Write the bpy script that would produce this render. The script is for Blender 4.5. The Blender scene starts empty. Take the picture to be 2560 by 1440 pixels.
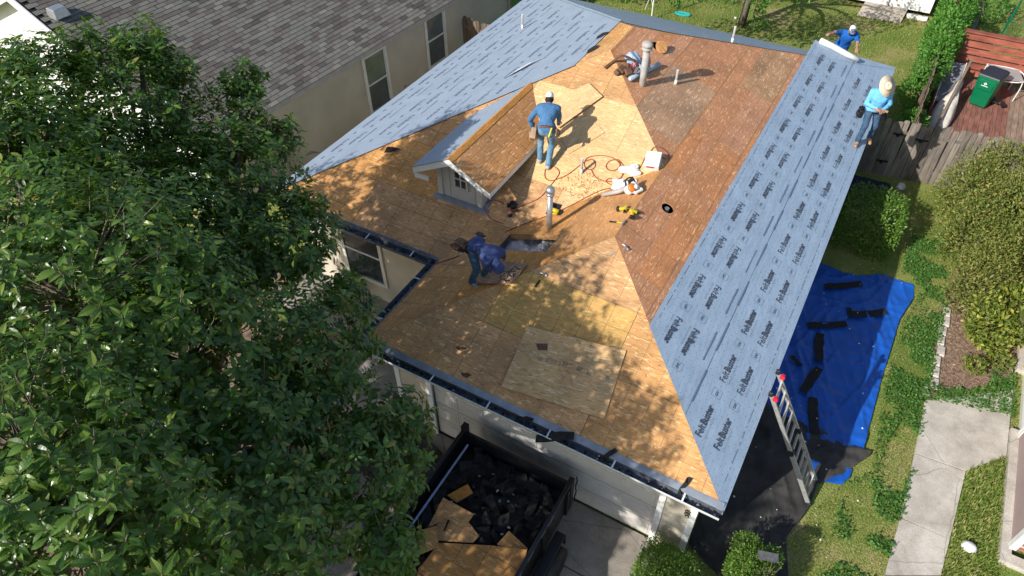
import bpy, math, random
import numpy as np
from mathutils import Vector, Matrix, Euler, Quaternion

rng = np.random.default_rng(7)
random.seed(7)
SC = bpy.context.scene
COL = SC.collection
PI = math.pi

# ---------------------------------------------------------------- camera, sky, sun, exposure
def setup_view():
    yaw, pitch, roll, foc = 0.5332, 0.7877, -0.018, 1757.83
    f = Vector((-math.sin(yaw)*math.cos(pitch), math.cos(yaw)*math.cos(pitch), -math.sin(pitch)))
    r0 = Vector((math.cos(yaw), math.sin(yaw), 0)); u0 = r0.cross(f)
    c, s = math.cos(roll), math.sin(roll)
    r = c*r0 + s*u0; u = -s*r0 + c*u0
    cd = bpy.data.cameras.new('drone_camera'); co = bpy.data.objects.new('drone_camera', cd); COL.objects.link(co)
    co.matrix_world = Matrix(((r.x, u.x, -f.x, -0.1073), (r.y, u.y, -f.y, -5.8702), (r.z, u.z, -f.z, 12.4275), (0, 0, 0, 1)))
    cd.sensor_width = 36.0; cd.lens = 36.0*foc/2560.0; cd.clip_start = 0.1; cd.clip_end = 600
    SC.camera = co
setup_view()
SUN_EL, SUN_AZ = 32.0, 65.0          # elevation; heading in which the light travels, from +X
w = bpy.data.worlds.new('World'); SC.world = w; w.use_nodes = True
nt = w.node_tree; bg = nt.nodes['Background']
sky = nt.nodes.new('ShaderNodeTexSky'); sky.sky_type = 'NISHITA'; sky.sun_disc = False
sky.sun_elevation = math.radians(SUN_EL); sky.sun_rotation = math.radians(205)
nt.links.new(sky.outputs[0], bg.inputs[0]); bg.inputs[1].default_value = 0.112
sl = bpy.data.lights.new('sun', 'SUN'); sl.energy = 4.4; sl.angle = math.radians(0.53); sl.color = (1.0, 0.955, 0.89)
so = bpy.data.objects.new('sun', sl); COL.objects.link(so)
el, az = math.radians(SUN_EL), math.radians(SUN_AZ)
ld = Vector((math.cos(az)*math.cos(el), math.sin(az)*math.cos(el), -math.sin(el)))
so.rotation_euler = ld.to_track_quat('-Z', 'Y').to_euler(); so.location = (-20, -40, 30)
SC.view_settings.view_transform = 'Standard'; SC.view_settings.look = 'None'
SC.view_settings.gamma = 1.0; SC.view_settings.use_curve_mapping = False
SC.view_settings.exposure = 0.45
SC.render.engine = 'CYCLES'
SC.cycles.max_bounces = 6; SC.cycles.diffuse_bounces = 3; SC.cycles.glossy_bounces = 2
SC.cycles.transmission_bounces = 4; SC.cycles.transparent_max_bounces = 8
SC.cycles.caustics_reflective = False; SC.cycles.caustics_refractive = False
SC.cycles.sample_clamp_indirect = 6.0

# house measures (metres): garage wing width, recess depth, main width, total depth, roof pitch, eave height
W1, L1, W2, LT, PT, HE = 6.7797, 2.4616, 11.4138, 15.1937, 0.4042, 2.65
SN = math.hypot(1, PT)

# ---------------------------------------------------------------- helpers
WORLD = {}
def thing(name, label, cat, loc=(0, 0, 0), group=None):
    o = bpy.data.objects.new(name, None); COL.objects.link(o)
    o.empty_display_size = 0.2; o.location = loc; WORLD[o.name] = Matrix.Translation(loc)
    o['label'] = label; o['category'] = cat
    if group: o['group'] = group
    return o
def tag(o, label, cat, group=None):
    o['label'] = label; o['category'] = cat
    if group: o['group'] = group
    return o
def place(name, me, M, parent=None, kind=None, label=None):
    o = bpy.data.objects.new(name, me); COL.objects.link(o)
    WORLD[o.name] = M.copy()
    if parent is not None:
        o.parent = parent; o.matrix_parent_inverse = WORLD[parent.name].inverted()
    o.matrix_basis = M
    if kind: o['kind'] = kind
    if label: o['label'] = label
    return o
def rawmesh(name, V, F, mats, mi=None, uv=None, smooth=False):
    """V (n,3); F list of index lists or an (m,k) array"""
    me = bpy.data.meshes.new(name)
    V = np.asarray(V, dtype=np.float32)
    me.vertices.add(len(V)); me.vertices.foreach_set('co', V.ravel())
    if isinstance(F, np.ndarray):
        m, k = F.shape; loops = F.ravel().astype(np.int32)
        st = (np.arange(m)*k).astype(np.int32)
    else:
        m = len(F); ln = np.array([len(f) for f in F], dtype=np.int32)
        loops = np.fromiter((i for f in F for i in f), dtype=np.int32)
        st = np.concatenate([[0], np.cumsum(ln)[:-1]]).astype(np.int32)
    me.loops.add(len(loops)); me.loops.foreach_set('vertex_index', loops)
    me.polygons.add(m); me.polygons.foreach_set('loop_start', st)
    if not isinstance(mats, (list, tuple)): mats = [mats]
    for mt in mats: me.materials.append(mt)
    if mi is not None: me.polygons.foreach_set('material_index', np.asarray(mi, dtype=np.int32))
    if uv is not None:
        l = me.uv_layers.new(name='UVMap'); uvv = np.asarray(uv, dtype=np.float32)
        l.data.foreach_set('uv', uvv[loops].ravel() if len(uvv) == len(V) else uvv.ravel())
    me.polygons.foreach_set('use_smooth', np.full(m, bool(smooth)))
    me.update(calc_edges=True); me.validate()
    return me
class B:
    """collects shapes in world coordinates and links them as one mesh"""
    def __init__(s): s.v = []; s.f = []; s.m = []; s.uv = []; s.ch = []
    def add(s, V, F, m=0, uv=None):
        o = len(s.v); s.ch.append((o, len(s.f))); s.v += [tuple(p) for p in V]; s.f += [[i+o for i in f] for f in F]; s.m += [m]*len(F)
        s.uv += [tuple(q) for q in uv] if uv is not None else [(p[0], p[1]) for p in V]
    def box(s, c, d, M=None, m=0, taper=1.0):
        x, y, z = d[0]/2, d[1]/2, d[2]/2; t = taper
        V = [(-x, -y, -z), (x, -y, -z), (x, y, -z), (-x, y, -z), (-x*t, -y*t, z), (x*t, -y*t, z), (x*t, y*t, z), (-x*t, y*t, z)]
        M = (M if M is not None else Matrix.Identity(3)).to_3x3(); c = Vector(c)
        s.add([M @ Vector(p) + c for p in V], [[3, 2, 1, 0], [4, 5, 6, 7], [0, 1, 5, 4], [1, 2, 6, 5], [2, 3, 7, 6], [3, 0, 4, 7]], m,
              [(p[0]+p[2], p[1]) for p in V])
        return s
    def span(s, a, b, m=0):
        a, b = Vector(a), Vector(b); return s.box((a+b)/2, [abs(q) for q in (b-a)], None, m)
    def beam(s, a, b, w, h, up=(0, 0, 1), m=0):
        a, b = Vector(a), Vector(b); y = (b-a); L = y.length; y.normalize()
        x = y.cross(Vector(up));
        if x.length < 1e-4: x = y.cross(Vector((1, 0, 0)))
        x.normalize(); z = x.cross(y)
        return s.box((a+b)/2, (w, L, h), Matrix((x, y, z)).transposed(), m)
    def tube(s, P, r, n=8, m=0, cap=True):
        P = [Vector(p) for p in P]; k = len(P); R = r if isinstance(r, (list, tuple)) else [r]*k
        V = []; ref = None
        for i, p in enumerate(P):
            t = (P[min(i+1, k-1)]-P[max(i-1, 0)])
            if t.length < 1e-9: t = Vector((0, 0, 1))
            t.normalize()
            if ref is None: ref = t.orthogonal().normalized()
            ref = (ref - t*ref.dot(t)); ref = ref.normalized() if ref.length > 1e-6 else t.orthogonal().normalized()
            q = t.cross(ref)
            for j in range(n):
                a = 2*PI*j/n; V.append(p + (ref*math.cos(a) + q*math.sin(a))*R[i])
        F = [[i*n+j, i*n+(j+1) % n, (i+1)*n+(j+1) % n, (i+1)*n+j] for i in range(k-1) for j in range(n)]
        if cap: F += [list(range(n))[::-1], [(k-1)*n+j for j in range(n)]]
        s.add(V, F, m); return s
    def lathe(s, prof, c=(0, 0, 0), M=None, n=16, m=0, sx=1.0, sy=1.0):
        M = (M if M is not None else Matrix.Identity(3)).to_3x3(); c = Vector(c); k = len(prof)
        V = [M @ Vector((r*math.cos(2*PI*j/n)*sx, r*math.sin(2*PI*j/n)*sy, z)) + c for r, z in prof for j in range(n)]
        F = [[i*n+j, i*n+(j+1) % n, (i+1)*n+(j+1) % n, (i+1)*n+j] for i in range(k-1) for j in range(n)]
        F += [list(range(n))[::-1], [(k-1)*n+j for j in range(n)]]
        s.add(V, F, m); return s
    def prism(s, poly, z0, z1, m=0):
        n = len(poly); V = [(p[0], p[1], z0) for p in poly] + [(p[0], p[1], z1) for p in poly]
        s.add(V, [list(range(n))[::-1], list(range(n, 2*n))] + [[i, (i+1) % n, n+(i+1) % n, n+i] for i in range(n)], m); return s
    def slab(s, top, th, m=0, down=(0, 0, -1), uv=None):
        n = len(top); d = Vector(down)*th; T = [Vector(p) for p in top]
        s.add(T + [p+d for p in T], [list(range(n)), list(range(n, 2*n))[::-1]] + [[(i+1) % n, i, n+i, n+(i+1) % n] for i in range(n)], m,
              None if uv is None else list(uv)+list(uv)); return s
    def mesh(s, name, mats, smooth=False, c=None):
        V = np.array(s.v, dtype=float); c = V.mean(0) if c is None else np.array(c)
        return rawmesh(name, V-c, s.f, mats, s.m if isinstance(mats, (list, tuple)) and len(mats) > 1 else None, s.uv, smooth), c
    def out(s, name, mats, parent=None, smooth=False, kind=None, label=None, bevel=0):
        me, c = s.mesh(name, mats, smooth)
        o = place(name, me, Matrix.Translation(c), parent, kind, label)
        if bevel:
            b = o.modifiers.new('bevel', 'BEVEL'); b.width = bevel; b.segments = 1; b.limit_method = 'ANGLE'
        return o
def pieces_out(b, name, mat, parent=None, bevel=0):
    """every shape collected in b becomes an object of its own"""
    ends = b.ch[1:]+[(len(b.v), len(b.f))]
    for (v0, f0), (v1, f1) in zip(b.ch, ends):
        q = B(); q.add(b.v[v0:v1], [[i-v0 for i in f] for f in b.f[f0:f1]]); q.out(name, mat, parent, bevel=bevel)
def smooth_path(P, n=6, closed=False):
    P = [Vector(p) for p in P]; out = []; k = len(P)
    for i in range(k-1):
        a, b, c, d = P[max(i-1, 0)], P[i], P[i+1], P[min(i+2, k-1)]
        for j in range(n):
            t = j/n
            out.append(0.5*((2*b) + (c-a)*t + (2*a-5*b+4*c-d)*t*t + (3*b-a-3*c+d)*t**3))
    out.append(P[-1]); return out
def structure(b, name, mats, smooth=False):
    return b.out(name, mats, None, smooth, 'structure')

# ---------------------------------------------------------------- material helpers
def nmat(name):
    m = bpy.data.materials.new(name); m.use_nodes = True
    nt = m.node_tree; return m, nt, nt.nodes['Principled BSDF'], nt.links
def N(nt, t, **k):
    n = nt.nodes.new(t)
    for a, v in k.items(): setattr(n, a, v)
    return n
def ramp(nt, stops, interp='LINEAR'):
    r = N(nt, 'ShaderNodeValToRGB'); e = r.color_ramp; e.interpolation = interp
    while len(e.elements) < len(stops): e.elements.new(0.5)
    for q, (p, c) in zip(e.elements, stops): q.position = p; q.color = (c[0], c[1], c[2], 1)
    return r
def mathn(nt, op, a=None, b=None, clamp=False):
    n = N(nt, 'ShaderNodeMath', operation=op); n.use_clamp = clamp
    for i, q in enumerate((a, b)):
        if q is None: continue
        if isinstance(q, (int, float)): n.inputs[i].default_value = q
        else: nt.links.new(q, n.inputs[i])
    return n.outputs[0]
def mixc(nt, fac, a, b, mode='MIX'):
    n = N(nt, 'ShaderNodeMix', data_type='RGBA', blend_type=mode)
    for i, q in ((0, fac), (6, a), (7, b)):
        if isinstance(q, (int, float)): n.inputs[i].default_value = q
        elif isinstance(q, (tuple, list)): n.inputs[i].default_value = (q[0], q[1], q[2], 1)
        else: nt.links.new(q, n.inputs[i])
    return n.outputs[2]
def sc(c, k): return tuple(q*k for q in c)
def plain(name, col, rough=0.6, var=0.15, scale=6.0, bump=0.0, bscale=40.0, metal=0.0, spec=0.4, rnd=0.0, coord='Object', col2=None):
    """surface with soft blotches, optional grain bump and per object tint"""
    m, nt, p, L = nmat(name)
    tc = N(nt, 'ShaderNodeTexCoord'); no = N(nt, 'ShaderNodeTexNoise'); no.inputs['Scale'].default_value = scale; no.inputs['Detail'].default_value = 5
    L.new(tc.outputs[coord], no.inputs['Vector'])
    r = ramp(nt, [(0.3, sc(col, 1-var)), (0.7, col2 if col2 else sc(col, 1+var))]); L.new(no.outputs[0], r.inputs[0]); c = r.outputs[0]
    if rnd:
        oi = N(nt, 'ShaderNodeObjectInfo')
        hv = N(nt, 'ShaderNodeHueSaturation'); L.new(c, hv.inputs['Color'])
        L.new(mathn(nt, 'ADD', mathn(nt, 'MULTIPLY', oi.outputs['Random'], 2*rnd), 1-rnd), hv.inputs['Value']); c = hv.outputs[0]
    L.new(c, p.inputs['Base Color']); p.inputs['Roughness'].default_value = rough; p.inputs['Metallic'].default_value = metal
    p.inputs['Specular IOR Level'].default_value = spec
    if bump:
        n2 = N(nt, 'ShaderNodeTexNoise'); n2.inputs['Scale'].default_value = bscale; n2.inputs['Detail'].default_value = 4
        L.new(tc.outputs[coord], n2.inputs['Vector'])
        bm = N(nt, 'ShaderNodeBump'); bm.inputs['Strength'].default_value = bump; bm.inputs['Distance'].default_value = 0.02
        L.new(n2.outputs[0], bm.inputs['Height']); L.new(bm.outputs[0], p.inputs['Normal'])
    return m
def uvline(nt, comp, period, width, offset=0.0):
    """1 on thin lines every `period` of a uv component"""
    a = mathn(nt, 'FRACT', mathn(nt, 'DIVIDE', mathn(nt, 'ADD', comp, offset), period))
    d = mathn(nt, 'ABSOLUTE', mathn(nt, 'SUBTRACT', a, 0.5))
    return mathn(nt, 'GREATER_THAN', d, 0.5-width/period/2)
def osb(name, base, dark, light, grid=0.55, gu=0.407, gv=0.407, chalk=False, stain=0.25):
    m, nt, p, L = nmat(name)
    uvn = N(nt, 'ShaderNodeUVMap'); oi = N(nt, 'ShaderNodeObjectInfo')
    off = N(nt, 'ShaderNodeVectorMath', operation='ADD')
    cmb = N(nt, 'ShaderNodeCombineXYZ'); L.new(mathn(nt, 'MULTIPLY', oi.outputs['Random'], 91.7), cmb.inputs[0]); L.new(mathn(nt, 'MULTIPLY', oi.outputs['Random'], 37.3), cmb.inputs[1])
    L.new(uvn.outputs[0], off.inputs[0]); L.new(cmb.outputs[0], off.inputs[1])
    wob = N(nt, 'ShaderNodeTexNoise'); wob.inputs['Scale'].default_value = 7; L.new(off.outputs[0], wob.inputs['Vector'])
    wv = N(nt, 'ShaderNodeVectorMath', operation='MULTIPLY_ADD'); wv.inputs[1].default_value = (0.08, 0.08, 0); L.new(wob.outputs['Color'], wv.inputs[0]); L.new(off.outputs[0], wv.inputs[2])
    vals = []; dist = []
    for k, (ang, sx, sy) in enumerate(((0.25, 11.0, 52.0), (1.3, 12.0, 46.0), (2.25, 9.0, 60.0))):
        mp = N(nt, 'ShaderNodeMapping'); mp.inputs['Rotation'].default_value = (0, 0, ang); mp.inputs['Scale'].default_value = (sx, sy, 1); mp.inputs['Location'].default_value = (3.1*k, 7.7*k, 0)
        L.new(wv.outputs[0], mp.inputs['Vector'])
        vo = N(nt, 'ShaderNodeTexVoronoi'); vo.inputs['Scale'].default_value = 1.0; L.new(mp.outputs[0], vo.inputs['Vector'])
        sp = N(nt, 'ShaderNodeSeparateColor'); L.new(vo.outputs['Color'], sp.inputs[0]); vals.append((sp.outputs[0], sp.outputs[1])); dist.append(vo.outputs['Distance'])
    a = mathn(nt, 'GREATER_THAN', vals[1][1], 0.55); b = mathn(nt, 'GREATER_THAN', vals[2][1], 0.62)
    def lerp(f, x, y):
        n = N(nt, 'ShaderNodeMix', data_type='FLOAT'); L.new(f, n.inputs[0]); L.new(x, n.inputs[2]); L.new(y, n.inputs[3]); return n.outputs[0]
    v = lerp(b, lerp(a, vals[0][0], vals[1][0]), vals[2][0])
    r = ramp(nt, [(0.0, tuple(.55*p_+.45*q_ for p_, q_ in zip(dark, base))), (0.14, sc(base, 0.9)), (0.6, base), (0.9, sc(base, 1.07)), (0.93, tuple(.6*p_+.4*q_ for p_, q_ in zip(light, base))), (1.0, light)]); L.new(v, r.inputs[0]); c = r.outputs[0]
    # broad weather stains
    sn = N(nt, 'ShaderNodeTexNoise'); sn.inputs['Scale'].default_value = 1.3; sn.inputs['Detail'].default_value = 6; L.new(off.outputs[0], sn.inputs['Vector'])
    sr = ramp(nt, [(0.35, (1-stain,)*3), (0.62, (1.08, 1.06, 1.04))]); L.new(sn.outputs[0], sr.inputs[0])
    c = mixc(nt, 1.0, c, sr.outputs[0], 'MULTIPLY')
    hv = N(nt, 'ShaderNodeHueSaturation'); L.new(c, hv.inputs['Color'])
    rr = N(nt, 'ShaderNodeTexWhiteNoise', noise_dimensions='1D'); L.new(oi.outputs['Random'], rr.inputs['W'])
    L.new(mathn(nt, 'ADD', mathn(nt, 'MULTIPLY', rr.outputs['Value'], 0.12), 0.94), hv.inputs['Value'])
    L.new(mathn(nt, 'ADD', mathn(nt, 'MULTIPLY', oi.outputs['Random'], 0.12), 0.95), hv.inputs['Saturation']); c = hv.outputs[0]
    sep = N(nt, 'ShaderNodeSeparateXYZ'); L.new(uvn.outputs[0], sep.inputs[0])
    if grid:
        g = mathn(nt, 'MAXIMUM', uvline(nt, sep.outputs[0], gu, 0.011), uvline(nt, sep.outputs[1], gv, 0.010))
        gn = N(nt, 'ShaderNodeTexNoise'); gn.inputs['Scale'].default_value = 5.0; L.new(off.outputs[0], gn.inputs['Vector'])
        gf = mathn(nt, 'MULTIPLY', g, mathn(nt, 'MULTIPLY', gn.outputs[0], grid*1.6), True)
        c = mixc(nt, gf, c, (0.03, 0.022, 0.016))
    # nail rows: small dark dots along the rafters
    nu = mathn(nt, 'ABSOLUTE', mathn(nt, 'SUBTRACT', mathn(nt, 'FRACT', mathn(nt, 'DIVIDE', sep.outputs[0], 0.61)), 0.5))
    nv = mathn(nt, 'ABSOLUTE', mathn(nt, 'SUBTRACT', mathn(nt, 'FRACT', mathn(nt, 'DIVIDE', sep.outputs[1], 0.2)), 0.5))
    dots = mathn(nt, 'MULTIPLY', mathn(nt, 'LESS_THAN', nu, 0.012), mathn(nt, 'LESS_THAN', nv, 0.04))
    sp2 = N(nt, 'ShaderNodeTexVoronoi'); sp2.inputs['Scale'].default_value = 9.0; L.new(off.outputs[0], sp2.inputs['Vector'])
    dots = mathn(nt, 'MAXIMUM', dots, mathn(nt, 'LESS_THAN', sp2.outputs['Distance'], 0.085))
    c = mixc(nt, mathn(nt, 'MULTIPLY', dots, 0.6), c, (0.05, 0.03, 0.02))
    if chalk:
        y = mathn(nt, 'MAXIMUM', uvline(nt, sep.outputs[0], 1.22, 0.016, 0.3), uvline(nt, sep.outputs[1], 1.219, 0.02, 0.02))
        yn = N(nt, 'ShaderNodeTexNoise'); yn.inputs['Scale'].default_value = 1.1; L.new(off.outputs[0], yn.inputs['Vector'])
        c = mixc(nt, mathn(nt, 'MULTIPLY', y, mathn(nt, 'MULTIPLY', mathn(nt, 'GREATER_THAN', yn.outputs[0], 0.5), 0.5)), c, (0.55, 0.27, 0.03))
    L.new(c, p.inputs['Base Color']); p.inputs['Roughness'].default_value = 0.75; p.inputs['Specular IOR Level'].default_value = 0.25
    bm = N(nt, 'ShaderNodeBump'); bm.inputs['Strength'].default_value = 0.25; bm.inputs['Distance'].default_value = 0.004
    L.new(v, bm.inputs['Height']); L.new(bm.outputs[0], p.inputs['Normal'])
    return m
def felt(name, col, grid=True):
    m, nt, p, L = nmat(name)
    uvn = N(nt, 'ShaderNodeUVMap'); sep = N(nt, 'ShaderNodeSeparateXYZ'); L.new(uvn.outputs[0], sep.inputs[0])
    no = N(nt, 'ShaderNodeTexNoise'); no.inputs['Scale'].default_value = 2.2; no.inputs['Detail'].default_value = 6; L.new(uvn.outputs[0], no.inputs['Vector'])
    r = ramp(nt, [(0.3, sc(col, 0.93)), (0.7, sc(col, 1.05))]); L.new(no.outputs[0], r.inputs[0]); c = r.outputs[0]
    if grid:
        g = mathn(nt, 'MAXIMUM', uvline(nt, sep.outputs[0], 0.0254, 0.004), uvline(nt, sep.outputs[1], 0.0254, 0.004))
        c = mixc(nt, mathn(nt, 'MULTIPLY', g, 0.42), c, sc(col, 0.35))
        # printed fastening dots
        for du, dv, pu, pv in ((0, 0, 0.203, 0.14), (0.1, 0.07, 0.203, 0.14)):
            u = mathn(nt, 'MULTIPLY', mathn(nt, 'SUBTRACT', mathn(nt, 'FRACT', mathn(nt, 'DIVIDE', mathn(nt, 'ADD', sep.outputs[0], du), pu)), 0.5), pu)
            v = mathn(nt, 'MULTIPLY', mathn(nt, 'SUBTRACT', mathn(nt, 'FRACT', mathn(nt, 'DIVIDE', mathn(nt, 'ADD', sep.outputs[1], dv), pv)), 0.5), pv)
            d2 = mathn(nt, 'ADD', mathn(nt, 'MULTIPLY', u, u), mathn(nt, 'MULTIPLY', v, v))
            c = mixc(nt, mathn(nt, 'MULTIPLY', mathn(nt, 'LESS_THAN', d2, 0.00008), 0.6), c, (0.04, 0.05, 0.08))
    else:
        g = uvline(nt, sep.outputs[1], 0.1, 0.012)
        c = mixc(nt, mathn(nt, 'MULTIPLY', g, 0.2), c, sc(col, 0.4))
    L.new(c, p.inputs['Base Color']); p.inputs['Roughness'].default_value = 0.5; p.inputs['Specular IOR Level'].default_value = 0.35
    w = N(nt, 'ShaderNodeTexNoise'); w.inputs['Scale'].default_value = 3.5; w.inputs['Detail'].default_value = 3
    mp = N(nt, 'ShaderNodeMapping'); mp.inputs['Scale'].default_value = (0.5, 2.2, 1); L.new(uvn.outputs[0], mp.inputs['Vector']); L.new(mp.outputs[0], w.inputs['Vector'])
    bm = N(nt, 'ShaderNodeBump'); bm.inputs['Strength'].default_value = 0.65; bm.inputs['Distance'].default_value = 0.025
    L.new(w.outputs[0], bm.inputs['Height']); L.new(bm.outputs[0], p.inputs['Normal'])
    return m
def leafmat(name, stops, rough=0.38, spec=0.5, trans=0.25, tcol=(0.25, 0.42, 0.04)):
    m, nt, p, L = nmat(name)
    ge = N(nt, 'ShaderNodeNewGeometry'); r = ramp(nt, stops); L.new(ge.outputs['Random Per Island'], r.inputs[0])
    L.new(r.outputs[0], p.inputs['Base Color']); p.inputs['Roughness'].default_value = rough; p.inputs['Specular IOR Level'].default_value = spec
    tr = N(nt, 'ShaderNodeBsdfTranslucent'); tr.inputs[0].default_value = (*tcol, 1)
    mx = N(nt, 'ShaderNodeMixShader'); mx.inputs[0].default_value = trans
    L.new(p.outputs[0], mx.inputs[1]); L.new(tr.outputs[0], mx.inputs[2]); L.new(mx.outputs[0], nt.nodes['Material Output'].inputs[0])
    return m
def wood(name, col, dark, rnd=0.18, axis=1, scale=1.0, rough=0.85):
    m, nt, p, L = nmat(name)
    tc = N(nt, 'ShaderNodeTexCoord'); oi = N(nt, 'ShaderNodeObjectInfo')
    mp = N(nt, 'ShaderNodeMapping'); s = [38*scale]*3; s[axis] = 2.2*scale; mp.inputs['Scale'].default_value = s
    ad = N(nt, 'ShaderNodeVectorMath', operation='ADD'); L.new(tc.outputs['Object'], ad.inputs[0])
    cx = N(nt, 'ShaderNodeCombineXYZ'); L.new(mathn(nt, 'MULTIPLY', oi.outputs['Random'], 50), cx.inputs[0]); L.new(mathn(nt, 'MULTIPLY', oi.outputs['Random'], 23), cx.inputs[2]); L.new(cx.outputs[0], ad.inputs[1])
    L.new(ad.outputs[0], mp.inputs['Vector'])
    no = N(nt, 'ShaderNodeTexNoise'); no.inputs['Scale'].default_value = 1; no.inputs['Detail'].default_value = 6; L.new(mp.outputs[0], no.inputs['Vector'])
    r = ramp(nt, [(0.28, dark), (0.5, col), (0.75, sc(col, 1.3))]); L.new(no.outputs[0], r.inputs[0])
    bl = N(nt, 'ShaderNodeTexNoise'); bl.inputs['Scale'].default_value = 2.0; L.new(ad.outputs[0], bl.inputs['Vector'])
    br = ramp(nt, [(0.3, (0.72, 0.72, 0.72)), (0.65, (1.12, 1.1, 1.08))]); L.new(bl.outputs[0], br.inputs[0])
    c = mixc(nt, 1.0, r.outputs[0], br.outputs[0], 'MULTIPLY')
    hv = N(nt, 'ShaderNodeHueSaturation'); L.new(c, hv.inputs['Color']); L.new(mathn(nt, 'ADD', mathn(nt, 'MULTIPLY', oi.outputs['Random'], 2*rnd), 1-rnd), hv.inputs['Value'])
    L.new(hv.outputs[0], p.inputs['Base Color']); p.inputs['Roughness'].default_value = rough; p.inputs['Specular IOR Level'].default_value = 0.2
    bm = N(nt, 'ShaderNodeBump'); bm.inputs['Strength'].default_value = 0.4; bm.inputs['Distance'].default_value = 0.004; L.new(no.outputs[0], bm.inputs['Height']); L.new(bm.outputs[0], p.inputs['Normal'])
    return m

M = {}
M['osb_front'] = osb('osb_pale', (0.62, 0.338, 0.14), (0.3, 0.14, 0.05), (0.84, 0.58, 0.3), 0.45)
M['osb_main'] = osb('osb_tan', (0.58, 0.308, 0.125), (0.28, 0.13, 0.05), (0.76, 0.5, 0.24), 0.7)
M['osb_bright'] = osb('osb_new', (0.68, 0.445, 0.21), (0.4, 0.22, 0.09), (0.82, 0.62, 0.36), 0.12, stain=.12)
M['osb_wing'] = osb('osb_orange', (0.57, 0.275, 0.09), (0.3, 0.125, 0.04), (0.74, 0.44, 0.19), 0.14, gv=.6)
M['osb_red'] = osb('osb_redbrown', (0.55, 0.258, 0.127), (0.36, 0.15, 0.07), (0.82, 0.5, 0.28), 0.5, 0.407, 0.3, True, 0.16)
M['osb_dorm'] = osb('osb_dormer', (0.53, 0.27, 0.115), (0.3, 0.13, 0.05), (0.86, 0.6, 0.34), 0.6, 0.407, 0.3, False, 0.12)
M['osb_grey'] = osb('osb_weathered', (0.50, 0.29, 0.16), (0.3, 0.17, 0.09), (0.8, 0.58, 0.38), 0.35, 0.407, 0.3)
M['osb_yellow'] = osb('osb_yellow', (0.58, 0.345, 0.115), (0.34, 0.2, 0.04), (0.7, 0.5, 0.17), 0.6)
M['osb_loose'] = osb('osb_loose_sheet', (0.62, 0.41, 0.215), (0.22, 0.11, 0.05), (0.78, 0.62, 0.42), 0.0, stain=.2)
M['osb_edge'] = plain('osb_edge', (0.33, 0.2, 0.09), 0.8, 0.2, 60)
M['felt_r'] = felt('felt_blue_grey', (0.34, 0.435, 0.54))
M['felt_l'] = felt('felt_darkened', (0.285, 0.345, 0.42), False)  # same felt darkened: left slope's dimmer look and dormer shade put into colour
M['print'] = plain('print_ink', (0.06, 0.072, 0.10), 0.55, 0.1)
M['print_pale'] = plain('print_ink_pale', (0.15, 0.18, 0.25), 0.55, 0.1)
M['stucco'] = plain('tan_stucco', (0.50, 0.44, 0.35), 0.9, 0.08, 3, 0.35, 90)
M['stucco_nb'] = plain('beige_stucco', (0.54, 0.475, 0.41), 0.9, 0.1, 1.2, 0.3, 70)
M['white'] = plain('white_paint', (0.75, 0.74, 0.72), 0.5, 0.06, 4)
M['cream'] = plain('cream_paint', (0.66, 0.62, 0.55), 0.5, 0.05, 4)
M['trim'] = plain('pale_trim', (0.55, 0.52, 0.48), 0.6, 0.06, 4)
M['gutter_out'] = plain('gutter_white', (0.7, 0.72, 0.72), 0.35, 0.06, 5)
M['gutter_in'] = plain('gutter_inside', (0.10, 0.115, 0.14), 0.5, 0.4, 9)
M['flash'] = plain('grey_flashing', (0.30, 0.33, 0.37), 0.4, 0.2, 5, metal=0.4)
M['galv'] = plain('galvanised_metal', (0.46, 0.46, 0.46), 0.38, 0.12, 12, metal=0.7)
M['pipe'] = plain('grey_pipe', (0.38, 0.36, 0.33), 0.6, 0.18, 8)
M['pvc'] = plain('white_pvc', (0.72, 0.70, 0.66), 0.4, 0.1, 9)
M['glass'] = plain('window_glass', (0.03, 0.036, 0.042), 0.06, 0.2, 1, spec=0.9)
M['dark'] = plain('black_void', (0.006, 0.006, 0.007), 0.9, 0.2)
M['black'] = plain('black_plastic', (0.016, 0.016, 0.018), 0.45, 0.2, 9)
M['blackmetal'] = plain('black_painted_steel', (0.012, 0.012, 0.014), 0.35, 0.3, 7, spec=0.5)
M['shingle_scrap'] = plain('asphalt_scrap', (0.022, 0.021, 0.021), 0.95, 0.4, 14, 0.6, 160)
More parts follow.
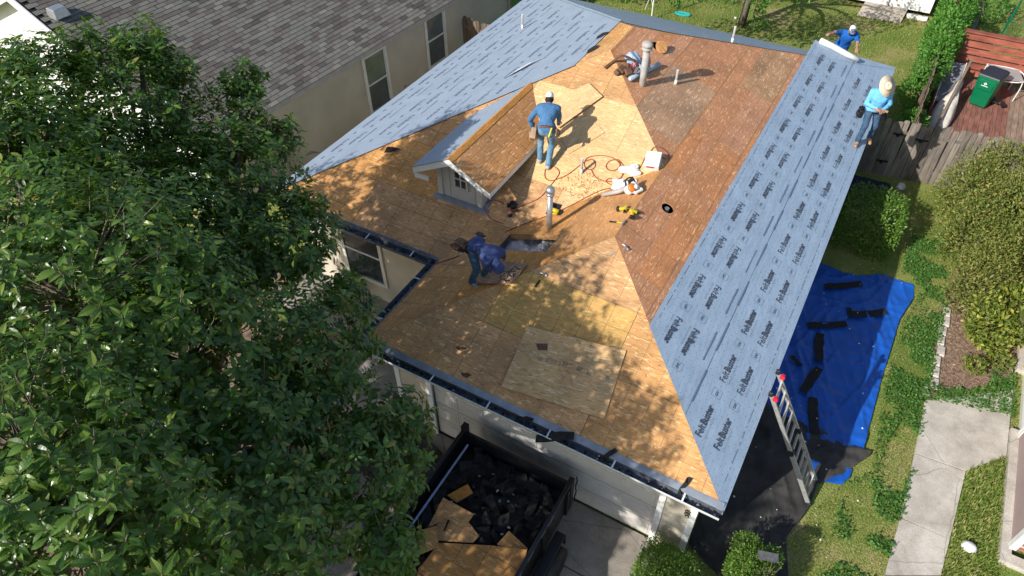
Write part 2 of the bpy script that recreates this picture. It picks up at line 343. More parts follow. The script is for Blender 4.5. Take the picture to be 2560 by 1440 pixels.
def concrete(name, col):
    m, nt, p, L = nmat(name); tc = N(nt, 'ShaderNodeTexCoord'); c = None
    for sc_, lo, hi, dt in ((.9, .78, 1.12, 6), (5.0, .88, 1.08, 8), (46.0, .86, 1.12, 4)):
        no = N(nt, 'ShaderNodeTexNoise'); no.inputs['Scale'].default_value = sc_; no.inputs['Detail'].default_value = dt; no.inputs['Roughness'].default_value = .65; L.new(tc.outputs['Object'], no.inputs['Vector'])
        r = ramp(nt, [(.36, (lo, lo*.985, lo*.96)), (.62, (hi, hi, hi))]); L.new(no.outputs[0], r.inputs[0]); c = r.outputs[0] if c is None else mixc(nt, 1.0, c, r.outputs[0], 'MULTIPLY')
    wv = N(nt, 'ShaderNodeTexNoise'); wv.inputs['Scale'].default_value = 3; L.new(tc.outputs['Object'], wv.inputs['Vector']); mx = mixc(nt, .12, tc.outputs['Object'], wv.outputs['Color'])
    vo = N(nt, 'ShaderNodeTexVoronoi', feature='DISTANCE_TO_EDGE'); vo.inputs['Scale'].default_value = .55; L.new(mx, vo.inputs['Vector'])
    ck = mathn(nt, 'MULTIPLY', mathn(nt, 'LESS_THAN', vo.outputs['Distance'], .004), .45)
    L.new(mixc(nt, ck, mixc(nt, 1.0, c, col, 'MULTIPLY'), sc(col, .35)), p.inputs['Base Color']); p.inputs['Roughness'].default_value = .92; p.inputs['Specular IOR Level'].default_value = .2
    bm = N(nt, 'ShaderNodeBump'); bm.inputs['Strength'].default_value = .3; bm.inputs['Distance'].default_value = .01; L.new(no.outputs[0], bm.inputs['Height']); L.new(bm.outputs[0], p.inputs['Normal']); return m
M['concrete'] = concrete('concrete', (0.30, 0.272, 0.24)); M['concrete_pale'] = concrete('pale_concrete', (0.50, 0.465, 0.41))
M['insul'] = plain('grey_insulation', (0.72, 0.71, 0.70), 0.95, 0.25, 9, 0.9, 25)
M['lumber'] = wood('lumber', (0.45, 0.25, 0.11), (0.28, 0.14, 0.06))
M['soil'] = plain('dry_soil', (0.17, 0.115, 0.08), 0.95, 0.4, 5, 0.8, 30, col2=(0.3, 0.22, 0.15))
M['mulch'] = plain('mulch', (0.20, 0.125, 0.085), 0.95, 0.4, 11, 0.9, 45, col2=(0.36, 0.25, 0.17))

# ================================================================ GROUND AND PAVING
def clip(poly, nx, ny, k):
    """keep the part of a plan polygon with nx*x+ny*y <= k"""
    out = []; n = len(poly)
    for i in range(n):
        a, b = poly[i], poly[(i+1) % n]; da = nx*a[0]+ny*a[1]-k; db = nx*b[0]+ny*b[1]-k
        if da <= 1e-9: out.append(a)
        if (da < -1e-9 and db > 1e-9) or (da > 1e-9 and db < -1e-9):
            t = da/(da-db); out.append((a[0]+(b[0]-a[0])*t, a[1]+(b[1]-a[1])*t))
    return out
def inter(poly, other):
    """intersection of two convex plan polygons, `other` counter-clockwise"""
    n = len(other)
    for i in range(n):
        a, b = other[i], other[(i+1) % n]; ex, ey = b[0]-a[0], b[1]-a[1]
        poly = clip(poly, ey, -ex, ey*a[0]-ex*a[1])
        if len(poly) < 3: return []
    return poly
def area(poly):
    return 0.5*sum(poly[i][0]*poly[(i+1) % len(poly)][1]-poly[(i+1) % len(poly)][0]*poly[i][1] for i in range(len(poly)))
def minus_rect(poly, x0, x1, y0, y1):
    out = []
    for cuts in (((1, 0, x0),), ((-1, 0, -x1),), ((-1, 0, -x0), (1, 0, x1), (0, 1, y0)), ((-1, 0, -x0), (1, 0, x1), (0, -1, -y1))):
        q = poly
        for c in cuts:
            q = clip(q, *c)
            if len(q) < 3: break
        if len(q) >= 3 and abs(area(q)) > 0.001: out.append(q)
    return out
def lawn_mat():
    m, nt, p, L = nmat('lawn_soil')
    tc = N(nt, 'ShaderNodeTexCoord')
    a = N(nt, 'ShaderNodeTexNoise'); a.inputs['Scale'].default_value = 0.55; a.inputs['Detail'].default_value = 7; a.inputs['Roughness'].default_value = 0.65; L.new(tc.outputs['Object'], a.inputs['Vector'])
    r = ramp(nt, [(0.4, (0.17, 0.24, 0.05)), (0.53, (0.27, 0.30, 0.085)), (0.64, (0.42, 0.34, 0.165)), (0.78, (0.52, 0.40, 0.25))]); L.new(a.outputs[0], r.inputs[0])
    b = N(nt, 'ShaderNodeTexNoise'); b.inputs['Scale'].default_value = 28; b.inputs['Detail'].default_value = 5; L.new(tc.outputs['Object'], b.inputs['Vector'])
    br = ramp(nt, [(0.3, (0.45, 0.45, 0.45)), (0.7, (1.25, 1.25, 1.2))]); L.new(b.outputs[0], br.inputs[0])
    L.new(mixc(nt, 1.0, r.outputs[0], br.outputs[0], 'MULTIPLY'), p.inputs['Base Color']); p.inputs['Roughness'].default_value = 0.95; p.inputs['Specular IOR Level'].default_value = 0.1
    bm = N(nt, 'ShaderNodeBump'); bm.inputs['Strength'].default_value = 0.9; bm.inputs['Distance'].default_value = 0.04; L.new(b.outputs[0], bm.inputs['Height']); L.new(bm.outputs[0], p.inputs['Normal'])
    return m
M['lawn'] = lawn_mat()
g = B(); g.add([(-150, -120, 0), (150, -120, 0), (150, 220, 0), (-150, 220, 0)], [[0, 1, 2, 3]])
structure(g, 'ground', M['lawn'])
# bare soil under the big tree and round the porch
b = B(); b.add([(-17, -16, .004), (-7.0, -16, .004), (-6.9, 0.2, .004), (-6.9, 2.9, .004), (-13.2, 2.9, .004), (-14.5, 0, .004)], [[0, 1, 2, 3, 4, 5]]); structure(b, 'soil', M['soil'])
# driveway in slabs with tooled joints
b = B()
xs = [-6.85, -3.72, -0.62]; ys = [-22, -18.6, -15, -11.4, -7.9, -4.4, -0.86]
for i in range(2):
    for j in range(6): b.span((xs[i]+.012, ys[j]+.012, -.1), (xs[i+1]-.012, ys[j+1]-.012, .03))
b.span((-6.85, -.84, -.1), (-0.62, .36, .035))
structure(b, 'driveway', M['concrete'])
b = B(); b.prism([(-11.2, 1.55), (-6.5, 1.55), (-6.5, 2.85), (-11.2, 2.85)], -.1, .09); b.prism([(-8.1, -0.2), (-6.9, -0.2), (-6.9, 1.53), (-8.1, 1.53)], -.1, .05)
structure(b, 'porch_floor', M['concrete'])
# neighbour's walk, three slabs and the fan at the porch
b = B()
wl = [(2.969, 6.078), (2.973, 4.63), (2.945, 3.038), (2.881, 1.764)]
wr = [(4.566, 7.299), (3.894, 4.686), (3.788, 3.033), (3.732, 2.246)]
nr = (4.553, 5.446)
b.prism([wl[1], wr[1], nr, wr[0], wl[0]], -.08, .05)
for i, k in ((1, 2), (2, 3)):
    lo = [wl[k][0]+(wl[i][0]-wl[k][0])*.985, wl[k][1]+(wl[i][1]-wl[k][1])*.985]; ro = [wr[k][0]+(wr[i][0]-wr[k][0])*.985, wr[k][1]+(wr[i][1]-wr[k][1])*.985]
    b.prism([wl[k], wr[k], ro, lo], -.08, .046)
b.prism([(wl[3][0]-1.0, wl[3][1]-4), (wr[3][0]-1.0, wr[3][1]-4), (wr[3][0], wr[3][1]-.02), (wl[3][0], wl[3][1]-.02)], -.08, .046)
structure(b, 'footpath', M['concrete_pale'])
b = B(); b.add([(2.908, 8.882, 0.006), (3.019, 6.161, 0.006), (3.744, 6.869, 0.006), (4.541, 7.687, 0.006), (4.728, 8.633, 0.006), (4.945, 11.41, 0.006), (3.13, 11.411, 0.006)], [[0, 1, 2, 3, 4, 5, 6]]); structure(b, 'mulch_bed', M['mulch'])

# ================================================================ THE HOUSE
house = thing('house', 'single storey tan house with half stripped hip roof and blue grey felt', 'house', (-5, 6, 0))
ZF = lambda x, y: HE+PT*y                 # garage front hip
ZW = lambda x, y: HE+PT*(x+W1)            # garage wing, left slope
ZR = lambda x, y: HE-PT*x                 # right slope
ZM = lambda x, y: HE+PT*(y-L1)            # main front slope
ZL = lambda x, y: HE+PT*(x+W2)            # main left slope
ZB = lambda x, y: HE+PT*(LT-y)            # back slope
A_, B_, C_ = (0, 0), (-W1, 0), (-W1/2, W1/2)
D_, E_, F_ = (-W1, L1), (-W2, L1), (-W2/2, L1+W2/2)
G_, H_, I_, J_ = (-W1/2, L1+W1/2), (-W2/2, LT-W2/2), (0, LT), (-W2, LT)
def osb_piece(poly, zf, axis, origin, mat, parent, th=0.012, lift=0.0, name='osb_sheet', rough_edge=0.0):
    """one sheet cut to a plan polygon; axis 0: courses run along x, 1: along y"""
    if area(poly) < 0: poly = poly[::-1]
    c = (sum(p[0] for p in poly)/len(poly), sum(p[1] for p in poly)/len(poly))
    k = 0.9985
    pts = [(c[0]+(p[0]-c[0])*k, c[1]+(p[1]-c[1])*k) for p in poly]
    top = [(p[0], p[1], zf(*p)+lift) for p in pts]
    uv = [((p[0]-origin[0]), abs(p[1]-origin[1])*SN) if axis == 0 else ((p[1]-origin[1]), abs(p[0]-origin[0])*SN) for p in pts]
    q = B(); q.slab(top, th, 0, uv=uv)
    n = len(top); mi = [0, 0]+[1]*n
    V = np.array(q.v); cc = V.mean(0)
    me = rawmesh(name, V-cc, q.f, [mat, M['osb_edge']], mi, q.uv)
    return place(name, me, Matrix.Translation(cc), parent)
def deck(region, zf, axis, edge, sign, ends, pick, holes=(), stagger=0.9, rows=8, gap=0.0035):
    """lay 1.22 x 2.44 sheets over a convex plan region; edge is the eave line, sign the upslope way"""
    w = 1.22/SN
    for r in range(rows):
        e0, e1 = edge+sign*w*r, edge+sign*w*(r+1)
        lo, hi = min(e0, e1)+gap/2, max(e0, e1)-gap/2
        s0 = ends[0]-(stagger*r % 2.44)-0.1
        while s0 < ends[1]:
            a, b2 = s0+gap/2, s0+2.44-gap/2
            rect = [(a, lo), (b2, lo), (b2, hi), (a, hi)] if axis == 0 else [(lo, a), (hi, a), (hi, b2), (lo, b2)]
            pieces = [inter(rect, region)]
            for h in holes:
                pieces = [q for p in pieces if len(p) >= 3 for q in minus_rect(p, *h)]
            for p in pieces:
                if len(p) >= 3 and abs(area(p)) > 0.0015:
                    cx, cy = sum(q[0] for q in p)/len(p), sum(q[1] for q in p)/len(p)
                    osb_piece(p, zf, axis, (s0, e0) if axis == 0 else (e0, s0), pick(r, cx, cy), house)
            s0 += 2.44
def pick_front(r, x, y):
    if r == 1 and -4.6 < x < -2.4: return M['osb_yellow']
    return M['osb_front']
def pick_main(r, x, y):
    if x > -6.3 and 4.2 < y < 6.9: return M['osb_bright']
    return M['osb_main'] if x < -6.6 else M['osb_front']
HOLE = (-5.62, -4.5, 2.88, 3.42)                 # the opening cut in the wing's left slope
RH = (-3.06, -2.76, 4.71, 5.01)                  # round duct hole in the right slope
RH2 = (-5.2, -4.86, 9.22, 9.56)
deck([A_, C_, B_], ZF, 0, 0.0, 1, (-4.75-2.44*1, 0.1), pick_front, rows=4, stagger=0.0)
deck([B_, C_, G_, D_], ZW, 1, -W1, 1, (0, L1+W1/2), lambda r, x, y: M['osb_wing'] if r > 0 else M['osb_main'], holes=[HOLE], rows=4)
deck([E_, D_, G_, F_], ZM, 0, L1, 1, (-W2, -W1/2), pick_main, rows=6)
deck([A_, (0, L1+W1/2), G_, C_], ZR, 1, 0.0, -1, (0, L1+W1/2), lambda r, x, y: M['osb_red'], holes=[RH], rows=4)
deck([(0, L1+W1/2), I_, H_, F_, G_], ZR, 1, 0.0, -1, (L1+W1/2-1.2, LT), lambda r, x, y: M['osb_grey'] if (r == 3 and 7.2 < y < 9.3) or (r == 2 and 10.2 < y < 12.1 and x > -3) else M['osb_red'], holes=[RH, RH2], rows=6)
deck([(-W2/2-1.3, L1+W2/2-1.3), F_, H_, (-W2/2-1.3, LT-W2/2+1.3)], ZL, 1, -W2, 1, (L1, LT), lambda r, x, y: M['osb_front'], rows=6)
# ring shaped cut-outs round the two duct holes
def ring_patch(h, zf, r, mat):
    cx, cy = (h[0]+h[1])/2, (h[2]+h[3])/2; hx, hy = (h[1]-h[0])/2, (h[3]-h[2])/2; n = 24; V = []; uv = []
    for lv in (0, -0.012):
        for j in range(n):
            a = 2*PI*j/n; c, s = math.cos(a), math.sin(a); k = 1/max(abs(c), abs(s))
            for x, y in ((cx+c*k*hx, cy+s*k*hy), (cx+c*r/SN, cy+s*r)):
                V.append((x, y, zf(x, y)+lv-0.0005)); uv.append((y, -x*SN))
    F = []
    for j in range(n):
        a, b2 = 2*j, 2*((j+1) % n)
        F += [[a, b2, b2+1, a+1], [a+1, b2+1, b2+1+2*n, a+1+2*n], [a+2*n, a+1+2*n, b2+1+2*n, b2+2*n]]
    V = np.array(V); c0 = V.mean(0)
    place('osb_cutout', rawmesh('osb_cutout', V-c0, F, mat, None, uv), Matrix.Translation(c0), house)
ring_patch(RH, ZR, 0.125, M['osb_red']); ring_patch(RH2, ZR, 0.15, M['osb_red'])
# plain boarding below the felt, where no sheet shows
b = B()
b.slab([(*E_, ZL(*E_)), (-W2/2-1.3, L1+W2/2-1.3, ZL(-W2/2-1.3, 0)), (-W2/2-1.3, LT-W2/2+1.3, ZL(-W2/2-1.3, 0)), (*J_, ZL(*J_))], .012)
b.slab([(*J_, HE), (*H_, ZB(*H_)), (*I_, HE)], .012)
b.out('roof_boarding', M['osb_main'], house)
# rafters and attic floor, seen through the openings
b = B()
for y in (2.66, 3.6):
    b.beam((-W1+1.0, y, ZW(-W1+1.0, y)-.11), (-4.2, y, ZW(-4.2, y)-.11), .04, .14)
b.beam((-5.64, 3.45, ZW(-5.64, 0)-.075), (-4.45, 3.45, ZW(-4.45, 0)-.075), .04, .13); b.beam((-4.47, 2.8, ZW(-4.47, 0)-.075), (-4.47, 3.44, ZW(-4.47, 0)-.075), .04, .13)
b.beam((-W1/2, 3.3, ZW(-W1/2, 0)-.17), (-W1/2, L1+W1/2, ZW(-W1/2, 0)-.17), .04, .18)
pieces_out(b, 'rafter', M['lumber'], house)
V = []; Fq = []; nx, ny = 60, 50
for i in range(nx):
    for j in range(ny):
        x = -6.3+3.2*i/(nx-1); y = 2.2+2.4*j/(ny-1)
        z = min(3.08, 2.5+PT*(x+W1)*.68)+.12*math.sin(x*5.1+y*2.3)*math.sin(y*6.7-x)+.1*math.sin(x*17+1.7*y)*math.cos(y*14)+rng.normal(0, .025)
        V.append((x, y, z))
        if i < nx-1 and j < ny-1: k = i*ny+j; Fq.append([k, k+ny, k+ny+1, k+1])
q = B(); q.add(V, Fq); q.out('attic_insulation', M['insul'], house, True)
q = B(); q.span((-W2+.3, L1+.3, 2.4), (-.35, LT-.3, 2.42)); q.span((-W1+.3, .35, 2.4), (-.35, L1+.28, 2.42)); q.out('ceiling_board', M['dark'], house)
q = B(); q.tube([(-4.66, 3.04, 2.5), (-4.66, 3.04, 3.62)], .03, 10); q.out('vent_stub', M['pvc'], house)
q = B(); q.tube([(-2.93, 4.89, 2.5), (-2.93, 4.89, 3.80)], .05, 14); q.tube([(-2.96, 4.80, 3.5), (-2.955, 4.805, 3.74)], .035, 12); q.out('duct_end', M['galv'], house)
# ---- walls
WT = 2.52
b = B()
b.span((-.49, .34, 0), (-.34, LT-.34, WT)); b.span((-W2+.34, LT-.49, 0), (-.49, LT-.34, WT)); b.span((-W2+.34, L1+.36, 0), (-W2+.49, LT-.49, WT))
b.span((-W2+.49, L1+.36, 0), (-W1+.34, L1+.51, WT)); b.span((-W1+.34, .34, 0), (-W1+.49, L1+.51, WT))
b.span((-W1+.49, .34, 0), (-5.62, .49, WT)); b.span((-.95, .34, 0), (-.49, .49, WT)); b.span((-5.62, .34, 2.16), (-.95, .49, WT))
pieces_out(b, 'wall', M['stucco'], house)
b = B(); b.span((-W1+.325, .315, 0.02), (-W1+.43, .339, WT-.02)); b.span((-.44, .315, .02), (-.325, .339, WT-.02)); b.span((-.339, .339, .02), (-.325, .45, WT-.02))
b.span((-.98, .31, .04), (-.87, .345, 2.24)); b.span((-5.70, .31, .04), (-5.59, .345, 2.24)); b.span((-5.59, .31, 2.14), (-.98, .345, 2.24))
pieces_out(b, 'corner_board', M['white'], house)
b = B()
for a, c in (((-W1-.02, -.0, 0), (0.02, .34, 0)), ((-W2, L1, 0), (-W1+.02, L1+.36, 0)), ((-W1, .34, 0), (-W1+.34, L1, 0)), ((-.34, .34, 0), (0.0, LT, 0)), ((-W2, L1+.36, 0), (-W2+.34, LT, 0)), ((-W2+.34, LT-.34, 0), (-.34, LT, 0))):
    b.span((a[0], a[1], 2.50), (c[0], c[1], 2.515))
pieces_out(b, 'soffit', M['white'], house)
# fascia boards a little inside the deck edge
b = B()
b.span((-W1, .012, 2.46), (-.012, .03, HE-.016)); b.span((-.03, .012, 2.46), (-.012, LT-.012, HE-.016)); b.span((-W1+.012, .03, 2.46), (-W1+.03, L1, HE-.016))
b.span((-W2+.012, L1+.012, 2.46), (-W1+.012, L1+.03, HE-.016)); b.span((-W2+.012, L1+.03, 2.46), (-W2+.03, LT-.012, HE-.016)); b.span((-W2+.03, LT-.03, 2.46), (-.03, LT-.012, HE-.016))
pieces_out(b, 'fascia', M['white'], house)
# ---- gutters: open troughs with straps, full of debris
def gutter(a, c, side, outm):
    """a->c along the eave at deck edge height; side: outward unit vector"""
    a, c, s = Vector(a), Vector(c), Vector(side); w_, d_ = .135, .11
    prof = [(.0, .0), (.0, -d_), (w_*.75, -d_), (w_, -.02), (w_+.012, -.02), (w_+.012, -.034), (w_*.75+.012, -d_-.012), (-.01, -d_-.012), (-.01, 0)]
    V = []; n = len(prof)
    for p in (a, c):
        for o, z in prof: V.append(p+s*(o+.012)+Vector((0, 0, z-.012)))
    q = B(); q.add(V, [[i, (i+1) % n, n+(i+1) % n, n+i] for i in range(n)], 1); q.m[:3] = [0, 0, 0]
    q.add(V[:n], [list(range(n))], 1); q.add(V[n:], [list(range(n))[::-1]], 1)
    # back flashing strip lying on the deck edge
    g_ = q.out('gutter', [M['gutter_in'], outm], house)
    L = (c-a).length; d = (c-a).normalized(); k = max(2, int(L/1.05))
    for i in range(k):
        p = a+d*(L*(i+.5)/k)
        q = B(); q.beam(p+s*.0+Vector((0, 0, -.002)), p+s*(w_+.02)+Vector((0, 0, -.024)), .028, .004, (0, 0, 1)); q.out('gutter_strap', M['gutter_out'], g_)
    q = B(); r2 = random.Random(int(L*100))
    for i in range(int(L*34)):
        t = r2.random(); p = a+d*(L*t)+s*(.03+.075*r2.random())+Vector((0, 0, -.105+.03*r2.random()))
        z = r2.uniform(.008, .03)
        q.box(p, (z*r2.uniform(.6, 1.8), z*r2.uniform(.5, 1.4), .008), Euler((r2.uniform(-.5, .5), r2.uniform(-.5, .5), r2.uniform(0, 3))).to_matrix(), r2.choice([0, 0, 0, 1]))
    q.out('gutter_debris', [M['shingle_scrap'], M['mulch']], g_, kind='stuff')
    q = B()
    for i in range(int(L*2.6)):
        t = r2.random(); p = a+d*(L*t)+s*(.03+.08*r2.random())+Vector((0, 0, -.075))
        q.lathe([(.02, 0), (.02, .004), (.006, .006)], p, Euler((r2.uniform(-.6, .6), r2.uniform(-.6, .6), 0)).to_matrix(), 8)
    q.out('cap_nail', M['flash'], g_, kind='stuff')
gutter((-W1-.13, 0, HE), (-.002, 0, HE), (0, -1, 0), M['gutter_out'])
gutter((-W1, -.0, HE), (-W1, L1-.01, HE), (-1, 0, 0), M['gutter_in'])
gutter((-W2, L1, HE), (-W1-.015, L1, HE), (0, -1, 0), M['gutter_in'])
q = B(); q.slab([(-W1, -.015, HE+.002), (0, -.015, HE+.002), (0, .09, ZF(0, .09)+.005), (-W1, .09, ZF(0, .09)+.005)], .003); q.out('drip_edge', M['flash'], house)
q = B(); q.slab([(-W1+.0, L1, HE+.004), (-W1, 0.03, HE+.004), (-W1+.05, .06, ZW(-W1+.05, 0)+.005), (-W1+.05, L1, ZW(-W1+.05, 0)+.005)], .003)
q.slab([(-W2, L1, HE+.004), (-W1, L1, HE+.004), (-W1, L1+.06, ZM(0, L1+.06)+.005), (-W2, L1+.06, ZM(0, L1+.06)+.005)], .003); q.out('drip_edge', M['gutter_in'], house)
# curled shingle scraps caught in the front gutter
for x, y, z, a in ((-2.75, -.12, 2.66, .4), (-1.85, -.02, 2.7, 1.0), (-3.35, -.06, 2.66, .2), (-0.62, .06, 2.7, 1.4)):
    q = B(); Mx = Euler((.3, -.25, a)).to_matrix(); c = Vector((x, y, z)); s_ = .32 if x < -2 and x > -3 else .16
    V = [c+Mx @ Vector((u*s_, v*s_*.4+.02*math.sin(u*9), .05*math.sin(u*3+v))) for u in (-1, -.4, .3, 1) for v in (-.5, .6)]
    q.add(V, [[2*i, 2*i+2, 2*i+3, 2*i+1] for i in range(3)]); o = q.out('shingle_scrap', M['shingle_scrap'])
    o.modifiers.new('thick', 'SOLIDIFY').thickness = .006
    tag(o, {-2.75: 'long dark shingle scrap hanging over the front gutter above garage door', -1.85: 'small upright dark shingle scrap in gutter right of garage door middle', -3.35: 'dark shingle scrap caught in front gutter nearest the trailer', -0.62: 'pointed grey shingle scrap on front roof edge near the right corner'}[x], 'shingle scrap')
# ---- garage door with raised panels
gd = B(); gd.span((-5.585, .40, .04), (-.985, .43, 2.135)); gdo = gd.out('garage_door', M['trim'], house)
for r in range(4):
    for k in range(8):
        x0 = -5.585+.575*k; z0 = .04+.524*r
        q = B(); q.box((x0+.2875, .395, z0+.262), (.46, .012, .36), m=0); q.box((x0+.2875, .387, z0+.262), (.36, .01, .26), m=0); q.out('door_panel', M['trim'], gdo)
    if r: q = B(); q.span((-5.585, .397, .04+.524*r-.004), (-.985, .4, .04+.524*r+.004)); q.out('panel_joint', M['gutter_in'], gdo)
q = B(); q.span((-5.62, .40, .036), (-.95, .45, .06)); q.out('door_seal', M['black'], gdo)
# ---- wall lamps and house numbers
for x, nm in ((-.72, 'lamp'), (-6.15, 'lamp')):
    q = B(); q.lathe([(.01, 0), (.07, -.02), (.105, -.07), (.11, -.09), (.1, -.09), (.06, -.04), (.0, -.02)], (x, .2, 2.26), n=16); q.tube([(x, .34, 2.2), (x, .27, 2.3), (x, .2, 2.26)], .012, 6)
    q.tube([(x+.09*math.cos(a), .2+.09*math.sin(a), 2.165) for a in np.linspace(0, 2*PI, 17)], .012, 6); q.out('wall_lamp', M['blackmetal'], house)
q = B()
for k, zz in enumerate((1.60, 1.52)):
    q.tube([(-.47+.05*math.cos(a), .31, zz+.035*math.sin(a)) for a in np.linspace(.3, 5.6, 12)], .009, 5)
q.tube([(-.5, .31, 1.44), (-.46, .31, 1.5), (-.43, .31, 1.43)], .009, 5); q.out('wall_ornament', M['blackmetal'], house)
# ---- recess wall: window, porch opening
def window(name, x0, x1, z0, z1, y, parent, frame=.05, matf='white', rail=True, mull=False):
    q = B(); q.span((x0, y-.012, z0), (x1, y-.008, z1)); w_ = q.out(name, M['glass'], parent)
    q = B(); f = frame
    q.span((x0-f, y-.04, z0-f), (x0, y, z1+f)); q.span((x1, y-.04, z0-f), (x1+f, y, z1+f)); q.span((x0, y-.04, z1), (x1, y, z1+f)); q.span((x0, y-.05, z0-f), (x1, y, z0)); q.out('window_frame', M[matf], w_)
    q = B()
    if rail: q.span((x0, y-.034, (z0+z1)/2-.022), (x1, y-.014, (z0+z1)/2+.022))
    if mull: q.span(((x0+x1)/2-.016, y-.033, z0), ((x0+x1)/2+.016, y-.015, z1))
    if rail or mull: q.out('window_bar', M[matf], w_)
    return w_
window('window', -9.75, -8.72, .72, 2.3, L1+.36, house, .09, 'cream')
q = B(); q.span((-7.42, L1+.335, .09), (-7.3, L1+.358, 2.4)); q.out('door_trim', M['cream'], house)
q = B(); q.span((-7.28, L1+.345, .1), (-6.46, L1+.357, 2.2)); q.out('front_door', plain('red_brown_door', (.16, .06, .03), .5, .2), house)

# ---- dormer on the main front slope
DX, DZ = -7.02, 4.44                                    # ridge line
dE = .93                                                # half width to the eave
DP = .53                                                # dormer roof pitch
yf = 3.46                                               # front edge of the dormer roof
dzR = lambda x, y: DZ-DP*abs(x-DX)
def back_y(x): return L1+(dzR(x, 0)-HE)/PT              # where a dormer roof line meets the main slope
b = B(); wx0, wx1, wy = DX-.55, DX+.53, 3.80
zb = ZM(0, wy)
V = [(wx0, wy, zb), (wx1, wy, zb), (wx1, wy, dzR(wx1, 0)-.03), (DX, wy, DZ-.03), (wx0, wy, dzR(wx0, 0)-.03)]
b.add(V, [[0, 1, 2, 3, 4]])
for x in (wx0, wx1):
    zt = dzR(x, 0)-.03; yb = back_y(x)
    b.add([(x, wy, zb), (x, wy, zt), (x, yb, zt)], [[0, 1, 2] if x < DX else [2, 1, 0]])
dorm = b.out('dormer', M['trim'], house)
b = B(); b.span((wx0-.012, wy-.03, zb+.01), (wx0+.11, wy-.002, dzR(wx0, 0)-.1)); b.span((wx1-.11, wy-.03, zb+.01), (wx1+.012, wy-.002, dzR(wx1, 0)-.1)); b.span((wx1+.002, wy-.002, zb+.02), (wx1+.012, wy+.1, dzR(wx1, 0)-.1))
b.span((DX-.28, wy-.012, zb+.02), (DX-.25, wy-.002, zb+.9)); b.span((DX+.33, wy-.012, zb+.02), (DX+.36, wy-.002, zb+.72))
pieces_out(b, 'dormer_trim', M['trim'], dorm)
window('dormer_window', DX-.10, DX+.16, 3.55, 4.06, wy, dorm, .05, 'trim', False)
q = B(); q.span((DX+.02, wy-.034, 3.55), (DX+.04, wy-.013, 4.06)); q.span((DX-.1, wy-.034, 3.74), (DX+.16, wy-.012, 3.76)); q.span((DX-.1, wy-.034, 3.98), (DX+.16, wy-.012, 4.0)); q.out('window_bar', M['white'], dorm)
def dsheet(side, s0, s1, y0, nm, mat, lift=0.0, th=.014):
    """strip of dormer roof between distances s0..s1 from the ridge"""
    xa, xb = DX+side*s0, DX+side*s1
    poly = [(xa, y0), (xb, y0), (xb, back_y(xb)), (xa, back_y(xa))]
    if area(poly) < 0: poly = poly[::-1]
    return osb_piece(poly, dzR, 1, (DX, y0), mat, dorm, th, lift, nm)
dsheet(1, .06, .50, yf, 'osb_sheet', M['osb_dorm']); dsheet(1, .503, dE, yf, 'osb_sheet', M['osb_dorm'])
dsheet(1, .0, .1, yf, 'ridge_strip', M['osb_wing'], .012, .01); dsheet(-1, .0, .07, yf, 'ridge_strip', M['osb_wing'], .012, .01)
dsheet(-1, .0, dE, yf, 'osb_sheet', M['osb_main'])
dsheet(-1, .075, dE+.01, yf-.01, 'felt_strip', M['felt_l'], .005, .003)  # dappled shade on this strip comes from the darkened felt colour
b = B()
for s in (1, -1):
    xa, xb = DX, DX+s*(dE); n = 0
    V = [(xa, yf+.01, DZ-.016), (xb, yf+.01, dzR(xb, 0)-.016), (xb, yf+.01, dzR(xb, 0)-.16), (xa, yf+.01, DZ-.17)]
    V2 = [(x, y+.03, z) for x, y, z in V]
    b.add(V+V2, [[0, 1, 2, 3], [7, 6, 5, 4], [0, 4, 5, 1], [1, 5, 6, 2], [2, 6, 7, 3]])
    # boxed return at the eave and eave fascia
    yb = back_y(xb); b.beam((xb-s*.012, yf+.04, dzR(xb, 0)-.075), (xb-s*.012, yb, dzR(xb, 0)-.075), .02, .125)
b.span((DX-dE+.02, yf+.012, dzR(DX-dE, 0)-.25), (DX-.56, yf+.038, dzR(DX-dE, 0)-.14)) 
pieces_out(b, 'barge_board', M['white'], dorm)
b = B()
for s in (1, -1):
    x0_, x1_ = (wx1, DX+dE-.02) if s > 0 else (wx0, DX-dE+.02); z = dzR(x1_, 0)-.13
    zi = dzR(x0_, 0)-.03
    b.slab([(x0_, yf+.03, zi), (x1_, yf+.03, z+.09), (x1_, back_y(x1_)-.1, z+.09), (x0_, back_y(x0_), zi)], .01)
b.out('dormer_soffit', M['trim'], dorm)
# stepped metal apron at the foot of the dormer
for k in range(5):
    xa = wx0-.09+k*.27
    q = B(); y0, y1 = wy-.13, wy+.0
    q.slab([(xa, y0, ZM(0, y0)+.006+.002*k), (xa+.265, y0, ZM(0, y0)+.006+.002*k), (xa+.265, y1, ZM(0, y1)+.006+.002*k), (xa, y1, ZM(0, y1)+.006+.002*k)], .003); q.out('flashing', M['flash'], dorm)
for k in range(5):
    y0 = wy-.05+k*.31; x0_ = wx1+.01
    if y0 > back_y(x0_)-.2: break
    q = B(); z = lambda y: ZM(0, y)+.007+.002*k
    q.slab([(x0_, y0, z(y0)), (x0_+.11, y0, z(y0)), (x0_+.11, y0+.33, z(y0+.33)), (x0_, y0+.33, z(y0+.33))], .003); q.out('flashing', M['flash'], dorm)

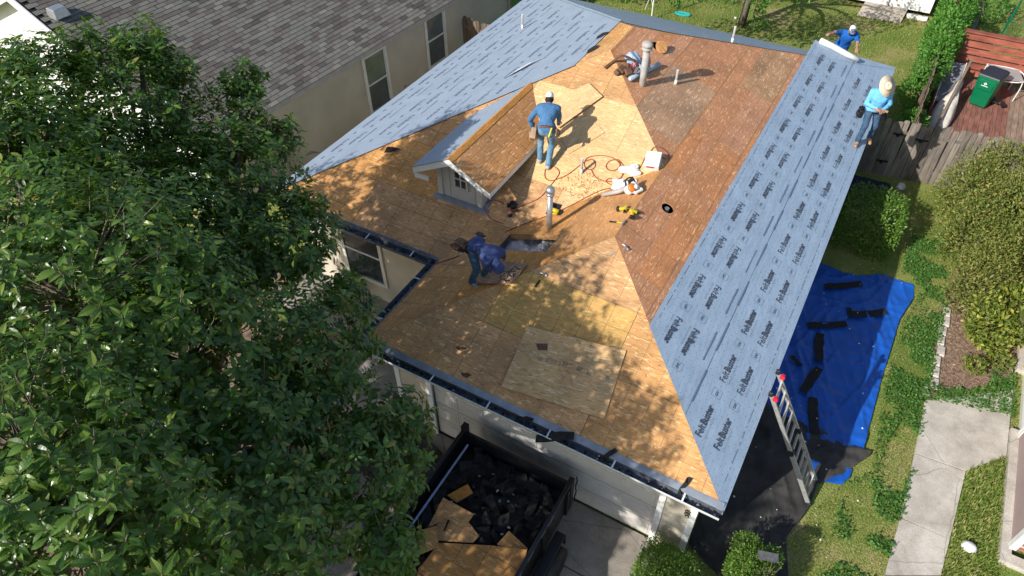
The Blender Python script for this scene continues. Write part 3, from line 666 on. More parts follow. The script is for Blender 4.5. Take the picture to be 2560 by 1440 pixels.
# ---- synthetic felt with printed lettering
def text_mesh(s, size, offset=0.0, res=2):
    cu = bpy.data.curves.new('lettering', 'FONT'); cu.body = s; cu.size = size; cu.offset = offset; cu.resolution_u = res; cu.fill_mode = 'FRONT'
    o = bpy.data.objects.new('lettering', cu); COL.objects.link(o)
    dg = bpy.context.evaluated_depsgraph_get(); me = bpy.data.meshes.new_from_object(o.evaluated_get(dg))
    V = np.array([v.co[:] for v in me.vertices]); F = [list(p.vertices) for p in me.polygons]
    bpy.data.objects.remove(o); bpy.data.curves.remove(cu); bpy.data.meshes.remove(me)
    return V, F
def joined(parts):
    V = np.zeros((0, 3)); F = []
    for v, f in parts: F += [[i+len(V) for i in q] for q in f]; V = np.vstack([V, v])
    return V, F
def bar2(x0, x1, y0, y1): return np.array([(x0, y0, 0), (x1, y0, 0), (x1, y1, 0), (x0, y1, 0)], float), [[0, 1, 2, 3]]
def squash(vf, sx, dx, dy=0): v = vf[0].copy(); v[:, 0] = v[:, 0]*sx+dx; v[:, 1] += dy; return v, vf[1]
f1 = text_mesh('Felt', .175, .0008); f2 = text_mesh('Buster', .172, .0055)
f1 = squash(f1, .82, 0); wF = f1[0][:, 0].max(); f2 = squash(f2, .80, wF+.012); wB = f2[0][:, 0].max()
LOGO = joined([f1, f2]); LOGO[0][:, 0] *= .66/wB
small = text_mesh('Synthetic roofing felt', .05, -.0008, 1); ws = small[0][:, 0].max(); SMALL = squash(small, .46/ws, .02, -.075)
gf = text_mesh('GAF', .07, .001, 2); wg = gf[0][:, 0].max()
fr = .0035
GAFB = joined([squash(gf, .12/wg, -.06, -.025), bar2(-.09, .09, .085, .085+fr), bar2(-.09, .09, -.085-fr, -.085), bar2(-.09-fr, -.09, -.085-fr, .085+fr), bar2(.09, .09+fr, -.085-fr, .085+fr)])
GAFB[0][:, :2] *= .95
def print_on(vf, fn, o, ux, uy):
    """map flat lettering to plan: o + x*ux + y*uy, then lift by fn"""
    v, f = vf; P = np.array(o)[None, :]+v[:, :1]*np.array(ux)[None, :]+v[:, 1:2]*np.array(uy)[None, :]
    return np.column_stack([P, fn(P[:, 0], P[:, 1])]), f
def keep(vf, test):
    return vf[1] and test(vf[0])
cs = 1/SN
def fsheet(name, outline, zf, axis, mat, lift, amp=0.0, n=(40, 8), parent=None):
    """felt course: bilinear grid between two edge lines, slightly wavy; outline = 4 corners (plan)"""
    a, b2, c, d = [np.array(p, float) for p in outline]; V = []; uv = []; F = []
    for i in range(n[0]+1):
        t = i/n[0]
        for j in range(n[1]+1):
            s_ = j/n[1]; P = (a*(1-t)+b2*t)*(1-s_)+(d*(1-t)+c*t)*s_
            wv = amp*(math.sin(P[0]*7+P[1]*3.1)+math.sin(P[1]*9.3-P[0]*4)+1.3*math.sin(P[0]*2.3-P[1]*1.7))*.5
            V.append((P[0], P[1], zf(P[0], P[1])+lift+wv+amp)); uv.append((P[1], -P[0]*SN) if axis == 1 else (P[0], P[1]*SN))
            if i < n[0] and j < n[1]:
                k = i*(n[1]+1)+j; F.append([k, k+1, k+n[1]+2, k+n[1]+1])
    V = np.array(V)
    if np.cross(V[F[0][1]]-V[F[0][0]], V[F[0][2]]-V[F[0][0]])[2] < 0: F = [f[::-1] for f in F]
    c0 = V.mean(0); return place(name, rawmesh(name, V-c0, F, mat, None, uv, True), Matrix.Translation(c0), parent or house)
LOW_X, UP_X = -1.131, -2.14
lowf = fsheet('felt_course', [(.025, -.02), (.025, 15.36), (LOW_X, 14.5), (LOW_X, -LOW_X-.03)], ZR, 1, M['felt_r'], .006, .005, (140, 14))
upf = fsheet('felt_course', [(-1.03, 1.02), (-1.03, 14.28), (UP_X, 14.03), (UP_X, -UP_X-.03)], ZR, 1, M['felt_r'], .014, .005, (140, 14))
zl = lambda dz: (lambda x, y: HE-PT*x+dz)
LM = {}
def emblem(name, key, vf, o, z, ux, uy, grad, mat, parent):
    """one printed mark: mesh shared by all marks of the same turn on the same slope"""
    k = (key, ux, uy, grad)
    if k not in LM:
        v, f = vf; P = v[:, :1]*np.array(ux)[None, :]+v[:, 1:2]*np.array(uy)[None, :]; LM[k] = rawmesh(name, np.column_stack([P, P @ np.array(grad)]), f, M[mat])
    return place(name, LM[k], Matrix.Translation((o[0], o[1], z)), parent, 'stuff' if key == 'small' else None)
GR, GL = (-PT, 0.0), (PT, 0.0)
upr, upy, rvr, rvy = (0, 1), (-cs, 0), (0, -1), (cs, 0)
BAR = bar2(0, .72, -.012, .012); DASH = bar2(0, .16, -.003, .003)
for k in range(0, 13):
    y0 = .82+1.213*k-1.213
    for s_ in (.44, .79):
        x = -s_*cs; z = HE-PT*x+.0195
        if y0 > -x+.08 and y0 < 14.1:
            emblem('printed_logo', 'logo', LOGO, (x+.05, y0), z-PT*.05, upr, upy, GR, 'print', lowf); emblem('printed_tagline', 'small', SMALL, (x+.05, y0), z-PT*.05, upr, upy, GR, 'print_pale', lowf)
        if y0+.94 > -x+.15 and y0+.94 < 14.4: emblem('printed_emblem', 'gaf', GAFB, (x, y0+.94), z, upr, upy, GR, 'print', lowf)
    y1 = 2.66+1.213*(k-1)
    for s_ in (1.57, 1.92):
        x = -s_*cs; z = HE-PT*x+.0278
        if y1-.66 > -x-.05 and y1 < 13.95:
            emblem('printed_logo', 'logo', LOGO, (x-.05, y1), z+PT*.05, rvr, rvy, GR, 'print', upf); emblem('printed_tagline', 'small', SMALL, (x-.05, y1), z+PT*.05, rvr, rvy, GR, 'print_pale', upf)
        if y1+.3 > -x+.12 and y1+.3 < 13.8: emblem('printed_emblem', 'gaf', GAFB, (x, y1+.3), z, rvr, rvy, GR, 'print', upf)
    ya = 2.17+1.213*(k-2)
    for s_, dy in ((1.235, 0), (1.11, .34)):
        x = -s_*cs
        if ya+dy > -x+.05 and ya+dy < 13.2: emblem('printed_bar', 'bar', BAR, (x, ya+dy), HE-PT*x+.0278, upr, upy, GR, 'print_pale', upf)
for x, ym, dz, par in ((-.12, 14.6, .0195, lowf), (-2.06, 13.8, .0278, upf)):
    parts = []; y = -x+.3; k = 0
    while y < ym:
        L_ = (.16, .05, .3, .08)[k % 4]; parts.append(print_on(bar2(0, L_, -.003, .003), zl(dz), (x, y), (0, 1), (-cs, 0))); y += L_+.07; k += 1
    V, F = joined(parts); c0 = V.mean(0); place('edge_print', rawmesh('edge_print', V-c0, F, M['print']), Matrix.Translation(c0), par, 'stuff')
# a dark lap line where the upper course overlaps the lower
q = B(); q.slab([(-1.028, 1.05, ZR(-1.028, 0)+.013), (-1.022, 1.05, ZR(-1.022, 0)+.013), (-1.022, 14.2, ZR(-1.022, 0)+.013), (-1.028, 14.2, ZR(-1.028, 0)+.013)], .002); q.out('lap_edge', M['print_pale'], lowf)
# felt courses on the left slope; the felt edge follows the hip and stops short of the ridge
wC = 1.10/SN; Lx = -W2-.03
hipF = lambda x: L1+(x+W2); hipB = lambda x: LT-(x+W2)
for r in range(5):
    xa = Lx+wC*r; xb = min(xa+wC+.06, -W2/2-.28)
    y0a, y0b = hipF(xa)-.06, hipF(xb)-.06
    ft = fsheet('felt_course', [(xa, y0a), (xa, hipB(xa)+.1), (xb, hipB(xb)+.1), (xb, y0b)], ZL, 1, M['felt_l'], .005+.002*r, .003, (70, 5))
    for k in range(14):
        zz = lambda x: HE+PT*(x+W2)+.0125+.002*r
        for q_, off in ((.30, 0), (.62, .3)):
            x = xa+wC*q_; y0 = L1+.6+1.213*k+off-.55*(r % 2)
            if y0 > hipF(x)+.15 and y0+.7 < hipB(x)-.1: emblem('printed_logo', 'logo', LOGO, (x, y0+.66), zz(x), rvr, rvy, GL, 'print_pale', ft)
            yg = y0+.9
            if yg > hipF(x)+.3 and yg < hipB(x)-.3: emblem('printed_emblem', 'dash', bar2(0, .12, -.03, .03), (x, yg), zz(x), upr, rvy, GL, 'print_pale', ft)
        x = xa+wC*.9; y0 = L1+1.0+1.213*k
        if y0 > hipF(x)+.2 and y0 < hipB(x)-.9: emblem('printed_bar', 'bar', BAR, (x, y0), zz(x), upr, rvy, GL, 'print_pale', ft)
for r in range(5):
    ya = LT+.03-wC*r; yb = max(ya-wC-.06, LT-W2/2+.02); ya2 = min(ya, LT+.03)
    xl = lambda y: -W2+(LT-y)-.05; xr = lambda y: -(LT-y)+.03
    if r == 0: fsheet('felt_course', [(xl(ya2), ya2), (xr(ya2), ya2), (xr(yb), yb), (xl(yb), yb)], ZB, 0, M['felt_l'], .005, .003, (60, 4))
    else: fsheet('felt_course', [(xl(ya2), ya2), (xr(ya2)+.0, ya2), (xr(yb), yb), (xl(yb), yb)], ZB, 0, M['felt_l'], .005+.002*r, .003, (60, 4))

# ================================================================ ORGANIC SHAPES: distance fields meshed with surface nets
def sdf_mesh(prims, res):
    lo = np.full(3, 1e9); hi = np.full(3, -1e9)
    for p in prims:
        if p[0] == 'c':
            r = max(p[3], p[4])
            for q in (p[1], p[2]): lo = np.minimum(lo, np.array(q)-r); hi = np.maximum(hi, np.array(q)+r)
        else:
            r = max(p[3]); lo = np.minimum(lo, np.array(p[1])-r); hi = np.maximum(hi, np.array(p[1])+r)
    lo -= 4*res; hi += 4*res
    n = np.ceil((hi-lo)/res).astype(int)+1
    Dm = np.full(n, 1.0); Bt = np.full(n, 1.0); T = np.zeros(n, int)
    ax = [lo[i]+np.arange(n[i])*res for i in range(3)]
    for p in prims:
        k = p[6] if len(p) > 6 else 0.02; tag_ = p[5] if p[0] == 'c' else p[4]
        if p[0] == 'c':
            a, b, ra, rb = np.array(p[1], float), np.array(p[2], float), p[3], p[4]; m = max(ra, rb)+.09
            l, h = np.minimum(a, b)-m, np.maximum(a, b)+m
        else:
            c, rad, R = np.array(p[1], float), np.array(p[3], float), np.array(p[2], float); k = p[5] if len(p) > 5 else .02; m = rad.max()+.09; l, h = c-m, c+m
        i0 = np.clip(np.floor((l-lo)/res).astype(int), 0, n-1); i1 = np.clip(np.ceil((h-lo)/res).astype(int)+1, 1, n)
        sl = tuple(slice(i0[i], i1[i]) for i in range(3))
        X = np.stack(np.meshgrid(*(ax[i][sl[i]] for i in range(3)), indexing='ij'), -1)
        if p[0] == 'c':
            ab = b-a; t = np.clip(((X-a) @ ab)/max(ab @ ab, 1e-9), 0, 1); d = np.linalg.norm(X-a-t[..., None]*ab, axis=-1)-(ra+(rb-ra)*t)
        else:
            q = (X-c) @ R; s0 = np.linalg.norm(q/rad, axis=-1); d = s0*(s0-1)/np.maximum(np.linalg.norm(q/rad**2, axis=-1), 1e-6)
        old = Dm[sl]; hh = np.maximum(k-np.abs(old-d), 0)/k
        Dm[sl] = np.minimum(old, d)-hh*hh*k*.25
        better = d < Bt[sl]; T[sl] = np.where(better, tag_, T[sl]); Bt[sl] = np.where(better, d, Bt[sl])
    ins = Dm < 0; cnt = np.zeros(n-1, int)
    off = [(i, j, k) for i in (0, 1) for j in (0, 1) for k in (0, 1)]
    def corner(A, o): return A[o[0]:n[0]-1+o[0], o[1]:n[1]-1+o[1], o[2]:n[2]-1+o[2]]
    for o in off: cnt += corner(ins, o)
    act = (cnt > 0) & (cnt < 8); idx = np.argwhere(act); ids = -np.ones(n-1, int); ids[act] = np.arange(len(idx))
    val = np.stack([Dm[tuple((idx+np.array(o)).T)] for o in off], -1)
    P = np.zeros((len(idx), 3)); C = np.zeros(len(idx))
    for i, o in enumerate(off):
        for a in range(3):
            if o[a]: continue
            o2 = list(o); o2[a] = 1; j = off.index(tuple(o2)); va, vb = val[:, i], val[:, j]; cr = (va < 0) != (vb < 0)
            t = np.where(cr, va/np.where(va-vb == 0, 1, va-vb), 0); q = np.tile(np.array(o, float), (len(idx), 1)); q[:, a] += t
            P += q*cr[:, None]; C += cr
    V = lo+(idx+P/C[:, None])*res; tagv = T[tuple((idx+(P/C[:, None] > .5)).T)]
    F = []
    for a in range(3):
        b_, c_ = (a+1) % 3, (a+2) % 3
        sA = [slice(None)]*3; sB = [slice(None)]*3; sA[a] = slice(0, -1); sB[a] = slice(1, None)
        ch = np.argwhere(ins[tuple(sA)] != ins[tuple(sB)]); ch = ch[(ch[:, b_] > 0) & (ch[:, c_] > 0)]
        fl = ins[tuple(ch.T)]
        def cell(db, dc): q = ch.copy(); q[:, b_] -= db; q[:, c_] -= dc; return ids[tuple(q.T)]
        q = np.stack([cell(1, 1), cell(0, 1), cell(0, 0), cell(1, 0)], -1); q[~fl] = q[~fl][:, ::-1]; F.append(q)
    F = np.vstack(F); F = F[(F >= 0).all(1)]
    return V, F, tagv
def sdf_obj(name, prims, res, mats, parent=None):
    V, F, tg = sdf_mesh(prims, res); c = V.mean(0)
    ft = tg[F[:, 0]] if len(mats) > 1 else None
    return place(name, rawmesh(name, V-c, F, mats, ft, None, True), Matrix.Translation(c), parent)
def unit(A): return A/np.maximum(np.linalg.norm(A, axis=-1, keepdims=True), 1e-9)
def nz(v): v = np.array(v, float); return v/np.linalg.norm(v)
def two_bone(a, t, l1, l2, pole):
    a, t = np.array(a, float), np.array(t, float); d = t-a; L = np.linalg.norm(d)
    if L > (l1+l2)*.995: t = a+d/L*(l1+l2)*.995; d = t-a; L = np.linalg.norm(d)
    x = (l1*l1-l2*l2+L*L)/(2*L); h = math.sqrt(max(l1*l1-x*x, 1e-6)); u = d/L
    p = np.array(pole, float); p = p-u*(p @ u); p = p/max(np.linalg.norm(p), 1e-6)
    return a+u*x+p*h, t
def cloth(name, col, var=.12, scale=14, bump=.5, rough=.85): return plain(name, col, rough, var, scale, bump, 22, spec=.15)
M['skin'] = plain('skin', (.36, .19, .12), .55, .1, 12)
M['jeans'] = cloth('blue_jeans', (.13, .235, .33), .3, 9); M['jeans_dark'] = cloth('dark_jeans', (.05, .095, .16), .35, 9)
M['hair'] = plain('dark_hair', (.012, .009, .008), .7)
M['leather'] = plain('brown_leather', (.12, .06, .035), .6, .3, 18); M['suede'] = plain('tan_suede', (.40, .27, .17), .85, .2, 14)
M['boot'] = plain('tan_boot', (.38, .21, .11), .7, .25, 16); M['sneaker'] = plain('grey_trainer', (.34, .36, .38), .7, .35, 22)
def person(label, fwd, foot_l, foot_r, pelvis, spine, face, hand_l, hand_r, shirt, jeans, shoe, toe_l=None, toe_r=None, H=1.0, sleeve=1.0, elbow=(0, 0, -1), belly=1.0, res=.0135, group=None, bare_fore=False, hood=False, headdir=None):
    fwd = nz([fwd[0], fwd[1], 0]); up = np.array([0, 0, 1.]); rt = np.cross(fwd, up)
    sp = nz(spine); pelvis = np.array(pelvis, float); chest = pelvis+sp*.36*H; neck = pelvis+sp*.52*H
    sfw = nz(fwd-sp*(fwd @ sp))      # chest front
    f3 = nz(face); headc = neck+(nz(sp*.75+f3*.35+up*.2) if headdir is None else nz(headdir)*1.1)*.155*H
    hu = nz(np.cross(np.cross(f3, up), f3)) if abs(f3[2]) < .95 else nz(sp); hr = np.cross(f3, hu)
    shl, shr = neck-rt*.185*H-sp*.06, neck+rt*.185*H-sp*.06
    hpl, hpr = pelvis-rt*.085, pelvis+rt*.085
    P = [('c', hpl+sp*.0, hpr, .125*belly, .125*belly, 1, .05), ('c', pelvis+sp*.06, chest-sp*.08, .15*belly, .15*belly, 0, .06), ('c', chest-rt*.075, chest+rt*.075, .135, .135, 0, .07),
         ('c', chest+sp*.08-rt*.1, chest+sp*.08+rt*.1, .105, .105, 0, .06), ('c', pelvis-rt*.05+sp*.03, pelvis+rt*.05+sp*.03, .148*belly, .148*belly, 0, .03),
         ('c', neck-sp*.03, shl, .065, .068, 0, .05), ('c', neck-sp*.03, shr, .065, .068, 0, .05), ('c', neck-sp*.02, headc-hu*.04, .058, .055, 0 if hood else 2, .03)]
    P += [('e', headc, np.stack([hr, f3, hu], 1), (.078*H, .098*H, .115*H), 2, .02), ('e', headc+f3*.035-hu*.06, np.stack([hr, f3, hu], 1), (.055, .055, .055), 2, .03),
          ('c', headc+f3*.09-hu*.005, headc+f3*.108-hu*.03, .012, .017, 2, .012), ('c', headc+hr*.078-hu*.01, headc+hr*.082-hu*.035, .016, .012, 2, .01), ('c', headc-hr*.078-hu*.01, headc-hr*.082-hu*.035, .016, .012, 2, .01)]
    for s_, sh, ha in ((-1, shl, hand_l), (1, shr, hand_r)):
        el_, wr = two_bone(sh, np.array(ha, float), .30*H, .27*H, np.array(elbow)+rt*s_*.5)
        P += [('c', sh, el_, .068, .053, 0, .03), ('c', el_, el_+(wr-el_)*.55, .052 if not bare_fore else .044, .047 if not bare_fore else .038, 2 if bare_fore else 0, .02), ('c', el_+(wr-el_)*.55, wr, .047 if not bare_fore else .038, .040 if not bare_fore else .03, 2 if bare_fore else 0, .02)]
        if bare_fore: P += [('c', el_-(el_-sh)*.15, el_, .056, .056, 0, .015)]
        u = nz(wr-el_); side = nz(np.cross(u, up) if abs(u[2]) < .9 else np.cross(u, fwd)); nrm = np.cross(side, u)
        if nrm[2] > 0: nrm = -nrm
        pk = wr+u*.085
        P += [('c', wr, wr+u*.02, .028, .03, 2, .02), ('c', wr+u*.03-side*.02, pk-side*.024, .022, .019, 2, .02), ('c', wr+u*.03+side*.02, pk+side*.024, .022, .019, 2, .02)]
        for i, (o, ln) in enumerate(((-.032, .058), (-.011, .07), (.011, .066), (.032, .05))):
            k1 = pk+side*o+u*ln*.55+nrm*.012; P += [('c', pk+side*o, k1, .0115, .0105, 2, .008), ('c', k1, k1+u*ln*.35+nrm*.032, .0105, .0095, 2, .008)]
        tb = wr+u*.03-side*s_*-.028*1.0; P += [('c', tb, tb+side*s_*.03+u*.035+nrm*.014, .014, .012, 2, .01), ('c', tb+side*s_*.03+u*.035+nrm*.014, tb+side*s_*.03+u*.062+nrm*.03, .012, .01, 2, .01)]
    for s_, hp, ft, tt in ((-1, hpl, foot_l, toe_l), (1, hpr, foot_r, toe_r)):
        ft = np.array(ft, float); an = ft+up*.09; t = nz([*(tt if tt is not None else fwd)[:2], 0]); sl_ = (tt[2] if tt is not None and len(tt) > 2 else 0)
        kn, an = two_bone(hp, an, .43*H, .44*H, fwd+.15*rt*s_)
        td = nz([t[0], t[1], sl_])
        P += [('c', hp, kn, .098, .072, 1, .03), ('c', kn, an+(kn-an)*.35, .072, .064, 1, .02), ('c', an+(kn-an)*.35, an+(kn-an)*.02, .064, .066, 1, .02)]
        he = an-up*.055-td*.045; P += [('c', he, he+td*.2, .038, .034, 3, .02), ('c', he+up*.03, he+td*.1+up*.02, .042, .036, 3, .02), ('c', he+td*.13-rt*.012, he+td*.2+rt*.012, .036, .03, 3, .02)]
    t = thing('person', label, 'person', tuple(np.minimum(np.array(foot_l), np.array(foot_r))), group)
    V, F, tg = sdf_mesh(P, res); cl = (tg < 2).astype(float); r_ = np.random.default_rng(len(label)); dv = np.zeros_like(V)
    for k in range(12):
        w3 = unit(r_.normal(size=3)*np.array([1, 1, 1.6]))*r_.uniform(22, 60); dv += unit(r_.normal(size=3))[None]*(1-np.abs(np.sin(V @ w3*.5+r_.uniform(0, 6)+1.2*np.sin(V @ (w3[::-1]*.3)))))[:, None]**3*.0065/(1+.06*k)
    V = V+dv*cl[:, None]-dv.mean(0)*cl[:, None]; c = V.mean(0)
    place('body', rawmesh('body', V-c, F, [shirt, jeans, M['skin'], shoe], tg[F[:, 0]], None, True), Matrix.Translation(c), t)
    q = B()
    for s_ in (-1, 1): q.lathe([(.0, .0), (.011, .002), (.009, .008), (.002, .011)], Vector(headc+f3*.088+hr*.03*s_+hu*.012), Matrix((hr, hu, f3)).transposed(), 8)
    q.out('eye', M['dark'], t); q = B(); q.tube([Vector(headc+f3*.094-hu*.062+hr*x_) for x_ in (-.022, 0, .022)], .005, 5); q.out('mouth', plain('lip', (.25, .1, .08), .5), t)
    return t, dict(pelvis=pelvis, sp=sp, rt=rt, fwd=fwd, sfw=sfw, head=headc, f3=f3, hu=hu, hr=hr, chest=chest)
def cap(t, J, mc, mb, back_panel=None):
    Mx = Matrix((J['hr'], J['f3'], J['hu'])).transposed(); c = Vector(J['head']+J['hu']*.022-J['f3']*.004)
    q = B(); q.lathe([(.088, 0), (.091, .03), (.084, .065), (.06, .094), (.025, .108), (.008, .112), (.0, .116)], c, Mx, 20, 0, .93, 1.16)
    o = q.out('cap', mc, t, True)
    q = B(); V = []
    for i in range(9):
        a = PI*(i/8); x = .082*math.cos(a)
        for r, z in ((.0, .012), (.075, .0)): V.append(c+Mx @ Vector((x, .085*math.sin(a)*.55+.05+r*math.sin(a)**.6, z-.006*abs(math.cos(a)))))
    q.add(V, [[2*i, 2*i+2, 2*i+3, 2*i+1] for i in range(8)]); pk = q.out('cap_peak', mb, o, True); pk.modifiers.new('thick', 'SOLIDIFY').thickness = .006
    return o
def belt(t, J, mat, r=.155, z=.03):
    Mx = Matrix((J['rt'], J['sfw'], J['sp'])).transposed(); c = Vector(J['pelvis']+J['sp']*z)
    q = B(); n = 28; V = []; rx, ry = r*1.33, r*1.05
    for zz, k in ((-.025, 1.0), (-.025, 1.05), (.025, 1.05), (.025, 1.0)):
        for j in range(n): a = 2*PI*j/n; V.append(c+Mx @ Vector((rx*k*math.cos(a), ry*k*math.sin(a), zz)))
    q.add(V, [[i*n+j, i*n+(j+1) % n, ((i+1) % 4)*n+(j+1) % n, ((i+1) % 4)*n+j] for i in range(4) for j in range(n)])
    return q.out('tool_belt', mat, t, True), c, Mx, rx, ry
def pouch(parent, c, Mx, rx, ry, ang, mat, s=1.0, tools=True, mt=None):
    a = math.radians(ang); p = c+Mx @ Vector((math.cos(a)*(rx+.045), math.sin(a)*(ry+.045), -.12*s))
    R = Mx @ Matrix.Rotation(a, 3, 'Z')
    q = B(); q.box(p, (.075*s, .17*s, .2*s), R, 0, 1.15); q.box(p+R @ Vector((.05*s, .01, -.03*s)), (.04*s, .12*s, .12*s), R, 0, 1.1); q.box(p+R @ Vector((.052*s, -.0, -.085*s)), (.03*s, .13*s, .03), R)
    o = q.out('tool_pouch', mat, parent, bevel=.012)
    if tools:
        q = B(); q.tube([p+R @ Vector((.0, .03, .05)), p+R @ Vector((.01, .05, .19*s))], .014, 8); q.tube([p+R @ Vector((.0, -.04, .05)), p+R @ Vector((.0, -.045, .16*s))], .01, 6); q.out('tool_handle', mt or M['black'], o)
    return o

# ================================================================ FOLIAGE
LEAF = (np.array([(0, 0, 0), (.36, 0, .03), (.7, 0, .0), (1, 0, -.1), (.2, .1, .035), (.48, .19, .05), (.78, .14, -.01), (.2, -.1, .035), (.48, -.19, .05), (.78, -.14, -.01)]),
        np.array([(0, 1, 4), (4, 1, 5), (5, 1, 2), (5, 2, 6), (6, 2, 3), (1, 0, 7), (1, 7, 8), (2, 1, 8), (2, 8, 9), (3, 2, 9)]))
SMALLLEAF = (np.array([(0, 0, 0), (.5, .26, .06), (1, 0, -.04), (.5, -.26, .06)]), np.array([(0, 2, 1), (0, 3, 2)]))
def toothed():
    V = []; F = []; n = 7
    for i in range(n+1): t = i/n; V.append((t, 0, .05*math.sin(PI*t)-.12*t*t))
    for s_ in (1, -1):
        o = len(V)
        for i in range(n+1):
            t = i/n; wd = .215*math.sin(PI*min(1, t**.85))+.004; V.append((t+.035, s_*wd, .05*math.sin(PI*t)-.12*t*t+.05*wd*4))
            V.append((min(t+.075, 1.0), s_*wd*.84, .05*math.sin(PI*t)-.12*t*t+.04*wd*4))
        for i in range(n):
            a, b_ = i, i+1; e0, e1, e2 = o+2*i, o+2*i+1, o+2*i+2
            for f in ((a, b_, e1), (a, e1, e0), (b_, e2, e1)): F.append(f if s_ > 0 else f[::-1])
    return np.array(V), np.array(F)
TOOTHED = toothed()
def leaf_array(P, D_, Up, Ln, tpl, wid=1.0):
    D_ = unit(D_); S = unit(np.cross(Up, D_)); U = np.cross(D_, S); T, F = tpl
    V = P[:, None]+Ln[:, None, None]*(T[None, :, :1]*D_[:, None]+T[None, :, 1:2]*wid*S[:, None]+T[None, :, 2:]*U[:, None])
    return V.reshape(-1, 3), (F[None]+(np.arange(len(P))*len(T))[:, None, None]).reshape(-1, F.shape[1])
def rosettes(C, A, nl, ln, tpl, r, spread_=(50, 100)):
    """whorls of leaves round axis A at C"""
    n = len(C); A = unit(A); t0 = unit(np.cross(A, unit(r.normal(size=(n, 3))))); t1 = np.cross(A, t0); Ps = []; Ds = []; Us = []; Ls = []
    for k in range(nl):
        a = k*2.399+r.normal(0, .25, n); th = np.radians(r.uniform(*spread_, n)); rad = np.cos(a)[:, None]*t0+np.sin(a)[:, None]*t1
        d = A*np.cos(th)[:, None]+rad*np.sin(th)[:, None]; d[:, 2] -= .18; u = A*np.sin(th)[:, None]-rad*np.cos(th)[:, None]+r.normal(0, .22, (n, 3))
        L_ = ln*r.uniform(.5, 1.25, n); Ps.append(C-A*(.035+.012*k)*1.0+rad*.008); Ds.append(d); Us.append(u); Ls.append(L_)
    return np.concatenate(Ps), np.concatenate(Ds), np.concatenate(Us), np.concatenate(Ls)
def link_leaves(name, VF, mat, parent=None, kind=None):
    V, F = VF; c = V.mean(0); return place(name, rawmesh(name, V-c, F, mat), Matrix.Translation(c), parent, kind)
def shell_points(cen, rad, n, r, inner=.55, box=False):
    d = unit(r.normal(size=(n, 3)))
    if box: d = d/np.max(np.abs(d), axis=1, keepdims=True)*.78+d*.22
    k = inner+(1-inner)*r.random(n)**.6
    return np.array(cen)+d*np.array(rad)*k[:, None], unit(d/np.array(rad))
M['leaf_oak'] = leafmat('tree_leaf', [(0, (.026, .066, .010)), (.5, (.058, .128, .017)), (.85, (.118, .205, .028)), (.97, (.2, .25, .045)), (1, (.28, .2, .06))], .34, .5, .25, (.2, .38, .03))
M['leaf_box'] = leafmat('boxwood_leaf', [(0, (.05, .12, .018)), (.5, (.1, .2, .025)), (1, (.2, .3, .045))], .42, .4, .25, (.25, .42, .04))
M['leaf_olive'] = leafmat('shrub_leaf', [(0, (.08, .12, .022)), (.45, (.16, .205, .042)), (.8, (.27, .28, .065)), (1, (.36, .28, .09))], .5, .35, .28, (.32, .4, .05))
M['leaf_lime'] = leafmat('lime_leaf', [(0, (.07, .12, .02)), (.5, (.155, .21, .035)), (.8, (.26, .29, .05)), (1, (.42, .4, .07))], .45, .35, .3, (.4, .48, .05))
M['leaf_vine'] = leafmat('vine_leaf', [(0, (.05, .14, .02)), (.5, (.09, .23, .03)), (1, (.15, .32, .05))], .45, .35, .3, (.18, .45, .05))
M['bark'] = plain('bark', (.16, .13, .1), .95, .35, 9, .9, 30); M['twig'] = plain('twig', (.15, .12, .09), .9, .25, 12)
def shrub(name, label, cat, blobs, n, ln, mat, stems=6, box=False, r=None, group=None, inner=.6, base=None, wid=1.0, dry=0):
    """blobs: (centre, radii); dense small leaves in the outer shell, woody stems inside"""
    r = r or np.random.default_rng(len(label)*7+n); bc = np.mean([np.array(b_[0]) for b_ in blobs], 0); base = base or (bc[0], bc[1], 0)
    t = thing(name, label, cat, base, group); tot = sum(b_[1][0]*b_[1][1]*b_[1][2] for b_ in blobs); VV = []; FF = []; o = 0
    for cen, rad in blobs:
        m = int(n*rad[0]*rad[1]*rad[2]/tot); P, Nn = shell_points(cen, rad, m, r, inner, box); P += r.normal(0, .025, P.shape)
        keep_ = P[:, 2] > .02; P, Nn = P[keep_], Nn[keep_]
        d = unit(Nn*.7+r.normal(0, .6, P.shape)+np.array([0, 0, .35])); u = Nn+r.normal(0, .5, P.shape)+np.array([0, 0, .5])
        V, F = leaf_array(P, d, u, ln*r.uniform(.6, 1.3, len(P)), SMALLLEAF, wid); VV.append(V); FF.append(F+o); o += len(V)
    link_leaves('foliage', (np.vstack(VV), np.vstack(FF)), mat, t, 'stuff')
    q = B()
    for k in range(stems):
        cen, rad = blobs[k % len(blobs)]; e = np.array(cen)+r.uniform(-.6, .6, 3)*np.array(rad); s0 = Vector((base[0]+r.uniform(-.15, .15), base[1]+r.uniform(-.15, .15), base[2])); e = Vector(e)
        q.tube(smooth_path([s0, s0.lerp(e, .5)+Vector(r.normal(0, .08, 3)), e], 3), [.022, .02, .018, .014, .01, .008, .006], 5)
    q.out('stem', M['twig'], t, kind='stuff')
    if dry:
        q = B(); cen, rad = blobs[-1]
        for k in range(dry):
            p = Vector(cen)+Vector((r.uniform(-.5, .5)*rad[0], r.uniform(-.5, .5)*rad[1], rad[2]*.75)); q.tube([p, p+Vector(r.normal(0, .1, 3))+Vector((0, 0, .12))], .004, 4, cap=False)
        q.out('dry_twig', M['twig'], t, kind='stuff')
    return t

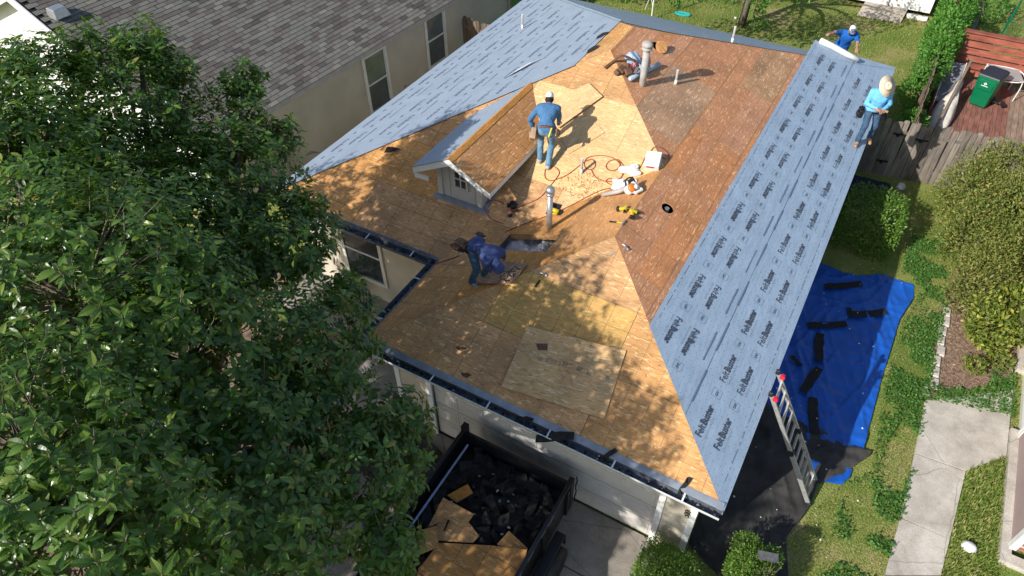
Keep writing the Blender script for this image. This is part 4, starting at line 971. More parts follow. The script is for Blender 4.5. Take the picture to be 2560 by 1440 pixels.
# ================================================================ PEOPLE ON THE ROOF
M['shirt_blue'] = cloth('denim_blue_shirt', (.07, .17, .32)); M['shirt_sky'] = cloth('sky_blue_shirt', (.16, .46, .78)); M['shirt_royal'] = cloth('royal_blue_shirt', (.015, .11, .40)); M['hoodie'] = cloth('navy_hoodie', (.05, .068, .17))
M['cap_white'] = plain('white_cap', (.72, .72, .76), .8, .08); M['cap_grey'] = plain('grey_cap_cloth', (.12, .15, .2), .8, .15); M['straw'] = plain('straw', (.70, .57, .42), .8, .12, 40, .6, 120)
up3 = np.array([0, 0, 1.])
# the man bending over the new sheet by the dormer, seen from behind
fw = nz([-.36, .93, 0]); rt_ = np.cross(fw, up3); f0 = np.array((-5.648, 5.065, 3.702))
zm = lambda p: np.array([p[0], p[1], ZM(p[0], p[1])])
fl, fr_ = zm(f0-rt_*.17+fw*.16), zm(f0+rt_*.02)
pel = f0-rt_*.05+fw*.10+up3*.86
hr_ = np.array((-5.827, 5.96, 4.064))+np.array([0, 0, .07])
t, J = person('person in denim blue shirt, jeans and white cap bending over a sheet beside the dormer', fw, fl, fr_, pel, fw*.75+up3*.72, fw*.8-up3*.5, pel-rt_*.30+fw*.20-up3*.13, hr_, M['shirt_blue'], M['jeans'], M['sneaker'], toe_l=(*fw[:2], PT*.9), toe_r=(*fw[:2], PT*.9), elbow=(.2, -.3, .1), H=.98)
cap(t, J, M['cap_white'], M['cap_white'])
hb = []
sdf_obj('hair', [('e', J['head']-J['f3']*.02-J['hu']*.03, np.stack([J['hr'], J['f3'], J['hu']], 1), (.088, .095, .075), 0)], .012, [M['hair']], t)
bo, c, Mx, rx, ry = belt(t, J, M['leather'])
pouch(bo, c, Mx, rx, ry, 190, M['suede'], 1.15); pouch(bo, c, Mx, rx, ry, 150, M['suede'], .9, False); pouch(bo, c, Mx, rx, ry, -20, M['leather'], .6, False)
q = B(); a = math.radians(-55); p = c+Mx @ Vector((math.cos(a)*rx, math.sin(a)*ry, -.02)); q.beam(p, p+Mx @ Vector((-.04, -.06, -.2)), .03, .03); q.out('hammer_handle', plain('yellow_grip', (.6, .55, .05), .5), bo)

# the man in the navy hoodie, bent double over the painted offcut
zw = lambda p: np.array([p[0], p[1], ZW(p[0], p[1])])
f0 = np.array((-5.485, 1.773, 3.173)); fw = nz([.97, -.23, 0]); rt_ = np.cross(fw, up3)
pel = f0+up3*.955+fw*.03-rt_*.10
t, J = person('person in navy hooded top and jeans bent double over the painted offcut', fw, zw(f0-rt_*.27+fw*.05), zw(f0), pel, fw*.95+up3*.03+rt_*.04, fw*.4-up3*.9, np.array((-5.177, 2.467, 3.298))+up3*.1, np.array((-5.191, 2.017, 3.292))+up3*.1, M['hoodie'], M['jeans_dark'], M['sneaker'], elbow=(-.3, -.1, .5), hood=True, belly=.86, H=1.07, headdir=fw*.42-up3*.42+rt_*.25)
sdf_obj('hood', [('e', J['head']-J['f3']*.025+J['hu']*.012, np.stack([J['hr'], J['f3'], J['hu']], 1), (.10, .115, .132), 0), ('c', J['head']-J['f3']*.06, J['chest']+J['sp']*.15, .07, .08, 0, .04)], .013, [M['hoodie']], t)
bo, c, Mx, rx, ry = belt(t, J, M['leather'], .162, -.02)
pouch(bo, c, Mx, rx, ry, 5, M['black'], .95); pouch(bo, c, Mx, rx, ry, -40, M['leather'], .9); pouch(bo, c, Mx, rx, ry, 180, M['black'], .75, False)
pouch(bo, c, Mx, rx, ry, -85, M['leather'], .8, False)

# the man in the straw hat on the felt
zr = lambda p: np.array([p[0], p[1], ZR(p[0], p[1])+.016])
fL, fR = zr(np.array((0.038, 11.197, 2.634))), zr(np.array((-0.182, 10.726, 2.724))); fw = nz([.30, -.93, 0]); rt_ = np.cross(fw, up3)
pel = (fL+fR)/2-fw*.10+up3*.885; pel[2] = (fL[2]+fR[2])/2+.87
t, J = person('person in sky blue shirt and straw hat standing on the printed felt', fw, fL, fR, pel, up3*.97+fw*.16, fw*.55-up3*.75+rt_*-.2, pel+fw*.27-rt_*.12+up3*.14, pel+fw*.29+rt_*.05+up3*.16, M['shirt_sky'], M['jeans_dark'], M['boot'], toe_l=(.45, -.9, -.2), toe_r=(.05, -1, .0), elbow=(-.2, .4, -.4), belly=1.08)
Mx = Matrix((J['hr'], J['f3'], J['hu'])).transposed(); c = Vector(J['head']+J['hu']*.03)
q = B(); n = 28; V = []; prof = [(.086, 0), (.09, .03), (.083, .085), (.06, .105), (.02, .092), (.0, .088)]
q.lathe([(.215, .02), (.21, .012), (.15, -.006), (.09, .0)] + prof[1:], c, Mx, n, 0, .92, 1.12); hat = q.out('straw_hat', M['straw'], t, True)
q = B(); q.lathe([(.094, .012), (.0955, .04), (.09, .041), (.089, .012)], c, Mx, n, 0, .92, 1.12); q.out('hat_band', plain('hat_band', (.34, .24, .15), .7), hat)
bo, c, Mx, rx, ry = belt(t, J, M['black'], .162, -.0)
pouch(bo, c, Mx, rx, ry, 5, M['black'], 1.1); pouch(bo, c, Mx, rx, ry, 172, M['black'], 1.15)
hp = Vector(pel+fw*.31+up3*.155); q = B(); q.beam(hp+Vector(rt_*.12), hp-Vector(rt_*.22)-Vector((0, 0, .04)), .035, .05); o = q.out('felt_stapler', M['suede'], None, bevel=.006); tag(o, 'tan handled tool held in front of the straw hatted person', 'hand tool')

# the bearded man behind the roof end, holding the roll
fw = nz([.12, -.99, 0]); rt_ = np.cross(fw, up3)
pel = np.array([-1.52, 15.36, 2.98])
t, J = person('bearded person in royal blue shirt and grey cap holding up the felt roll', fw, pel-rt_*.1+np.array([0, .02, -.9]), pel+rt_*.1+np.array([0, .02, -.9]), pel, up3*.86+fw*.42+rt_*-.14, fw*.8-up3*.45-rt_*.2, np.array((-0.986, 14.267, 3.049))+np.array([.0, .07, .12]), np.array((-2.017, 14.238, 3.465))+np.array([-.05, .05, .12]), M['shirt_royal'], M['jeans_dark'], M['boot'], elbow=(0, .6, .3), bare_fore=True)
cap(t, J, M['cap_white'], M['cap_grey'])
Mx3 = np.stack([J['hr'], J['f3'], J['hu']], 1)
sdf_obj('beard', [('e', J['head']+J['f3']*.055-J['hu']*.085, Mx3, (.062, .055, .05), 0), ('e', J['head']+J['f3']*.01-J['hu']*.05, Mx3, (.081, .07, .045), 0)], .011, [M['hair']], t)
sdf_obj('cap_front', [('e', J['head']+J['f3']*.05+J['hu']*.075, Mx3, (.07, .06, .05), 0)], .012, [M['cap_grey']], t)

# ================================================================ NEIGHBOUR ON THE LEFT
NO = Vector((-13.98, 9.25, 2.5)); ND = Vector((0.069, 0.998, 0)); NN = Vector((0.998, -0.069, 0)); NP = 0.42
def nbp(u, v, w=0.0):
    """along the eave, up the roof slope (plan distance), above the roof skin"""
    return NO+ND*u-NN*v+Vector((0, 0, NP*v+w))
nb = thing('neighbour_house', 'beige house on the left with grey brown shingle roof and two windows', 'house', (-17, 9, 0))
q = B()
def nw(u, z, o=0.0): p = NO+ND*u-NN*(.28-o); return Vector((p.x, p.y, z))
q.add([nw(-5.98, 0), nw(8.1, 0), nw(8.1, 2.62), nw(-5.98, 2.62)], [[0, 1, 2, 3]])
q.add([nw(8.1, 0), nw(8.1, 0)-NN*10, nw(8.1, 2.62)-NN*10, nw(8.1, 2.62)], [[0, 1, 2, 3]])
q.out('wall', M['stucco_nb'], nb)
q = B(); q.beam(nw(7.98, 0.0, .012), nw(7.98, 2.6, .012), .03, .2, NN[:]); q.out('corner_board', M['stucco_nb'], nb)
q = B(); q.add([nbp(-6.3, 0, -.02), nbp(8.6, 0, -.02), nbp(8.6, 6.3, -.02), nbp(-6.3, 6.3, -.02)], [[0, 1, 2, 3]]); q.add([nbp(-6.3, 6.3, -.02), nbp(8.6, 6.3, -.02), nbp(8.6, 12.6, -.02-2*NP*6.3), nbp(-6.3, 12.6, -.02-2*NP*6.3)], [[0, 1, 2, 3]]); q.out('roof_boarding', M['shingle_scrap'], nb)
q = B(); q.beam(nbp(-6.25, .02, -.11), nbp(8.6, .02, -.11), .025, .16); q.out('fascia', plain('nb_fascia', (.42, .38, .36), .7), nb)
q = B(); q.slab([nbp(-6.25, .03, -.17), nbp(8.6, .03, -.17), nbp(8.6, .28, -.17-NP*.25), nbp(-6.25, .28, -.17-NP*.25)], .01); q.out('soffit', M['stucco_nb'], nb)
def shingle_mat():
    m, nt, p, L = nmat('three_tab_shingle'); ge = N(nt, 'ShaderNodeNewGeometry'); oi = N(nt, 'ShaderNodeObjectInfo')
    v = mathn(nt, 'FRACT', mathn(nt, 'ADD', ge.outputs['Random Per Island'], mathn(nt, 'MULTIPLY', oi.outputs['Random'], 7.3)))
    r = ramp(nt, [(0, (.088, .078, .072)), (.22, (.135, .115, .104)), (.45, (.162, .148, .128)), (.68, (.188, .178, .15)), (.88, (.155, .154, .135)), (1, (.225, .21, .18))]); L.new(v, r.inputs[0])
    tc = N(nt, 'ShaderNodeTexCoord'); no = N(nt, 'ShaderNodeTexNoise'); no.inputs['Scale'].default_value = 60; L.new(tc.outputs['Object'], no.inputs['Vector']); r2 = ramp(nt, [(.3, (.8,)*3), (.7, (1.15,)*3)]); L.new(no.outputs[0], r2.inputs[0])
    L.new(mixc(nt, 1.0, r.outputs[0], r2.outputs[0], 'MULTIPLY'), p.inputs['Base Color']); p.inputs['Roughness'].default_value = .95; p.inputs['Specular IOR Level'].default_value = .15; return m
M['tab'] = shingle_mat()
for k in range(48):
    q = B(); q.box(nbp(-6.15+.3*k, 6.3, .012+.006*(k % 2)), (.3, .33, .014), Matrix((ND, -NN, Vector((0, 0, 1)))).transposed().to_3x3() @ Matrix.Rotation(.03, 3, 'Y')); q.out('ridge_cap', M['tab'], nb)
EXP, TW = .142/math.sqrt(1+NP*NP)*1.0, .305
slope = Vector((-NN.x, -NN.y, NP)).normalized(); rn = ND.cross(slope); rn = rn if rn.z > 0 else -rn
camp = Vector((-0.1073, -5.8702, 12.4275))
def tab_verts():
    a, l = TW-.008, .165; x0, x1 = -a/2, a/2
    V = []
    for z in (0.0, 1.0):
        for x, y in ((x0, 0), (x1, 0), (x1, l), (x0, l)):
            V.append(ND*x+slope*y+rn*((.015 if y == 0 else .004)*z))
    return V
TV = tab_verts(); TF = [[4, 5, 6, 7], [0, 1, 5, 4], [1, 2, 6, 5], [3, 0, 4, 7]]; TM = [0, 1, 1, 1]; TMS = [M['tab'], M['shingle_scrap']]
tabs = []
for i in range(int(6.3/EXP)):
    for j in range(-20, 29):
        c = nbp(j*TW+(.5*TW if i % 2 else 0)+rng.normal(0, .004), i*EXP-.015); tabs.append(((c-camp).length, c))
tabs.sort(key=lambda t_: t_[0])
vis = []
Mc = SC.camera.matrix_world.inverted(); fx = 1757.83
for d, c in tabs:
    l = Mc @ c; px, py = 1280+fx*l.x/-l.z, 720-fx*l.y/-l.z
    vis.append(0 < px < 1160 and 0 < py < 620 and px+py*1.2 > 560)
nvis = [t_[1] for t_, v in zip(tabs, vis) if v][:300]; s300 = set(id(c) for c in nvis)
me = rawmesh('shingle', [v[:] for v in TV], [f for f in TF], TMS, TM)
for c in nvis: place('shingle', me, Matrix.Translation(c), nb)
V = []; F = []
TA = np.array([v[:] for v in TV])
rest = [t_[1] for t_ in tabs if id(t_[1]) not in s300]
V = (np.array([c[:] for c in rest])[:, None]+TA[None]).reshape(-1, 3); F = (np.array(TF)[None]+(np.arange(len(rest))*8)[:, None, None]).reshape(-1, 4)
c0 = V.mean(0); place('shingle_field', rawmesh('shingle_field', V-c0, F, TMS, TM*len(rest)), Matrix.Translation(c0), nb, 'stuff')
M['nb_glass'] = plain('grey_reflecting_glass', (.13, .145, .155), .08, .35, 1.4, spec=.9); M['nb_blind'] = plain('blind_grey', (.095, .105, .115), .3, .15)
def nbwindow(u0, u1, z0, z1):
    q = B(); q.add([nw(u0, z0, .015), nw(u1, z0, .015), nw(u1, z1, .015), nw(u0, z1, .015)], [[0, 1, 2, 3]]); w_ = q.out('window', M['nb_glass'], nb)
    q = B(); zm_ = (z0+z1)/2
    for a, c in ((nw(u0-.05, z0-.1, .03), nw(u0-.05, z1+.05, .03)), (nw(u1+.05, z0-.1, .03), nw(u1+.05, z1+.05, .03))): q.beam(a, c, .09, .05, NN[:])
    q.beam(nw(u0-.0, z0-.05, .035), nw(u1, z0-.05, .035), .05, .09); q.beam(nw(u0, z1+.03, .03), nw(u1, z1+.03, .03), .05, .06)
    q.out('window_frame', M['white'], w_)
    q = B(); q.beam(nw(u0, zm_, .03), nw(u1, zm_, .03), .03, .05); q.beam(nw(u0+.02, z0, .028), nw(u0+.02, z1, .028), .035, .02, NN[:]); q.beam(nw(u1-.02, z0, .028), nw(u1-.02, z1, .028), .035, .02, NN[:]); q.out('window_bar', M['white'], w_)
    q = B()
    for k in range(9): z = z0+(zm_-z0)*(k+.5)/9; q.beam(nw(u0+.04, z, .0162), nw(u1-.04, z, .0162), .002, (zm_-z0)/9*.72)
    q.out('blind', M['nb_blind'], w_, kind='stuff')
nbwindow(.05, .98, .3, 2.12); nbwindow(3.1, 4.02, .55, 2.3)
q = B(); p = nw(-3.55, 1.0, .08); q.beam(p-Vector((0, 0, .25)), p+Vector((0, 0, .25)), .24, .14, NN[:]); mb = q.out('meter_box', M['flash'], nb, bevel=.01)
Rm = Matrix((ND, Vector((0, 0, 1)), NN)).transposed()
q = B(); q.lathe([(.09, 0), (.09, .05), (.075, .075), (.03, .085)], p+NN*.07, Rm, 16); q.out('meter_dial', M['galv'], mb, True)
q = B(); q.tube([p-Vector((0, 0, .25)), p-Vector((0, 0, .9))], .03, 8); q.tube([p+ND*.1-Vector((0, 0, .2)), p+ND*.16-Vector((0, 0, .5)), p+ND*.1-Vector((0, 0, .85))], .012, 6); q.out('conduit', M['pipe'], mb)
q = B(); p2 = nw(-4.0, .45, .12); q.beam(p2-Vector((0, 0, .22)), p2+Vector((0, 0, .22)), .3, .2, NN[:]); q.out('junction_box', M['pipe'], nb, bevel=.01)
q = B(); p = nw(1.75, .42, .03); q.box(p, (.05, .08, .1)); q.out('hose_tap', M['pipe'], nb)
# white gable and box vent high on that roof
UF, VR = -6.3, 6.3
for s_ in (1, -1):
    pt = lambda v, w: nbp(UF, VR-s_*(VR-v), 0)+Vector((0, 0, w)) if s_ > 0 else Vector((nbp(UF, 2*VR-v)[0], nbp(UF, 2*VR-v)[1], nbp(UF, v)[2]+w))
    V = [pt(-.05, .012), pt(VR, .012), pt(VR, -.27), pt(-.05, -.25)]; V += [p-ND*.04 for p in V]; q = B(); q.add(V, [[0, 1, 2, 3], [7, 6, 5, 4], [0, 4, 5, 1], [1, 5, 6, 2], [2, 6, 7, 3], [3, 7, 4, 0]]); q.out('barge_board', M['white'], nb)
ga = lambda v, z=None: (lambda p: Vector((p.x, p.y, p.z if z is None else z)))(nbp(UF+.32, min(v, VR), -.06) if v <= VR else Vector((nbp(UF+.32, v)[0], nbp(UF+.32, v)[1], nbp(UF+.32, 2*VR-v)[2]-.06)))
q = B(); q.add([ga(.28, 0), ga(2*VR-.28, 0), ga(2*VR-.28), ga(VR), ga(.28)], [[0, 4, 3, 2, 1]]); q.out('gable_wall', M['white'], nb)
vp = Vector((-19.325, 3.779, 4.58)); q = B(); q.box(vp+Vector((0, 0, .14)), (.42, .42, .24), Matrix.Rotation(-.07, 3, 'Z'), 0, .8); q.out('roof_vent', M['galv'], nb, bevel=.012)
# picket gate between the houses
def fence(name, label, pts, h, matn, wdt=.14, gap=.012, ear=True, rails=(.35, 1.45), posts=True, rail_side=1, jit=.012, thick=.018, base=0.0, cat='fence'):
    t = thing(name, label, cat, (pts[0][0], pts[0][1], base)); cache = {}
    for (x0, y0), (x1, y1) in zip(pts[:-1], pts[1:]):
        d = Vector((x1-x0, y1-y0, 0)); L = d.length; d.normalize(); nrm = Vector((-d.y, d.x, 0))*rail_side; k = int(L/(wdt+gap))
        R = Matrix((d, Vector((-d.y, d.x, 0)), Vector((0, 0, 1)))).transposed().to_4x4()
        for i in range(k):
            s = i % 5; hh = h+(-.03, .01, .035, -.012, .022)[s]
            if s not in cache:
                w2 = wdt/2; prof = [(-w2, 0), (w2, 0), (w2, hh-.035), (w2-.03, hh), (-w2+.03, hh), (-w2, hh-.035)] if ear else [(-w2, 0), (w2, 0), (w2, hh), (-w2, hh)]
                V = [(x, -thick/2, z) for x, z in prof]+[(x, thick/2, z) for x, z in prof]; m_ = len(prof)
                cache[s] = rawmesh('plank', V, [list(range(m_)), list(range(m_, 2*m_))[::-1]]+[[(j+1) % m_, j, m_+j, m_+(j+1) % m_] for j in range(m_)], M[matn])
            p = Vector((x0, y0, base))+d*((i+.5)*(wdt+gap))
            Mx = Matrix.Translation(p+Vector((0, 0, rng.normal(0, .006)))) @ R @ Matrix.Rotation(rng.normal(0, jit), 4, 'Y') @ Matrix.Rotation(rng.normal(0, jit), 4, 'X')
            place('plank', cache[s], Mx, t)
        for z in rails:
            q = B(); o = nrm*(.018+thick/2); q.beam(Vector((x0, y0, base+z))+o, Vector((x1, y1, base+z))+o, .035, .085); q.out('rail', M[matn], t)
        if posts:
            for i in range(int(L/2.2)+1):
                q = B(); p = Vector((x0, y0, 0))+d*min(i*2.2+.05, L-.05)+nrm*.08; q.box(p+Vector((0, 0, h*.5+base)), (.09, .09, h)); q.out('post', M[matn], t)
    return t
M['fence_grey'] = wood('weathered_grey_wood', (.22, .19, .16), (.10, .085, .07), .25, 2); M['fence_brown'] = wood('brown_fence_wood', (.17, .125, .09), (.08, .06, .045), .25, 2)
fence('picket_fence', 'brown picket gate fence across the gap beside the beige neighbour house', [(-13.62, 13.95), (-11.6, 13.8)], 1.78, 'fence_brown')

# ================================================================ BACK YARDS
fence('picket_fence', 'weathered grey dog eared fence between front lawn and red deck', [(-.3, 13.92), (4.6, 14.75)], 1.8, 'fence_grey', .142, rail_side=1)
fence('picket_fence', 'dark side fence under the green vines beside the red deck', [(1.06, 14.3), (1.1, 18.5), (1.35, 28)], 1.7, 'fence_brown', rail_side=1)
for px, py, pz in ((2.62, 14.37, 1.25), (1.28, 14.15, 1.2), (1.1, 14.12, .55), (-.1, 13.95, 1.3)):
    pass
# strap hinges on the gate part
gf_ = [o for o in COL.objects if o.name == 'picket_fence.001'][0]
for x, z in ((.75, 1.42), (1.35, 1.35), (.62, .5)):
    y = 13.92+(x+.3)*.1694-.035; q = B(); q.beam((x-.16, y-.027, z), (x+.16, y+.027, z), .012, .05); q.lathe([(.05, 0), (.05, .012)], (x-.02, y, z-.04), Matrix.Rotation(PI/2, 3, 'X'), 8); q.out('strap_hinge', M['blackmetal'], gf_)
# deck
M['deck_red'] = wood('red_deck_stain', (.25, .115, .085), (.15, .065, .05), .2, 1); M['deck_grey'] = wood('worn_deck_board', (.30, .22, .165), (.17, .12, .09), .2, 1)
dk = thing('timber_deck', 'red brown plank deck behind the grey fence', 'deck', (3, 17, 0))
mr = None
ang = Matrix.Rotation(-.0, 4, 'Z'); c_ = B(); c_.box((0, 0, 0), (.138, 6.0, .03)); mR, _c = c_.mesh('deck_board', M['deck_red'], c=(0, 0, 0)); mG, _c = c_.mesh('deck_board', M['deck_grey'], c=(0, 0, 0))
for i in range(30):
    x = 1.5+.147*i; place('deck_board', mR if x < 3.6 and rng.random() < .93 else mG, Matrix.Translation((x, 17.75, .335+rng.normal(0, .003))), dk)
q = B(); q.span((1.42, 14.9, .2), (5.9, 20.6, .31)); q.out('joist_frame', M['fence_brown'], dk)
# red slatted screen at the deck's far side
M['red_slat'] = wood('red_slat', (.33, .105, .07), (.2, .06, .045), .15, 0)
rf = thing('slatted_fence', 'red brown horizontal board screen at the far side of deck', 'fence', (3.5, 20.75, .3))
for k in range(6):
    z = .45+.235*k; q = B(); q.span((1.62, 20.72, z), (6.2, 20.755, z+.185)); q.out('slat', M['red_slat'], rf)
q = B(); q.span((1.6, 20.64, 1.86), (6.2, 20.86, 1.9)); q.out('top_rail', M['red_slat'], rf)
for x in (1.7, 3.5, 5.3): q = B(); q.span((x, 20.757, .1), (x+.09, 20.84, 1.858)); q.out('post', M['red_slat'], rf)
# wheeled bin
M['bin_green'] = plain('green_bin_plastic', (.0, .135, .055), .42, .1, 6); M['bin_lid'] = plain('black_bin_lid', (.022, .022, .03), .45, .2, 20)
bn = thing('wheelie_bin', 'green wheeled bin with black lid standing on the deck', 'bin', (2.85, 19.0, .35)); Rb = Matrix.Rotation(-.32, 3, 'Z'); bc = Vector((2.78, 19.08, .35))
q = B(); q.box(bc+Vector((0, 0, .55)), (.50, .58, .98), Rb, 0, 1.22); q.box(bc+Rb @ Vector((0, 0, .99)), (.64, .74, .1), Rb); q.box(bc+Rb @ Vector((0, -.335, .78)), (.44, .05, .34), Rb, 0, 1.1); q.out('body', M['bin_green'], bn, bevel=.02)
q = B(); q.box(bc+Rb @ Vector((0, 0, 1.075)), (.66, .78, .06), Rb, 0, .93); q.box(bc+Rb @ Vector((0, .42, 1.06)), (.5, .07, .05), Rb); q.out('lid', M['bin_lid'], bn, bevel=.015)
for s in (-1, 1): q = B(); q.lathe([(.11, -.03), (.13, -.02), (.13, .02), (.11, .03)], bc+Rb @ Vector((.27*s, .28, .13)), Rb @ Matrix.Rotation(PI/2, 3, 'Y'), 14); q.out('wheel', M['black'], bn)
q = B(); o_ = bc+Rb @ Vector((-.02, -.364, .80)); X, Z = Rb @ Vector((1, 0, 0)), Vector((0, -.05, 1))
for s, w2 in ((1, 0),): 
    for sx in (-1, 1): q.add([o_+Z*.085, o_+X*sx*.05+Z*.035, o_+X*sx*.02+Z*.03, o_+Z*.055], [[0, 1, 2, 3]] if sx > 0 else [[0, 3, 2, 1]]); q.add([o_-Z*.015, o_+X*sx*.05+Z*.035, o_+X*sx*.02+Z*.03, o_+Z*.012], [[0, 3, 2, 1]] if sx > 0 else [[0, 1, 2, 3]])
q.add([o_+X*a_+Z*b_ for a_, b_ in ((-.1, -.05), (.1, -.05), (.1, -.03), (-.1, -.03))], [[0, 1, 2, 3]]); q.out('bin_emblem', M['white'], bn)
# glass table with white frame
gt = thing('patio_table', 'glass topped patio table with white tube legs behind the bin', 'table', (3.2, 20.1, .35)); tc_ = [(2.62, 20.5), (3.55, 20.5), (3.72, 19.75), (2.9, 19.55)]
q = B(); q.prism(tc_, 1.045, 1.057); q.out('tabletop', plain('frosted_glass', (.34, .36, .34), .12, .1, 3, spec=.8), gt)
q = B(); P_ = [(x, y, 1.04) for x, y in tc_]; q.tube(smooth_path(P_+[P_[0]], 4), .02, 6); q.out('rim', M['white'], gt)
for x, y in tc_: q = B(); q.tube(smooth_path([(x*.97+.09, y*.97+.6, 1.03), (x, y, .8), (x*.98+.05, y*.98+.4, .36)], 4), .017, 6); q.out('leg', M['white'], gt)
# grey lounge chair against the vine fence
lc = thing('lounge_chair', 'grey sling lounge chair between the vine fence and furled umbrella', 'chair', (1.75, 18.9, .35)); 
q = B(); q.add([(1.5, 18.0, .68), (1.95, 18.0, .68), (1.98, 19.3, .66), (1.5, 19.3, .66), (1.98, 19.8, 1.2), (1.5, 19.8, 1.2)], [[0, 1, 2, 3], [3, 2, 4, 5]]); o = q.out('sling', plain('grey_sling', (.17, .17, .19), .8, .2, 30), lc); o.modifiers.new('t', 'SOLIDIFY').thickness = .02
for x in (1.47, 2.0): q = B(); q.tube(smooth_path([(x, 18.0, .36), (x, 18.05, .7), (x, 19.3, .68), (x, 19.85, 1.22)], 4), .018, 6); q.tube(smooth_path([(x, 18.5, .7), (x, 18.7, .9), (x, 19.3, .9), (x, 19.35, .36)], 4), .018, 6); q.out('frame', M['trim'], lc)
# furled umbrella leaning by the fence
a = Vector((1.724, 16.566, 0.5)); b2 = Vector((2.06, 19.548, 1.45))
fu = thing('furled_umbrella', 'furled cream patio umbrella leaning diagonally left of the green bin', 'umbrella', tuple(a))
q = B(); q.beam(a, b2+(b2-a)*.03, .075, .06); q.out('pole', M['fence_brown'], fu)
q = B(); d = (b2-a).normalized(); s_ = d.cross(Vector((0, 0, 1))).normalized(); V = []; n = 12
for i in range(n):
    t_ = i/(n-1); p = a.lerp(b2, .04+.72*t_); wd = .14+.30*math.sin(min(1, t_*1.15+.1)*PI)**.8*(1-t_*.35)
    for j, k in enumerate((-1.05, -.6, -.15, .25, .65, 1.0)): V.append(p+s_*(k*wd*.75)-Vector((0, 0, .05+.16*abs(k)+.05*math.sin(j*2.1+i*.8))))
q.add(V, [[i*6+j, i*6+j+1, (i+1)*6+j+1, (i+1)*6+j] for i in range(n-1) for j in range(5)]); o = q.out('canopy', plain('cream_canvas', (.62, .58, .5), .9, .12, 8), fu, True); o.modifiers.new('t', 'SOLIDIFY').thickness = .008
# upturned white bits and a black buggy on the deck
q = B(); p = Vector((3.25, 19.25, .36))
for k in range(5): q.tube([p+Vector(rng.normal(0, .12, 3)*np.array([1, 1, .3]))+Vector((0, 0, .12)) for _ in range(3)], .014, 5)
q.box(p+Vector((.18, -.1, .1)), (.1, .16, .1), Euler((.3, .2, .5)).to_matrix()); o = q.out('folded_cart', M['black'], None); tag(o, 'small tangle of dark folded cart beside the green bin', 'cart')
# shed with ramp
sh = thing('garden_shed', 'pale garden shed with plank ramp at the far end of lawn', 'shed', (-1, 26, 0))
q = B(); q.span((-2.7, 25.75, .25), (-1.05, 25.82, 2.4)); q.span((-1.02, 25.75, .25), (.5, 25.82, 2.4)); pieces_out(q, 'front_panel', M['white'], sh)
q = B(); q.span((-2.8, 25.83, .2), (.52, 28.4, 2.4)); q.out('wall', M['fence_brown'], sh)
q = B(); q.span((-.28, 25.55, 0), (.5, 25.74, .12)); q.out('step', M['white'], sh)
q = B(); q.slab([(-1.98, 24.75, .05), (-.36, 24.85, .05), (-.3, 25.72, .27), (-1.9, 25.72, .27)], .03); q.out('ramp', wood('ply_ramp', (.42, .37, .31), (.3, .25, .2), .05, 0), sh)
q = B(); q.add([(-3.1, 25.5, 2.45), (.8, 25.5, 2.45), (.8, 28.8, 2.9), (-3.1, 28.8, 2.9)], [[0, 1, 2, 3]]); q.out('roof', M['fence_brown'], sh)
# pop-up canopy frame, no cloth
cf = thing('canopy_frame', 'bare white folding canopy frame behind the roof ridge', 'canopy frame', (-10, 21, 0)); cx = [(-9.05, 20.6), (-12.0, 20.9), (-9.3, 23.4), (-12.2, 23.7)]
for x, y in cx: q = B(); q.tube([(x, y, 0), (x, y, 2.25)], .028, 6); q.out('leg', M['white'], cf)
for i, j in ((0, 1), (0, 2), (1, 3), (2, 3)):
    a, c = Vector((*cx[i], 0)), Vector((*cx[j], 0)); m_ = a.lerp(c, .5)
    for z0, z1 in ((1.75, 2.2), (2.2, 1.75)):
        q = B(); q.beam(a+Vector((0, 0, z0)), m_+Vector((0, 0, z1)), .03, .018); q.beam(m_+Vector((0, 0, z0)), c+Vector((0, 0, z1)), .03, .018); q.out('scissor_bar', M['white'], cf)
q = B(); q.beam((-9.05, 20.6, 2.22), (-12, 20.9, 2.22), .03, .03); q.beam((-9.05, 20.6, .55), (-9.5, 20.75, 1.5), .015, .015); q.beam((-9.4, 20.7, .3), (-9.05, 20.6, 1.5), .015, .015); q.out('brace', M['white'], cf)
o = B(); P_ = [Vector((-8.11, 21.599, 0))+Vector((.3*math.cos(a), .12*math.sin(a), .05)) for a in np.linspace(0, 2*PI, 14)]; o.tube(P_, .045, 6); o = o.out('paddling_ring', plain('turquoise_plastic', (.02, .35, .34), .35), None); tag(o, 'small turquoise ring lying on the back lawn', 'ring')
q = B(); q.lathe([(.0, 0), (.045, .01), (.06, .05), (.04, .09), (.0, .1)], (-6.138, 22.24, 0), n=10); o = q.out('white_ball', M['white'], None, True); tag(o, 'white ball by the back yard tree trunk', 'ball')
# wire panel and timber edging in the far right garden
wp = thing('wire_panel', 'green wire garden panel standing on the far right lawn', 'fence', (3.3, 25.5, 0))
for x, y in ((3.0, 24.4), (3.35, 26.9), (3.78, 24.6)): q = B(); q.tube([(x, y, 0), (x+.02, y, 1.1)], .022, 6); q.out('post', plain('green_wire', (.0, .09, .06), .5), wp)
q = B()
for k in range(9): z = .1+.11*k; q.tube([(3.0, 24.4, z), (3.35, 26.9, z)], .004, 4, cap=False); q.tube([(3.0, 24.4, z), (3.78, 24.6, z)], .004, 4, cap=False)
for k in range(24): t_ = k/23; q.tube([(3.0+.35*t_, 24.4+2.5*t_, .05), (3.0+.35*t_, 24.4+2.5*t_, 1.05)], .004, 4, cap=False)
q.out('mesh_wire', M['bin_green'], wp, kind='stuff')
q = B(); q.beam((1.9, 21.4, .1), (2.2, 26.4, .1), .14, .2); o = q.out('timber_edging', M['fence_grey'], None); tag(o, 'weathered timber edging beam on the ground beyond the red screen', 'edging')
q = B()
